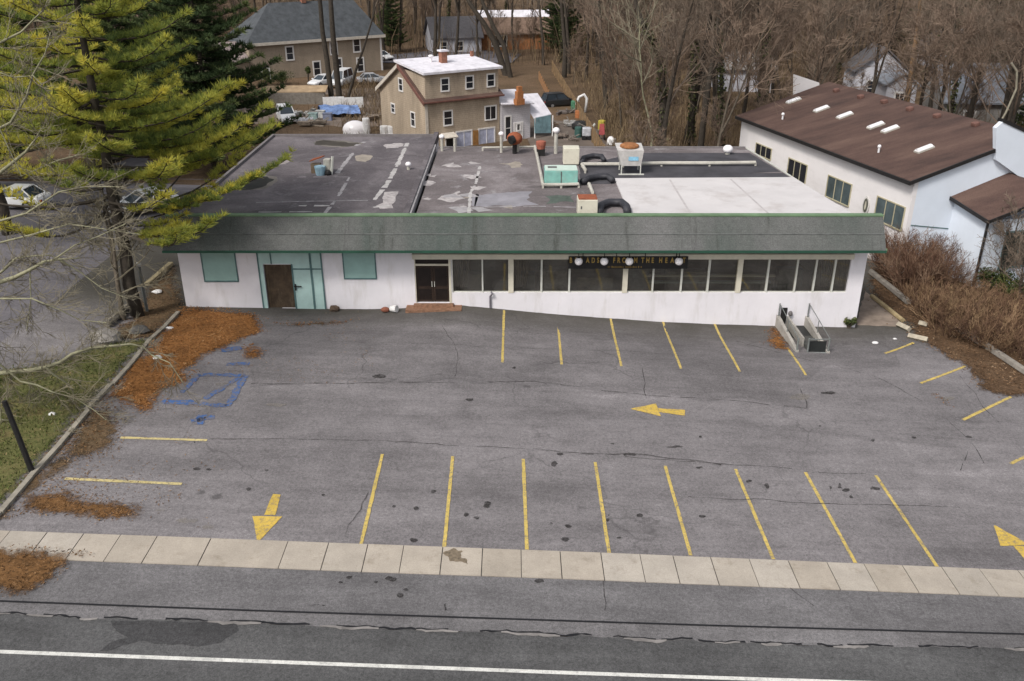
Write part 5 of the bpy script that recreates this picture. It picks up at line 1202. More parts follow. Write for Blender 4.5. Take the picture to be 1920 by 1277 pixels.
# ---- fences behind the shop
M_fence = plain('brown_fence', (0.165, 0.085, 0.042), .9, .4, 2.5, bump=.3); M_fence2 = plain('tan_fence', (0.215, 0.145, 0.08), .95, .4, 2)
def fence(label, pts, h, mat, z0=None, step=2.2, lean=0):
    t = thing('board_fence', label, 'fence', ((pts[0][0]+pts[-1][0])/2, (pts[0][1]+pts[-1][1])/2, zg(*pts[len(pts)//2])))
    mb = MB(); mp_ = MB(); rr = random.Random(int(h*100))
    for a, b in zip(pts, pts[1:]):
        a, b = Vector((a[0], a[1], 0)), Vector((b[0], b[1], 0)); L = (b-a).length; u = (b-a)/L; n = Vector((-u.y, u.x, 0)); k = max(1, int(L/.16))
        for i in range(k):
            q = a + u*(L*(i+.5)/k); z = zg(q.x, q.y); mb.obox((q.x, q.y, z-.1), u, n, L/k*.46, .02, h + rr.uniform(-.05, .05))
        for i in range(max(2, int(L/step))+1):
            q = a + u*(L*i/max(2, int(L/step))) + n*.08; mp_.obox((q.x, q.y, zg(q.x, q.y)-.1), u, n, .06, .06, h+.15)
    mb.build('board_panel', mat, t); mp_.build('post_row', mat, t); return t
fence('brown board fence right behind the shop roof edge', [(-6.5, 69), (9.5, 68.2)], 2.9, M_fence)
fence('low reddish board fence behind the right half of the roof', [(9.9, 68.2), (16.0, 67.4)], 2.2, M_fence)
p0, p1 = at_y(1172, 278, 72), G(1036, 135)
fence('long tan fence running back along the edge of the wood', [(p0.x, p0.y), ((p0.x*.5+p1.x*.5), (p0.y*.5+p1.y*.5)), (p1.x, p1.y)], 1.7, M_fence2)
q0, q1 = G(1010, 150), G(1030, 192)
fence('short orange brown fence in the back yard', [(q0.x, q0.y), (q1.x, q1.y)], 1.2, plain('orange_fence', (0.30, 0.16, 0.075), .95, .3))

# ---- things in the back yard
def drum(label, px, py, r, h, mat, name='barrel', cat='barrel', group=None):
    p = G(px, py); t = thing(name, label, cat, p, group)
    MB().lathe(p, [(r*.94, 0), (r, h*.04), (r, h*.32), (r*1.06, h*.34), (r, h*.37), (r, h*.64), (r*1.06, h*.67), (r, h*.7), (r, h*.96), (r*.95, h)], 14).build('shell', mat, t); MB().lathe(p + ZUP*(h+.001), [(r*.9, 0), (r*.9, .03)], 14).build('lid', mat, t); return t
drum('yellow barrel at the edge of the wood', 1128, 245, .42, 1.1, plain('barrel_yellow', (0.44,0.36,0.06), .6)); drum('green barrel beside the arched white frame', 1077, 208, .45, 1.2, plain('barrel_green', (0.06,0.17,0.10), .6))
drum('orange barrel below the arched white frame', 1085, 222, .45, .9, plain('barrel_orange', (0.34,0.13,0.05), .6)); drum('dark green bin in the yard clutter', 1084, 258, .4, 1.1, plain('bin_green', (0.04,0.09,0.08), .6), 'bin', 'bin')
def person_like(): pass
p = G(1128, 262); t = thing('hand_truck', 'red hand truck with dark wheels by the long fence', 'hand truck', p)
MB().prism([p + Vector((-.3, 0, .5)), p + Vector((.3, 0, .5)), p + Vector((.25, .25, 1.6)), p + Vector((-.25, .25, 1.6))], (0, .12, 0)).build('frame', plain('truck_red', (0.34,0.07,0.07), .5), t)
for s in (-1, 1): MB().tube([p + Vector((s*.2, -.05, .28)), p + Vector((s*.32, -.05, .28))], .28, 12).build('wheel', M_tyre, t)
p = G(1102, 262); t = thing('scrap_machine', 'grey metal scrap machine in the yard clutter', 'machine', p)
bevel(MB().box(p.x-.6, p.x+.3, p.y-.4, p.y+.4, p.z+.4, p.z+1.3).build('body', plain('machine_grey', (0.42,0.43,0.46), .5, .3, 3), t), .1); MB().tube([p + Vector((.2, 0, .9)), p + Vector((.7, -.1, 1.7))], .12, 7).build('chute', M_metal, t); MB().box(p.x-.5, p.x+.2, p.y-.3, p.y+.3, p.z, p.z+.4).build('base', M_black, t)
for s in (-.45, .2): MB().tube([p + Vector((s, -.5, .25)), p + Vector((s, -.38, .25))], .25, 12).build('wheel', M_tyre, t)
p = G(1090, 243); t = thing('black_tarp_heap', 'black tarpaulin heap near the grey scrap machine', 'tarpaulin', p); mb = MB(); mb.ball((0,0,0), 1, 12, 8); mb.v = [(p.x + v[0]*1.1*(1+.3*noise.noise(Vector(v)*2)), p.y + v[1]*.8, p.z + (v[2]*.6+.4)*(1+.3*noise.noise(Vector(v)*3))) for v in mb.v]; mb.build('cover', M_black, t)
rock('white sack leaning at the end of the long fence', 1146, 272, .62, M_litw, 44, 'sack', (.8, .7, 1.1), 'sack')
# arched white frame
p = G(1088, 212); t = thing('arched_frame', 'white arched plastic frame by the timber fence', 'frame', p); mb = MB(); mb.tube([p + Vector((-.5, 0, 1.0)), p + Vector((-.2, 0, 1.9)), p + Vector((.4, 0, 2.2)), p + Vector((.75, 0, 1.7)), p + Vector((.6, -.2, .1))], .17, 8); mb.build('arch', M_litw, t, smooth=True)
# left yard: blue tarp, white dome tank, white barrels, sheets
p = G(640, 222); M_blue = plain('blue_tarp', (0.13, 0.20, 0.38), .7, .5, 1.5); t = thing('blue_tarp', 'blue tarpaulin sagging over a load between white panels', 'tarpaulin', p)
nx_, ny_ = 12, 8; mb = MB()
for j in range(ny_+1):
    for i in range(nx_+1):
        x, y = (i/nx_-.5)*4.6 + (j/ny_)*-1.2, j/ny_*3.4; mb.v.append((p.x + x, p.y + y, p.z + .35 + .9*math.sin(math.pi*min(1, (j+.5)/ny_)) + .25*noise.noise(Vector((i*.5, j*.6, 2)))))
for j in range(ny_):
    for i in range(nx_): a = j*(nx_+1)+i; mb.f.append((a, a+1, a+nx_+2, a+nx_+1))
o = mb.build('sheet', M_blue, t); o.modifiers.new('thick', 'SOLIDIFY').thickness = .04
MB().box(p.x-2.2, p.x+1.9, p.y+.4, p.y+2.9, p.z-.02, p.z+.3).build('load', M_black, t)
for a, b, w, t_ in ((622, 207, 2.6, 'white folding panel standing left of the blue tarpaulin'), (655, 208, 3.0, 'white panel standing behind the blue tarpaulin')):
    p = G(a, b); t = thing('folding_screen', t_, 'screen', p); MB().obox(p + Vector((0, 1.6, 0)), U(78), U(-12), w/2, .06, 1.35).build('sheet', M_litw, t); MB().obox(p + Vector((0, 1.75, 0)), U(78), U(-12), .06, .08, 1.45).build('brace', M_log, t)
p = G(667, 252); t = thing('dome_tank', 'white dome shaped tank just behind the left roof edge', 'tank', p); MB().ball(p + ZUP*.5, 1.15, 16, 10, (1.2, 1, .85)).build('dome', M_globe, t, smooth=True); MB().lathe(p, [(1.35, 0), (1.35, .35)], 16).build('base', M_litw, t)
drum('slim white canister beside the dome tank', 688, 254, .4, 1.8, M_litw, 'canister', 'canister')
for k, (a, t_) in enumerate(((721, 'left one of three white drums at the foot of the tan gable'), (735, 'middle one of three white drums at the foot of the tan gable'), (744, 'right one of three white drums at the foot of the tan gable'))): drum(t_, a, 256, .45, 1.1, M_litw, group='white drums under the gable')
p = G(556, 195); 
t = thing('striped_stall', 'long pale wooden shed roof with orange edge at the edge of the pines', 'shed', p); MB().obox(p, U(82), U(-8), 3.6, .8, 1.5).build('wall', M_log, t); MB().prism([p + Vector((-3.9, -.9, 1.5)), p + Vector((3.9, -.4, 1.5)), p + Vector((3.9, 1.5, 2.0)), p + Vector((-3.9, 1.0, 2.0))], (0,0,.1)).build('roof', plain('faded_orange_roof', (0.36, 0.26, 0.16), .9, .3, 1), t)
for k, (a, b, c, t_) in enumerate(((588, 226, (0.30,0.40,0.38), 'pale green crate in the yard beside the white off-road car'), (602, 221, (0.5,0.5,0.48), 'small white crate in the left yard clutter'), (615, 226, (0.20,0.22,0.30), 'dark blue box before the blue tarpaulin'))):
    p = G(a, b); o = thing('yard_crate', t_, 'crate', p); bevel(MB().box(p.x-.5, p.x+.5, p.y-.4, p.y+.4, p.z, p.z+.8).build('box', plain('crate%d' % k, c, .7, .3), o), .05); MB().box(p.x-.53, p.x+.53, p.y-.43, p.y+.43, p.z+.801, p.z+.87).build('lid', plain('crate_lid%d' % k, tuple(x*.8 for x in c), .7, .3), o)
junk = [(576, 218, (.34,.33,.31), 'flat grey scrap pile left of the green crate'), (592, 236, (.22,.18,.14), 'brown timber offcuts in front of the green crate'), (566, 232, (.40,.40,.42), 'pale scrap sheets beside the white off-road car'), (690, 226, (.25,.20,.16), 'brown brushwood pile right of the blue tarpaulin'), (1062, 262, (.16,.13,.11), 'dark scrap pile at the near edge of the back yard'), (1072, 236, (.30,.29,.28), 'grey scrap pile in the middle of the back yard'), (1066, 214, (.12,.10,.09), 'black scrap pile beside the black pick-up'), (1110, 252, (.36,.34,.32), 'pale scrap pile beside the yellow barrel'), (1034, 240, (.20,.14,.10), 'brown scrap pile below the blue awning')]
for k, (a, b, c, t_) in enumerate(junk):
    p = G(a, b); rj = random.Random(k+50); t = thing('scrap_pile', t_, 'scrap pile', p, 'scrap piles in the yards behind the shop')
    mm_ = plain('scrap%d' % k, c, .85, .5, 3); mb = MB()
    for _ in range(7): az = rj.uniform(0, 360); mb.obox(p + Vector((rj.gauss(0, .6), rj.gauss(0, .4), rj.uniform(0, .35))), U(az), U(az+90), rj.uniform(.2, .8), rj.uniform(.08, .3), rj.uniform(.1, .4), up=(rj.gauss(0,.2), rj.gauss(0,.2), 1))
    mb.build('boards', mm_, t); mb = MB()
    for _ in range(4): q = p + Vector((rj.gauss(0, .5), rj.gauss(0, .4), .2)); mb.tube([q, q + Vector((rj.gauss(0, .9), rj.gauss(0, .4), rj.uniform(.1, .9)))], .06, 5)
    mb.build('poles', M_log, t)
# yard and street sheets behind the shop
M_yard = plain('yard_dirt', (0.135, 0.108, 0.090), .95, .35, .4, bump=.4, bscale=8)
struct('back_yard', [tuple(G(a, b)[:2]) for a, b in ((1000, 285), (1150, 285), (1060, 170), (1000, 165), (960, 200))], M_yard, .05, rx=4, ry=2)
struct('house_drive', [tuple(G(a, b)[:2]) for a, b in ((700, 118), (960, 118), (985, 95), (870, 90), (720, 104))], A_side, .05, rx=4, ry=2)
struct('yard_lane', [tuple(G(a, b)[:2]) for a, b in ((430, 240), (720, 238), (720, 165), (520, 172), (430, 205))], plain('lane_dirt', (0.16, 0.125, 0.10), .95, .35, .4, bump=.4, bscale=6), .05, rx=4, ry=2)
# ------------------------------------------------------------------ foliage and bark materials driven by a tone per face, partly random
def toned(name, stops, rough=.85, trans=0.0):
    m = Mat(name, rough, .15)
    a = m.n('ShaderNodeAttribute', attribute_name='tone'); c = m.ramp(a.outputs['Fac'], stops); m.color(c)
    if trans:
        t = m.n('ShaderNodeBsdfTranslucent'); m.l(c, t.inputs['Color']); mx = m.n('ShaderNodeMixShader'); mx.inputs[0].default_value = trans
        m.l(m.b.outputs[0], mx.inputs[1]); m.l(t.outputs[0], mx.inputs[2]); m.l(mx.outputs[0], m.nt.nodes['Material Output'].inputs['Surface'])
    return m.m
M_bark = plain('grey_brown_bark', (0.098, 0.080, 0.060), .95, .35, 4, bump=.4)
M_barkd = plain('dark_bark', (0.050, 0.041, 0.032), .95, .35, 4, bump=.4)
M_twig = plain('brown_twig', (0.158, 0.122, 0.093), .95, .25, 1.5)
M_twig2 = plain('reddish_twig', (0.170, 0.122, 0.090), .95, .25, 1.5)
M_lichen = plain('lichen_bark', (0.25, 0.24, 0.155), .95, .35, 3, bump=.4)
M_twigp = plain('pale_twig', (0.165, 0.145, 0.102), .95, .3, 2)
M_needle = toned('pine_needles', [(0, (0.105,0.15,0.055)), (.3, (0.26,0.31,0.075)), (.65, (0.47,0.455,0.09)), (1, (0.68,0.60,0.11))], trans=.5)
M_needled = toned('dark_needles', [(0, (0.026,0.044,0.020)), (.5, (0.064,0.096,0.040)), (1, (0.15,0.18,0.065))], trans=.3)
M_leafg = toned('shrub_leaves', [(0, (0.030,0.042,0.016)), (.6, (0.065,0.080,0.026)), (1, (0.12,0.12,0.04))])
M_ivy = toned('ivy_leaves', [(0, (0.040,0.046,0.022)), (1, (0.095,0.100,0.042))])
M_stem = toned('dry_stems', [(0, (0.095,0.066,0.043)), (.5, (0.175,0.125,0.075)), (1, (0.29,0.22,0.125))])
M_stemb = toned('bank_stems', [(0, (0.085,0.050,0.034)), (.5, (0.155,0.092,0.056)), (1, (0.26,0.175,0.10))])
M_stemr = toned('red_stems', [(0, (0.085,0.045,0.032)), (.5, (0.140,0.078,0.050)), (1, (0.23,0.155,0.105))])
M_litter = toned('fallen_needles', [(0, (0.10,0.045,0.016)), (.4, (0.22,0.098,0.034)), (.75, (0.30,0.140,0.050)), (1, (0.40,0.235,0.11))])
M_litmx = toned('mixed_needles', [(0, (0.065,0.036,0.018)), (.4, (0.145,0.078,0.034)), (.75, (0.23,0.128,0.056)), (1, (0.36,0.25,0.14))])
M_litbr = toned('leaf_scraps', [(0, (0.07,0.042,0.024)), (.5, (0.14,0.082,0.045)), (.85, (0.22,0.14,0.08)), (1, (0.36,0.27,0.18))])
M_grass = toned('winter_grass', [(0, (0.060,0.078,0.024)), (.5, (0.115,0.135,0.040)), (.7, (0.20,0.16,0.07)), (1, (0.29,0.21,0.11))])

def rv(rr): 
    return Vector((rr.gauss(0,1), rr.gauss(0,1), rr.gauss(0,1))).normalized()

def needle_tuft(mb, tones, p, d, rr, n, L, w, tone):
    for _ in range(n):
        q = (d*1.1 + rv(rr)*.95).normalized(); s = q.cross(rv(rr)).normalized()*w*.5; e = p + q*L*rr.uniform(.6, 1.1)
        k = len(mb.v); b = p + q*L*.1
        mb.v += [tuple(b - s), tuple(b + s), tuple(e)]; mb.f.append((k, k+1, k+2)); tones.append(max(0, min(1, tone + rr.uniform(-.16, .16))))

def make_pine(name, label, group, height, z0, lenf, seed, mat, bark, tier=1.0, nb=5, r0=.34, tuft=(11, .34, .055), tone_b=.42, up=.18, sub=.34, lean=0.0, bare_in=.3, step=.40, rl=1.0, low=0, extra=()):
    rr = random.Random(seed); root = thing(name, label, 'tree', (0,0,0), group)
    tr = MB(); k = 12; pts = [(lean*(i/k)**2*height*.1 + .06*rr.gauss(0,1), .06*rr.gauss(0,1), height*i/k - (.3 if i == 0 else 0)) for i in range(k+1)]
    tr.tube(pts, [r0*(1 - .93*(i/k)) for i in range(k+1)], 9); tr.build('trunk', bark, root, smooth=True)
    br = MB(); fo = MB(); tones = []
    z = z0; todo = []
    while z < height - .5:
        Lz = lenf(z); az0 = rr.uniform(0, 6.28); n = nb + rr.choice((-1, 0, 0, 1))
        todo.append([(az0 + 6.283*i/n + rr.uniform(-.35, .35), Lz*rr.uniform(.62, 1.05), z + rr.uniform(-.4, .4), bare_in if z > low else .62) for i in range(n)]); z += tier*rr.uniform(.75, 1.25)
    todo.append([(a, L, zz, .25) for zz, a, L in extra])
    for row in todo:
        for i, (az, L, zz, bi) in enumerate(row):
            if zz < low + 2.2 and bi != .25 and math.sin(az) < -.25 and rr.random() < .6: continue
            h = Vector((math.cos(az), math.sin(az), 0)); sd = Vector((-h.y, h.x, 0)); bt = tone_b + rr.uniform(-.28, .30)
            seg = max(4, int(L/1.1)); path = []; 
            for j in range(seg+1):
                f = j/seg; path.append(Vector((0, 0, zz)) + h*(L*f) + sd*(L*.10*math.sin(f*3+i)) + ZUP*(L*(up*f*.6 - .30*f*(1-f) + up*.9*f*f)))
            br.tube(path, [max(.012, rl*.016*L*(1 - .9*j/seg) + .012) for j in range(seg+1)], 4)
            d = bi*L
            while d < L:
                f = d/L; j = min(seg-1, int(f*seg)); a = path[j].lerp(path[j+1], f*seg - j); fw = (path[j+1]-path[j]).normalized()
                for s in (-1, 1):
                    if rr.random() < .2: continue
                    sl = sub*L*(.45 + .9*(1-f))*rr.uniform(.4, 1.1)*.6; sdv = (fw*.75 + sd*s*rr.uniform(.6, 1.1) + ZUP*rr.uniform(.0, .3)).normalized()
                    e = a + sdv*sl; br.tube([a, e], [.014, .006], 3, False)
                    q = .25
                    while q < sl + .05:
                        pp = a + sdv*min(q, sl)
                        tn = bt + .35*(f - .6) + .22*(q/sl - .5) + rr.uniform(-.12, .12)  # tone also rises towards the branch and twig tips
                        needle_tuft(fo, tones, pp, (sdv*.6 + ZUP*.75).normalized(), rr, tuft[0], tuft[1], tuft[2], tn); q += step*rr.uniform(.7, 1.2)
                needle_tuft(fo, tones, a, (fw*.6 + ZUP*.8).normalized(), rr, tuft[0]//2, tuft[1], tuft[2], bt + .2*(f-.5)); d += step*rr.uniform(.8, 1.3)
            needle_tuft(fo, tones, path[-1], fw, rr, tuft[0]+4, tuft[1]*1.1, tuft[2], bt + .3)
    needle_tuft(fo, tones, Vector((pts[-1][0], pts[-1][1], height)), ZUP, rr, 30, .6, .07, .6)
    cr = br.build('limbs', bark, root); fo.build('crown', mat, root, attr=tones)
    return root
def Lyp(z):
    t = [(4.6, 7.5), (6, 9.0), (8.5, 9.0), (11, 6.6), (13.5, 5.5), (16, 3.9), (20, 2.2), (22, .8)]
    for (a, b), (c, d) in zip(t, t[1:]):
        if z <= c: return b + (d-b)*(z-a)/(c-a) if z >= a else b
    return .8
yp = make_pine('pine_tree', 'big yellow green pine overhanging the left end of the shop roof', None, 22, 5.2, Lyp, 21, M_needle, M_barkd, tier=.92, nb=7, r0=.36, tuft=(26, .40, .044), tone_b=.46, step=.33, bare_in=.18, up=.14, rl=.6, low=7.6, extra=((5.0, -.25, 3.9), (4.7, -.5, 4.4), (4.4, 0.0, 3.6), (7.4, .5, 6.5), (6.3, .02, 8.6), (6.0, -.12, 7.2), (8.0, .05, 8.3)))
pz = G(256, 592); yp.location = pz
c = copy_tree(yp); c.location = (-31.5, 53, zg(-31.5, 53)); c.rotation_euler = (0, 0, 2.2); c.scale = (.95, .95, .95); c['label'] = 'second yellow green pine at the left edge, behind the bare grey twigs'
c = copy_tree(yp); c.location = (-41, 62, zg(-41, 62)); c.rotation_euler = (0, 0, 4.0); c['label'] = 'third yellow green pine, cut by the upper left corner'
dk = make_pine('pine_tree', 'dark green pine behind the shop roof, nearest to the white off-road car', 'dark pines behind the shop', 23, 2.0, lambda z: max(.8, 8.0*(1 - (z-2)/23)**.6), 5, M_needled, M_barkd, tier=.8, nb=7, r0=.3, tuft=(16, .55, .10), tone_b=.45, step=.46, bare_in=.12, up=.1, rl=.6)
dk.location = (-26.8, 79, zg(-26.8, 79)); 
dl = make_pine('pine_tree', 'bushy dark green pine behind the yellow pine, cut by the top edge', 'dark pines behind the shop', 24, 2.5, lambda z: max(.8, 7.6*(1 - (z-2)/24)**.6), 9, M_needled, M_barkd, tier=.8, nb=7, r0=.32, tuft=(16, .55, .10), tone_b=.5, step=.46, bare_in=.12, up=.1, rl=.6)
dl.location = (-37, 86, zg(-37, 86))
for x, y, rz, s, src, t in ((-44, 74, 1.2, .95, dl, 'dark pine farthest left, behind the bare grey twigs'), (-52, 92, 2.5, 1.0, dk, 'dark pine at the left edge beyond the cream car'), (-40, 108, .7, 1.0, dk, 'dark pine farther back, left of the beige house roof'), (9, 168, 4.0, .62, dk, 'lone dark evergreen far back beside the brick bungalow'), (60, 118, 1.0, .8, dk, 'dark evergreen in the wood above the warehouse skylights'), (78, 128, 2.2, .95, dl, 'dark evergreen near the upper right corner'), (74, 165, 3.0, .8, dk, 'dark evergreen cut by the top edge, right of the wood'), (58, 98, 5.0, .42, dk, 'small dark evergreen before the grey roofed house'), (-22, 170, 2.0, .5, dl, 'small dark evergreen far back, left of the white cottage')):
    c = copy_tree(src); c.location = (x, y, zg(x, y)); c.rotation_euler = (0, 0, rz); c.scale = (s, s, s); c['label'] = t

# ------------------------------------------------------------------ bare trees
def limb(mb, p, d, L, r0, r1, seg, n, rr, wob=.16, trop=.10):
    pts = [Vector(p)]; d = Vector(d).normalized()
    for i in range(seg):
        d = (d + rv(rr)*wob + ZUP*trop).normalized(); pts.append(pts[-1] + d*(L/seg))
    mb.tube(pts, [r0 + (r1-r0)*i/seg for i in range(seg+1)], n, False)
    return pts
def side(d, rr, ang):
    a = d.orthogonal().normalized(); a.rotate(Matrix.Rotation(rr.uniform(0, 6.283), 3, d))
    return (d*math.cos(ang) + a*math.sin(ang)).normalized()
def bare_tree(name, label, group, h, seed, mats, fork=.55, spread=.6, r=.22, nl=13, ns=7, nt=7, twr=.020, first=.4, ivy=False, ntt=2, lean=(0,0)):
    rr = random.Random(seed); root = thing(name, label, 'tree', (0,0,0), group); tr, cr = MB(), MB()
    d0 = (ZUP + Vector((lean[0], lean[1], 0)) + rv(rr)*.06).normalized()
    main = limb(tr, (0,0,-.4), d0, h*.93, r, r*.12, 9, 7, rr, .07, .06)
    mains = [(main, r)]
    if fork:
        j = max(2, int(9*fork)); dd = side((main[j]-main[j-1]).normalized(), rr, .42)
        mains.append((limb(tr, main[j], dd, h*(1-fork)*.85, r*.62, r*.1, 6, 6, rr, .09, .12), r*.62))
    for path, rad in mains:
        m = len(path)-1
        cnt = nl if path is main else nl//2
        for i in range(cnt):
            f = first + (1-first)*(i + rr.random())/cnt if path is main else .15 + .85*(i+rr.random())/cnt
            j = min(m-1, int(f*m)); a = path[j].lerp(path[j+1], f*m-j); dd = side((path[j+1]-path[j]).normalized(), rr, spread*rr.uniform(.8, 1.4))
            L1 = h*.36*(1.15 - .72*f)*rr.uniform(.7, 1.2); l1 = limb(cr, a, dd, L1, max(twr*1.9, rad*.42*(1.1-f)), twr, 5, 4, rr, .19, .07)
            for k in range(ns):
                g = .25 + .75*(k + rr.random())/ns; q = min(4, int(g*5)); b = l1[q].lerp(l1[q+1], g*5-q if g*5-q <= 1 else 1); d2 = side((l1[q+1]-l1[q]).normalized(), rr, rr.uniform(.45, .95))
                L2 = L1*.48*rr.uniform(.6, 1.2)*(1.15-.5*g); l2 = limb(cr, b, d2, L2, twr*1.15, twr*.75, 3, 3, rr, .2, .08)
                for t in range(nt):
                    u = rr.uniform(.2, 1)*2.999; q2 = int(u); c = l2[q2].lerp(l2[q2+1], u-q2); d3 = side((l2[q2+1]-l2[q2]).normalized(), rr, rr.uniform(.4, .9))
                    l3 = limb(cr, c, d3, L2*.5*rr.uniform(.6, 1.2), twr*.85, twr*.5, 2, 3, rr, .2, .05)
                    for w in range(ntt):
                        e = l3[1].lerp(l3[2], rr.random()*.9); d4 = side((l3[2]-l3[1]).normalized(), rr, rr.uniform(.3, .8)); limb(cr, e, d4, L2*.3, twr*.6, twr*.4, 1, 3, rr, .1, 0)
    tr.build('trunk', mats[0], root, smooth=True); cr.build('crown', mats[1], root)
    if ivy:
        iv = MB(); tones = []
        for _ in range(750):
            f = rr.random()**1.3*.62; j = int(f*9); p = main[j].lerp(main[j+1], f*9-j) + rv(rr)*(r*1.0 + .28*rr.random()*(1-f))
            n = rv(rr); a = n.orthogonal().normalized()*.13; b = n.cross(a).normalized()*.13; k = len(iv.v); iv.v += [tuple(p-a), tuple(p+b), tuple(p+a), tuple(p-b)]; iv.f.append((k,k+1,k+2,k+3)); tones.append(rr.random())
        iv.build('ivy', M_ivy, root, attr=tones)
    return root

GW = 'bare trees in the wood behind the shop'
V = [bare_tree('bare_tree', 'tall bare brown tree with a forked top in the wood behind the shop', GW, 19, 1, (M_barkd, M_twig), .45, .62, .32),
     bare_tree('bare_tree', 'straight bare brown tree with fine upright twigs in the wood behind the shop', GW, 21, 2, (M_barkd, M_twig), 0, .5, .30, nl=15),
     bare_tree('bare_tree', 'slim bare reddish tree in the wood behind the shop', GW, 15, 3, (M_bark, M_twig2), .35, .5, .14, nl=11),
     bare_tree('bare_tree', 'wide bare brown tree with spreading limbs in the wood behind the shop', GW, 18, 4, (M_barkd, M_twig2), .3, .85, .27, nl=13),
     bare_tree('bare_tree', 'ivy clad bare tree in the wood behind the shop', GW, 20, 5, (M_barkd, M_twig), .5, .55, .24, nl=12, ivy=True),
     bare_tree('bare_tree', 'bare sapling of thin reddish twigs in the wood behind the shop', GW, 9, 6, (M_bark, M_twig2), .25, .45, .07, nl=11, first=.2)]
rr = random.Random(77)
fa, fb = Vector((p0.x, p0.y)), Vector((p1.x, p1.y))
def wood_ok(x, y):
    P2 = Vector((x, y))
    # left of the long fence only far behind the houses
    fx_ = fa.x + (fb.x-fa.x)*(y-fa.y)/(fb.y-fa.y)
    if y < 140 and x < fx_ + 1.5: return False
    if x < fx_ + 1 and y < 152: return False
    w = P2 - A; s, t = w.dot(Vector((uw.x, uw.y))), w.dot(Vector((vw.x, vw.y)))
    if -12 < s < LEN + 4.5 and -2.0 < t < WID + 3: return False
    if y < 68: return False
    for hx, hy, hr2 in HZ:
        if (x-hx)**2 + (y-hy)**2 < hr2**2: return False
    return True
HZ = []
for o in list(col.objects):
    if o.type == 'EMPTY' and o.get('category') == 'house': HZ.append((o.location.x, o.location.y, 6.0))
spots = []
tries = 0
while len(spots) < 296 and tries < 60000:
    tries += 1
    y = 68 + (rr.random()**1.1)*135; x = rr.uniform(-.62*y, .66*y)
    if not wood_ok(x, y): continue
    md = 2.1 + y*.010
    if any((x-a)**2 + (y-b)**2 < md*md for a, b, _ in spots): continue
    spots.append((x, y, rr.random()))
first = [True]*6
for x, y, u in spots:
    k = 0 if u < .22 else 1 if u < .44 else 2 if u < .60 else 3 if u < .72 else 4 if u < .84 else 5
    if y < 82 and k in (0, 3) and rr.random() < .6: k = 5
    c = V[k] if first[k] else copy_tree(V[k]); first[k] = False
    c.location = (x, y, zg(x, y) - .1); c.rotation_euler = (rr.gauss(0, .05), rr.gauss(0, .05), rr.uniform(0, 6.28)); s = rr.uniform(.8, 1.18); c.scale = (s, s, s*rr.uniform(.9, 1.1))

# trunks that can be told apart
def special(label, px, base_y, rads, seed, mats=(M_barkd, M_twig), ivy=False, nbr=9, group=None):
    """a bare tree whose stem follows the given outline points at the depth of its foot"""
    rr = random.Random(seed); pts = [at_y(a, b, base_y + rr.uniform(-.3, .3)) for a, b in px]; pts[0].z = zg(pts[0].x, pts[0].y) - .2
    root = thing('bare_tree', label, 'tree', pts[0], group); tr, cr = MB(), MB(); tr.tube(pts, rads, 7, False)
    top = limb(tr, pts[-1], (pts[-1]-pts[-2]), 6, rads[-1], .04, 5, 6, rr, .12, .1)
    path = pts + top[1:]; m = len(path)-1
    for i in range(nbr):
        f = .45 + .55*(i+rr.random())/nbr; j = min(m-1, int(f*m)); a = path[j].lerp(path[j+1], f*m-j); l1 = limb(cr, a, side((path[j+1]-path[j]).normalized(), rr, rr.uniform(.5, 1)), rr.uniform(2.5, 5), .07, .02, 5, 4, rr, .16, .1)
        for k in range(6):
            q = rr.randint(1, 4); l2 = limb(cr, l1[q], side((l1[q+1]-l1[q]).normalized(), rr, rr.uniform(.5, .9)), rr.uniform(1, 2.4), .025, .014, 3, 3, rr, .2, .1)
            for t in range(5): q2 = rr.randint(0, 2); limb(cr, l2[q2+1], side((l2[q2+1]-l2[q2]).normalized(), rr, .7), rr.uniform(.5, 1.2), .016, .01, 2, 3, rr, .2, .05)
    tr.build('trunk', mats[0], root, smooth=True); cr.build('crown', mats[1], root)
    if ivy:
        iv = MB(); tones = []
        for _ in range(600):
            f = rr.random()*.8*(len(pts)-1); j = min(int(f), len(pts)-2); p = pts[j].lerp(pts[j+1], f-j) + rv(rr)*(rads[j] + .25*rr.random())
            n = rv(rr); a = n.orthogonal().normalized()*.14; b = n.cross(a).normalized()*.14; k = len(iv.v); iv.v += [tuple(p-a), tuple(p+b), tuple(p+a), tuple(p-b)]; iv.f.append((k,k+1,k+2,k+3)); tones.append(rr.random())
        iv.build('ivy', M_ivy, root, attr=tones)
    return root
special('left one of the pair of dark trunks before the beige house', [(622, 180), (613, 110), (605, 60), (600, 0)], 116, [.38, .34, .3, .26], 1, nbr=5)
special('right one of the pair of dark trunks before the beige house', [(637, 188), (630, 120), (624, 60), (620, 0)], 114, [.42, .38, .33, .28], 2, nbr=5)
special('slender leaning tree beside the right dark trunk by the beige house', [(650, 188), (668, 130), (682, 90), (700, 30)], 117, [.2, .17, .14, .1], 3)
special('large forked dark tree with a bowed limb in the middle of the wood', [(1242, 262), (1243, 190), (1240, 130), (1228, 85), (1205, 45), (1193, 10)], 84, [.4, .34, .30, .26, .22, .17], 4, ivy=True)
special('upright ivy covered tree beside the large forked one', [(1298, 250), (1300, 160), (1304, 90), (1308, 30)], 90, [.3, .26, .22, .17], 5, ivy=True)
special('tree with a curved upper limb in the wood left of the warehouse', [(1345, 245), (1338, 150), (1340, 60), (1360, 15)], 96, [.2, .18, .15, .1], 6)
special('dark bowed tree standing just left of the warehouse roof', [(1428, 178), (1433, 110), (1436, 60), (1422, 12)], 92, [.42, .36, .3, .2], 7, ivy=True)
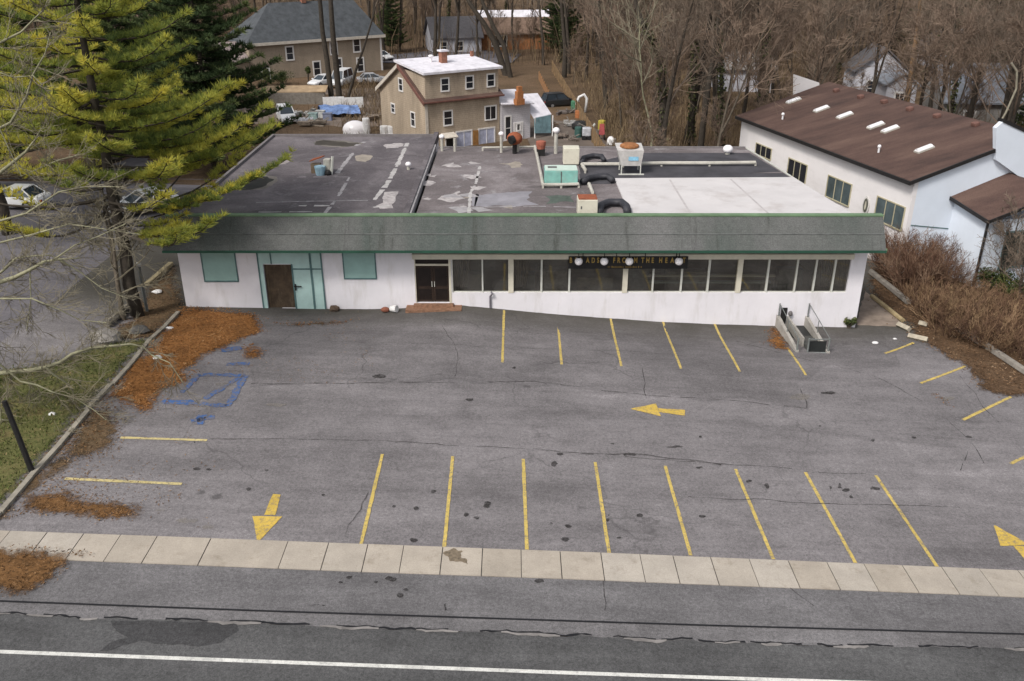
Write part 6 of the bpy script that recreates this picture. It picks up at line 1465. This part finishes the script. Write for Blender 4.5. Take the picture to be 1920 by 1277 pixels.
special('left one of the leaning trunks before the brick bungalow', [(950, 108), (928, 80), (908, 45), (880, 5)], 140, [.5, .45, .38, .3], 8)
special('right one of the leaning trunks before the brick bungalow', [(958, 112), (945, 85), (925, 50), (905, 5)], 138, [.4, .36, .3, .25], 9)
special('dark straight tree standing at the far end of the long fence', [(1058, 132), (1060, 90), (1056, 50), (1052, 0)], 138, [.4, .34, .28, .22], 10)
special('orange barked trunk rising behind the brown roof ridge', [(1702, 200), (1708, 140), (1716, 80), (1724, 20)], 96, [.3, .27, .22, .16], 11, (plain('orange_bark', (0.20, 0.12, 0.06), .95, .3, 3), M_twig))
special('pale thin trunk at the back edge of the black roofing', [(1225, 284), (1222, 250), (1215, 215), (1206, 180)], 72, [.12, .1, .08, .06], 12, (M_lichen, M_twigp))

# far wood: one mass of thin trees beyond the ones that can be counted
fw = MB(); rr = random.Random(5); n = 0
while n < 620:
    y = rr.uniform(192, 320); x = rr.uniform(-.68*y, .68*y)
    n += 1; h = rr.uniform(13, 19); z = zg(x, y); p = Vector((x, y, z)); fw.tube([p, p + Vector((rr.gauss(0,.4), 0, h*.5)), p + Vector((rr.gauss(0,.8), 0, h*.95))], [.26, .18, .05], 4, False)
    for _ in range(22):
        f = rr.uniform(.3, .95); a = p + ZUP*h*f; l = limb(fw, a, side(ZUP, rr, rr.uniform(.4, 1.0)), h*.3*(1.2-.8*f), .07, .03, 2, 3, rr, .2, .1)
        for _ in range(5): limb(fw, l[1].lerp(l[2], rr.random()), side((l[2]-l[1]).normalized(), rr, .7), rr.uniform(1, 2.4), .035, .02, 1, 3, rr, .1, .1)
tag(fw.build('far_wood', M_twig, origin=(0, 260, 0)), 'hazy mass of bare trees on the far rise', 'wood', kind='stuff')

# underbrush: dry stems and brambles on the wood floor
ub = MB(); tones = []; rr = random.Random(15)
def stems(n, pick, h0, h1, w, tb, lean=.35):
    for _ in range(n):
        x, y = pick(); z = zg(x, y) - .05; h = rr.uniform(h0, h1)*(.6 + .9*abs(noise.noise(Vector((x*.22, y*.22, 1))))); d = Vector((rr.gauss(0, lean), rr.gauss(0, lean), 1)).normalized(); s = Vector((rr.uniform(-1, 1), rr.uniform(-1, 1), 0)).normalized()*w*rr.uniform(.6, 1.4)
        p = Vector((x, y, z)); m_ = p + d*h*.55; d2 = (d + rv(rr)*.35).normalized(); e = m_ + d2*h*.5; k = len(ub.v)
        ub.v += [tuple(p - s), tuple(p + s), tuple(m_ + s*.8), tuple(m_ - s*.8), tuple(e)]; ub.f += [(k, k+1, k+2, k+3), (k+3, k+2, k+4)]; t = max(0, min(1, tb + rr.gauss(0, .25))); tones.extend([t, t])
def pick_w():
    while True:
        y = 67.5 + 75*rr.random()**1.6; x = rr.uniform(10, .58*y + 6)
        if wood_ok(x, y + .6) or (y < 69 and x > 15): return x, y
stems(30000, pick_w, .7, 2.6, .024, .5, .45)
def pick_t():
    while True:
        y = 72 + 90*rr.random(); x = rr.uniform(6, .62*y + 4)
        if wood_ok(x, y + .6): return x, y
stems(4000, pick_t, 2.0, 5.0, .026, .3, .22)
def pick_f():
    while True:
        y = rr.uniform(148, 225); x = rr.uniform(-.6*y, .64*y)
        if wood_ok(x, y): return x, y
stems(8000, pick_f, 2.0, 8.0, .05, .25, .22)
def pick_b():
    while True:
        y = 66.9 + rr.random()*2.5; x = rr.uniform(-19, 26)
        if not (-8 < x < 10): return x, y
stems(2500, pick_b, .5, 1.6, .02, .3)
def pick_h():
    while True:
        y = rr.uniform(92, 132); x = rr.uniform(-34, -8)
        a = Vector((x, y)) - C; s, t = a.dot(Vector((uf.x, uf.y))), a.dot(Vector((us.x, us.y)))
        if not (-1 < s < LF + 6 and -1 < t < WS + 1) and 640 < 960 + 1655*x/(y*CT + 19*ST) < 730 or rr.random() < .04: return x, y
stems(2600, pick_h, .6, 1.8, .03, .3)
tag(ub.build('underbrush', M_stem, attr=tones, origin=(20, 90, 0)), 'tangle of dry brown stems covering the wood floor', 'underbrush', kind='stuff')

# ------------------------------------------------------------------ grey bare tree reaching in from the left
rr = random.Random(31); YT = 32.0
base = Vector((-23.5, YT, zg(-23.5, YT)))
lt = thing('bare_tree', 'pale lichened bare tree with bowed limbs reaching in from the left edge', 'tree', base)
tr, cr = MB(), MB()
trunk = [base - ZUP*.3, base + Vector((.1, 0, 3)), base + Vector((-.1, .3, 6.5)), base + Vector((.3, .2, 10)), base + Vector((.2, .5, 13))]
tr.tube(trunk, [.34, .29, .25, .18, .08], 9, False)
limbs = [([(0, 529), (28, 520), (56, 506), (84, 490), (112, 486), (150, 484)], 0, .11), ([(0, 512), (14, 500), (30, 484), (60, 480), (95, 478), (130, 500)], .6, .07),
         ([(-60, 705), (30, 697), (62, 694), (85, 688), (112, 680), (135, 664), (170, 652), (215, 648), (245, 645), (268, 650), (285, 666)], -.5, .11), ([(285, 666), (318, 680), (345, 720)], -.5, .03), ([(85, 688), (100, 702), (125, 718), (137, 735), (138, 752)], -.6, .05),
         ([(-30, 660), (8, 690), (38, 715), (70, 722), (98, 735), (140, 746), (175, 768), (215, 800)], -1.0, .06), ([(-20, 786), (18, 788), (34, 806), (52, 826)], -1.6, .07), ([(48, 826), (70, 820), (100, 836), (140, 856), (190, 880)], -1.6, .035), ([(-10, 620), (2, 790), (10, 830)], -1.7, .05),
         ([(-20, 340), (30, 300), (48, 285), (66, 262), (78, 240)], .8, .09), ([(-40, 260), (20, 230), (50, 180), (62, 140), (85, 100), (95, 60)], 1.2, .07), ([(-20, 130), (25, 145), (62, 142), (80, 160)], 1.0, .04),
         ([(-20, 420), (50, 400), (110, 360), (160, 350), (230, 350)], .4, .06), ([(-20, 460), (60, 440), (130, 420), (200, 430), (262, 440)], .2, .05), ([(100, 488), (140, 460), (180, 445), (235, 420)], 0, .04), ([(112, 486), (150, 510), (190, 540), (240, 560)], 0, .035),
         ([(-20, 560), (60, 560), (110, 580), (150, 600), (200, 605)], -.2, .05), ([(56, 506), (58, 560), (50, 620)], 0, .03), ([(-20, 200), (40, 330), (110, 300), (150, 290)], .7, .04), ([(-20, 90), (40, 60), (80, 20), (100, -20)], 1.3, .06)]
def nearest_trunk(p):
    best = None
    for a, b in zip(trunk, trunk[1:]):
        for i in range(6):
            q = a.lerp(b, i/6)
            if q.z < p.z + .5: best = q
    return best or trunk[0]
for pxs, dy, r in limbs:
    pts = [at_y(a, b, YT + dy + .25*math.sin(a*.05)) for a, b in pxs]
    if pxs[0][0] <= 0 or pxs[0][0] < 5: pts = [nearest_trunk(pts[0])] + pts
    n = len(pts); tr.tube(pts, [max(.018, r*(1 - .8*i/(n-1))) for i in range(n)], 6, False)
    total = sum((b-a).length for a, b in zip(pts, pts[1:])); k = int(total*(3.6 if pts[-1].z < 7.5 else 2.2))
    for _ in range(k):
        f = rr.uniform(.12, 1)*(n-1); j = min(n-2, int(f)); a = pts[j].lerp(pts[j+1], f-j); fw_ = (pts[j+1]-pts[j]).normalized()
        up_ = .10 if rr.random() < .75 else -.06
        l1 = limb(cr, a, side(fw_, rr, rr.uniform(.5, 1.2)), rr.uniform(.6, 2.0), .015, .008, 4, 3, rr, .2, up_)
        for t in range(5):
            q = rr.randint(1, 3); l2 = limb(cr, l1[q], side((l1[q+1]-l1[q]).normalized(), rr, rr.uniform(.4, .9)), rr.uniform(.3, .9), .009, .006, 2, 3, rr, .2, up_*.5)
            for w in range(2): limb(cr, l2[1], side((l2[2]-l2[1]).normalized(), rr, .6), rr.uniform(.15, .45), .007, .005, 1, 3, rr, .1, 0)
tr.build('trunk', M_lichen, lt, smooth=True); cr.build('crown', M_twigp, lt)
# thin bare tree right behind it, by the pine trunk
t2 = bare_tree('bare_tree', 'small bare grey tree with fine twigs standing beside the pine trunk', None, 8.5, 40, (M_bark, M_twigp), .3, .8, .15, nl=14, first=.22, twr=.014)
t2.location = G(232, 600); 
c = bare_tree('bare_tree', 'small bare tree in front of the warehouse wing at the right edge', None, 5.2, 41, (M_barkd, M_twig), .3, .75, .10, nl=13, first=.15, twr=.012)
c.location = G(1905, 572)
c = copy_tree(c); c.location = G(1870, 545); c.rotation_euler = (0, 0, 2.1); c.scale = (1.15, 1.15, 1.2); c['label'] = 'taller bare tree whose twigs cover the wall of the warehouse wing'

# ------------------------------------------------------------------ shrubs on the right bank
def brush(name, label, group, seed, h, n, mat, spread=.45, rad=.5):
    rr = random.Random(seed); root = thing(name, label, 'shrub', (0,0,0), group); mb = MB(); tones = []
    for _ in range(n):
        a = rr.uniform(0, 6.28); q = rad*math.sqrt(rr.random()); p = Vector((q*math.cos(a), q*math.sin(a), -.1)); d = Vector((math.cos(a)*spread*rr.random()*1.3, math.sin(a)*spread*rr.random()*1.3, 1)); k0 = len(mb.f)
        pts = limb(mb, p, d, h*rr.uniform(.55, 1.1), .017, .008, 4, 3, rr, .12, 0)
        for t in range(6):
            j = rr.randint(1, 3); l = limb(mb, pts[j].lerp(pts[j+1], rr.random()), side((pts[j+1]-pts[j]).normalized(), rr, rr.uniform(.4, .8)), h*.3*rr.uniform(.5, 1.1), .010, .006, 2, 3, rr, .15, .05)
            for w in range(3): limb(mb, l[1].lerp(l[2], rr.random()), side((l[2]-l[1]).normalized(), rr, .6), h*.14, .008, .005, 1, 3, rr, .1, 0)
        t = max(0, min(1, rr.gauss(.45, .38))); tones += [t]*(len(mb.f)-k0)
    mb.build('stems', mat, root, attr=tones); return root
GB = 'leafless shrubs on the right bank'
S1 = brush('twig_shrub', 'dense reddish brown leafless shrub on the bank right of the shop', GB, 3, 2.5, 58, M_stemr, .55, .6); S2 = brush('twig_shrub', 'low brown leafless shrub on the bank right of the shop', GB, 4, 1.5, 60, M_stemb, .75, .8)
sp = [(1655, 470), (1680, 468), (1705, 478), (1660, 500), (1690, 505), (1728, 500), (1758, 512), (1720, 530), (1745, 545), (1700, 545), (1775, 545), (1672, 525)]
sp2 = [(1760, 570), (1790, 560), (1735, 575), (1800, 595), (1825, 590), (1770, 600), (1838, 620), (1860, 600), (1885, 615), (1905, 640), (1850, 645), (1890, 590), (1925, 610), (1815, 625), (1925, 670), (1870, 655), (1780, 625), (1750, 600), (1830, 560)]
f1 = True
for k, (a, b) in enumerate(sp + sp2):
    src = S1 if k < len(sp) else S2
    c = src if k in (0, len(sp)) else copy_tree(src)
    p = G(a, b); c.location = (p.x, p.y, p.z); c.rotation_euler = (0, 0, rr.uniform(0, 6.28)); s = rr.uniform(.8, 1.25); c.scale = (s, s, s*rr.uniform(.85, 1.15))
def leafy(name, label, seed, r, h, n, mat, group=None):
    rr = random.Random(seed); root = thing(name, label, 'shrub', (0,0,0), group); mb = MB(); tones = []; st = MB()
    cl = [(Vector((rr.uniform(-.6, .6)*r, rr.uniform(-.6, .6)*r, rr.uniform(.35, .85)*h)), rr.uniform(.35, .6)*r, rr.uniform(.2, .8)) for _ in range(9)]
    for c, q, t in cl:
        st.tube([(c.x*.2, c.y*.2, -.1), tuple(c*.6), tuple(c)], [.04, .03, .015], 4)
        for _ in range(n//9):
            d = rv(rr); p = c + d*q*(rr.random()**.35); p.z = max(.05, p.z); nn = (d + rv(rr)*.7).normalized(); a = nn.orthogonal().normalized()*.075; b = nn.cross(a).normalized()*.05; k = len(mb.v)
            mb.v += [tuple(p-a), tuple(p+b), tuple(p+a), tuple(p-b)]; mb.f.append((k,k+1,k+2,k+3)); tones.append(max(0, min(1, t + rr.uniform(-.3, .3))))
    st.build('stem', M_bark, root); mb.build('foliage', mat, root, attr=tones); return root
for a, b, r, h, t, sd_ in ((1862, 548, 1.1, 1.4, 'round dark green shrub below the warehouse wing', 1), (1893, 560, .95, 1.2, 'brighter green shrub right of the round dark one', 2), (1592, 615, .35, .6, 'small dark green tuft at the right foot of the white wall', 3), (532, 158, 1.6, 1.5, 'green hedge clump before the beige house, beside the white cars', 4), (496, 160, 2.0, 2.2, 'larger green hedge clump at the corner of the beige house', 5), (578, 152, .6, 2.2, 'narrow upright evergreen against the beige house wall', 6)):
    o = leafy('green_shrub', t, sd_, r, h, 1400 if r > .5 else 400, M_leafg); o.location = G(a, b)

# ------------------------------------------------------------------ fallen needles, leaf litter, grass
def litter_mat(name, c0, c1, c2):
    m = Mat(name, .95, .1); w = m.coord(world=True)
    o = m.ramp(m.noise(.9, 6, .7, w), [(.28, c0), (.5, c1), (.72, c2)])
    o = m.mix(m.ramp(m.noise(7, 5, .85, w), [(.5, 0), (.64, .85)]), o, tuple(x*.3 for x in c0)); o = m.mix(m.ramp(m.noise(11, 4, .85, m.coord((1,1,1), (0,0,1), True)), [(.58, 0), (.68, .8)]), o, tuple(min(1, x*1.5 + .05) for x in c2))
    o = m.mix(1.0, o, m.ramp(m.noise(14, 4, .8, w), [(.25, .55), (.75, 1.45)]), 'MULTIPLY')
    m.color(o).bump(m.noise(18, 4, .8, w), .6, .04)
    # litter thins out towards its edge: bare ground shows between the needles
    e = m.n('ShaderNodeAttribute', attribute_name='edge'); ma = m.n('ShaderNodeMath', operation='MULTIPLY_ADD'); m.l(e.outputs['Fac'], ma.inputs[0]); ma.inputs[1].default_value = 0.8; m.l(m.noise(3.2, 6, .8, w), ma.inputs[2])
    a = m.ramp(ma.outputs[0], [(.55, 0.0), (.80, 1.0)]); t = m.n('ShaderNodeBsdfTransparent'); mx = m.n('ShaderNodeMixShader')
    m.l(a, mx.inputs[0]); m.l(t.outputs[0], mx.inputs[1]); m.l(m.b.outputs[0], mx.inputs[2]); m.l(mx.outputs[0], m.nt.nodes['Material Output'].inputs['Surface']); return m.m
M_mat1 = litter_mat('needle_mat', (0.13,0.062,0.024), (0.25,0.112,0.038), (0.32,0.15,0.052)); M_mat5 = litter_mat('brown_needle_mat', (0.085,0.048,0.022), (0.17,0.088,0.036), (0.24,0.13,0.055)); M_mat2 = litter_mat('leaf_mat', (0.06,0.038,0.023), (0.105,0.064,0.037), (0.155,0.098,0.058)); M_mat3 = litter_mat('turf_mat', (0.075,0.078,0.030), (0.118,0.122,0.044), (0.19,0.145,0.07)); M_mat4 = litter_mat('mixed_mat', (0.075,0.055,0.034), (0.13,0.088,0.05), (0.19,0.12,0.07))
def cover(name, label, cat, px, mat, smat, dens, seed, size=.07, dz=.03, amp=.3, fringe=.85, upright=0.0, tb=.5, world=None, hmax=.05, feather=1.25):
    rr = random.Random(seed); size *= .72; dens *= 1.5; poly = world or gp(px); rp_ = rough_poly(rough_poly(poly, .35, amp*1.2, seed, .8), .09, amp*.45, seed + 3, 4.5); mb = MB()
    sheet(mb, rp_, dz, .25, .25)
    o = tag(mb.build(name, mat, origin=(0,0,0)), label, cat, kind='stuff')
    es = [(Vector(a), Vector(b)) for a, b in zip(rp_[::3], rp_[3::3] + rp_[:1])]
    def ed(v):
        p = Vector(v[:2]); best = 9.0
        for a, b in es:
            ab = b - a; t = max(0, min(1, (p-a).dot(ab)/max(1e-9, ab.length_squared))); d = (p - a - ab*t).length_squared
            if d < best: best = d
        return math.sqrt(best)
    at = o.data.attributes.new('edge', 'FLOAT', 'POINT'); at.data.foreach_set('value', [min(1.0, ed(v)/feather) for v in mb.v])
    sc_ = MB(); tones = []; n = int(area(poly)*dens); cx = sum(p[0] for p in poly)/len(poly); cy = sum(p[1] for p in poly)/len(poly)
    for x, y in scatter(poly, n, rr):
        g = rr.gauss(0, fringe) if rr.random() < .45 else 0; x += g; y += rr.gauss(0, fringe*.7) if g else 0
        c = noise.fractal(Vector((x*.8, y*.8, seed)), 1, 2, 3)
        if c < -.25 and rr.random() < .6: continue
        p = Vector((x, y, zg(x, y) + dz + rr.uniform(.0, hmax))); a = rr.uniform(0, 6.28); u = Vector((math.cos(a), math.sin(a), rr.gauss(0, .25 + upright))).normalized()
        if upright: u = Vector((rr.gauss(0,.5), rr.gauss(0,.5), 1)).normalized()
        s = u.cross(rv(rr)).normalized()*size*.28*rr.uniform(.5, 1.2); l = u*size*rr.uniform(.6, 1.5); k = len(sc_.v)
        sc_.v += [tuple(p - s), tuple(p + s), tuple(p + l + s*.5), tuple(p + l - s*.5)]; sc_.f.append((k,k+1,k+2,k+3)); tones.append(max(0, min(1, tb + c*.5 + rr.gauss(0, .2))))
    f = sc_.build('scraps', smat, o, attr=tones); f['kind'] = 'stuff'; return o
cover('grass_strip', 'mossy winter grass strip between the two lots', 'grass', [(-160, 800), (-60, 705), (0, 692), (92, 682), (165, 655), (220, 640), (292, 635), (250, 676), (165, 766), (108, 832), (0, 958), (-120, 1092), (-260, 1100)], M_mat3, M_grass, 55, 1, .11, .035, .1, .2, .8, .35, hmax=.02)
cover('earth_strip', 'bare brown earth with scattered needles at the left corner of the shop', 'earth', [(330, 488), (342, 560), (350, 580), (330, 592), (292, 634), (222, 640), (196, 632), (236, 600), (272, 545), (320, 500)], M_mat4, M_litbr, 50, 2, .09, .03, .12, .25, 0, .5)
cover('pine_needle_litter', 'wide sweep of orange pine needles at the left corner of the shop', 'pine needles', [(344, 574), (420, 579), (470, 586), (490, 601), (494, 622), (432, 652), (388, 666), (368, 690), (356, 718), (300, 733), (297, 760), (276, 781), (240, 764), (207, 744), (226, 706), (252, 680), (292, 636), (322, 598)], M_mat1, M_litter, 80, 3, .10, .045, .18, .3)
cover('pine_needle_litter', 'small orange heap of pine needles beside the blue stall markings', 'pine needles', [(452, 654), (474, 645), (496, 660), (490, 674), (454, 676)], M_mat1, M_litter, 90, 4, .10, .05, .07, .12, tb=.6)
cover('pine_needle_litter', 'thin arc of rust brown needles before the teal entrance', 'pine needles', [(500, 606), (560, 613), (640, 610), (668, 598), (640, 601), (560, 605)], M_mat4, M_litter, 60, 5, .09, .02, .1, .2, tb=.3)
cover('pine_needle_litter', 'brown needles along the left kerb, above the pale stall lines', 'pine needles', [(160, 775), (190, 764), (226, 770), (222, 812), (214, 846), (150, 862), (112, 850), (122, 826)], M_mat4, M_litmx, 60, 6, .09, .03, .16, .3, tb=.3)
cover('pine_needle_litter', 'long patch of brown needles on the asphalt just above the pavement', 'pine needles', [(40, 934), (126, 918), (170, 930), (222, 937), (264, 954), (262, 972), (190, 979), (92, 970), (34, 964)], M_mat5, M_litmx, 85, 7, .09, .035, .12, .2, tb=.35)
cover('pine_needle_litter', 'brown needle mound at the lower left corner by the road', 'pine needles', [(-200, 1032), (0, 1030), (70, 1028), (150, 1034), (182, 1042), (140, 1050), (122, 1072), (104, 1092), (50, 1120), (0, 1124), (-200, 1112)], M_mat5, M_litmx, 95, 8, .09, .07, .1, .15, tb=.25, hmax=.07)
cover('pine_needle_litter', 'rust brown needle heap against the left wall of the stairwell', 'pine needles', [(1438, 641), (1440, 620), (1454, 612), (1470, 632), (1482, 655), (1466, 660), (1446, 652)], M_mat1, M_litter, 80, 9, .09, .04, .1, .2, tb=.3)
cover('leaf_litter', 'brown leaf litter covering the right bank', 'leaf litter', [(1632, 505), (1626, 546), (1645, 566), (1698, 610), (1714, 640), (1746, 654), (1800, 686), (1832, 730), (1880, 742), (1925, 746), (2080, 752), (2200, 560), (1990, 470), (1800, 455), (1690, 440)], M_mat2, M_litbr, 42, 10, .12, .04, .2, .4, tb=.45)
cover('needle_trail', 'faint trail of brown needles along the side walk kerb', 'pine needles', [(1746, 740), (1760, 738), (1792, 764), (1786, 768)], M_mat4, M_litter, 60, 12, .08, .01, .08, .15, tb=.4)
cover('kerb_needles', 'scattered needles along the lot kerb down to the pavement', 'pine needles', [(110, 850), (150, 862), (90, 905), (40, 935), (30, 968), (-20, 985), (0, 962), (60, 890)], M_mat4, M_litbr, 55, 13, .09, .028, .15, .3, tb=.5)

# loose needles blown along the kerb and out over the asphalt
rr = random.Random(88); mb = MB(); tones = []
kp = gp([(330, 590), (250, 682), (165, 774), (110, 840), (40, 920)])
for _ in range(5200):
    j = rr.randint(0, len(kp)-2); f = rr.random(); a = Vector(kp[j]).lerp(Vector(kp[j+1]), f); x, y = a.x + abs(rr.gauss(0, 1.1)) - .3, a.y + rr.gauss(0, .5)
    c = noise.fractal(Vector((x*.5, y*.5, 3)), 1, 2, 3)
    if c < rr.uniform(-.6, .4): continue
    p = Vector((x, y, zg(x, y) + .022)); an = rr.uniform(0, 6.28); u = Vector((math.cos(an), math.sin(an), rr.gauss(0, .15))); s_ = u.cross(ZUP).normalized()*.016; l = u*rr.uniform(.04, .11); k = len(mb.v)
    mb.v += [tuple(p-s_), tuple(p+s_), tuple(p+l+s_*.4), tuple(p+l-s_*.4)]; mb.f.append((k,k+1,k+2,k+3)); tones.append(rr.random())
for _ in range(2600):
    p0_ = G(rr.uniform(300, 700), rr.uniform(585, 720)) if rr.random() < .5 else G(rr.uniform(0, 420), rr.uniform(760, 990)); x, y = p0_.x, p0_.y
    if noise.fractal(Vector((x*.4, y*.4, 9)), 1, 2, 3) < rr.uniform(-.2, .7): continue
    p = Vector((x, y, zg(x, y) + .022)); an = rr.uniform(0, 6.28); u = Vector((math.cos(an), math.sin(an), rr.gauss(0, .15))); s_ = u.cross(ZUP).normalized()*.016; l = u*rr.uniform(.04, .1); k = len(mb.v)
    mb.v += [tuple(p-s_), tuple(p+s_), tuple(p+l+s_*.4), tuple(p+l-s_*.4)]; mb.f.append((k,k+1,k+2,k+3)); tones.append(rr.random())
tag(mb.build('loose_needles', M_litmx, attr=tones, origin=(0, 0, 0)), 'loose brown needles scattered over the asphalt along the left kerb', 'pine needles', kind='stuff')
# ------------------------------------------------------------------ camera, light
cam = bpy.data.cameras.new('camera'); co = bpy.data.objects.new('camera', cam); col.objects.link(co)
co.location = (0, 0, H); co.rotation_euler = (R(90) - TH, 0, 0)
cam.sensor_width = 36; cam.lens = F / 1920 * 36; cam.clip_end = 2000; cam.clip_start = 0.5
sc.camera = co
SEL, SROT = R(48), R(-140)
wd = bpy.data.worlds.new('World'); sc.world = wd; wd.use_nodes = True
nt = wd.node_tree; bg = nt.nodes['Background']
sky = nt.nodes.new('ShaderNodeTexSky'); sky.sky_type = 'NISHITA'; sky.sun_disc = False
sky.sun_elevation = SEL; sky.sun_rotation = SROT; sky.air_density = 1.0; sky.dust_density = 3.0
hs = nt.nodes.new('ShaderNodeHueSaturation'); hs.inputs['Saturation'].default_value = 0.3
nt.links.new(sky.outputs[0], hs.inputs['Color']); nt.links.new(hs.outputs[0], bg.inputs['Color'])
bg.inputs['Strength'].default_value = 0.095
su = bpy.data.lights.new('sun', 'SUN'); su.energy = 1.5; su.angle = R(12); su.color = (1, 0.955, 0.9)
so = bpy.data.objects.new('sun', su); col.objects.link(so)
sd = Vector((math.sin(SROT)*math.cos(SEL), math.cos(SROT)*math.cos(SEL), math.sin(SEL)))
so.rotation_euler = sd.to_track_quat('Z', 'Y').to_euler(); so.location = (0, 0, 60)
sc.view_settings.view_transform = 'Standard'; sc.view_settings.look = 'None'; sc.view_settings.exposure = 0.85; sc.view_settings.gamma = 1
sc.cycles.max_bounces = 6; sc.cycles.diffuse_bounces = 3; sc.cycles.transparent_max_bounces = 8
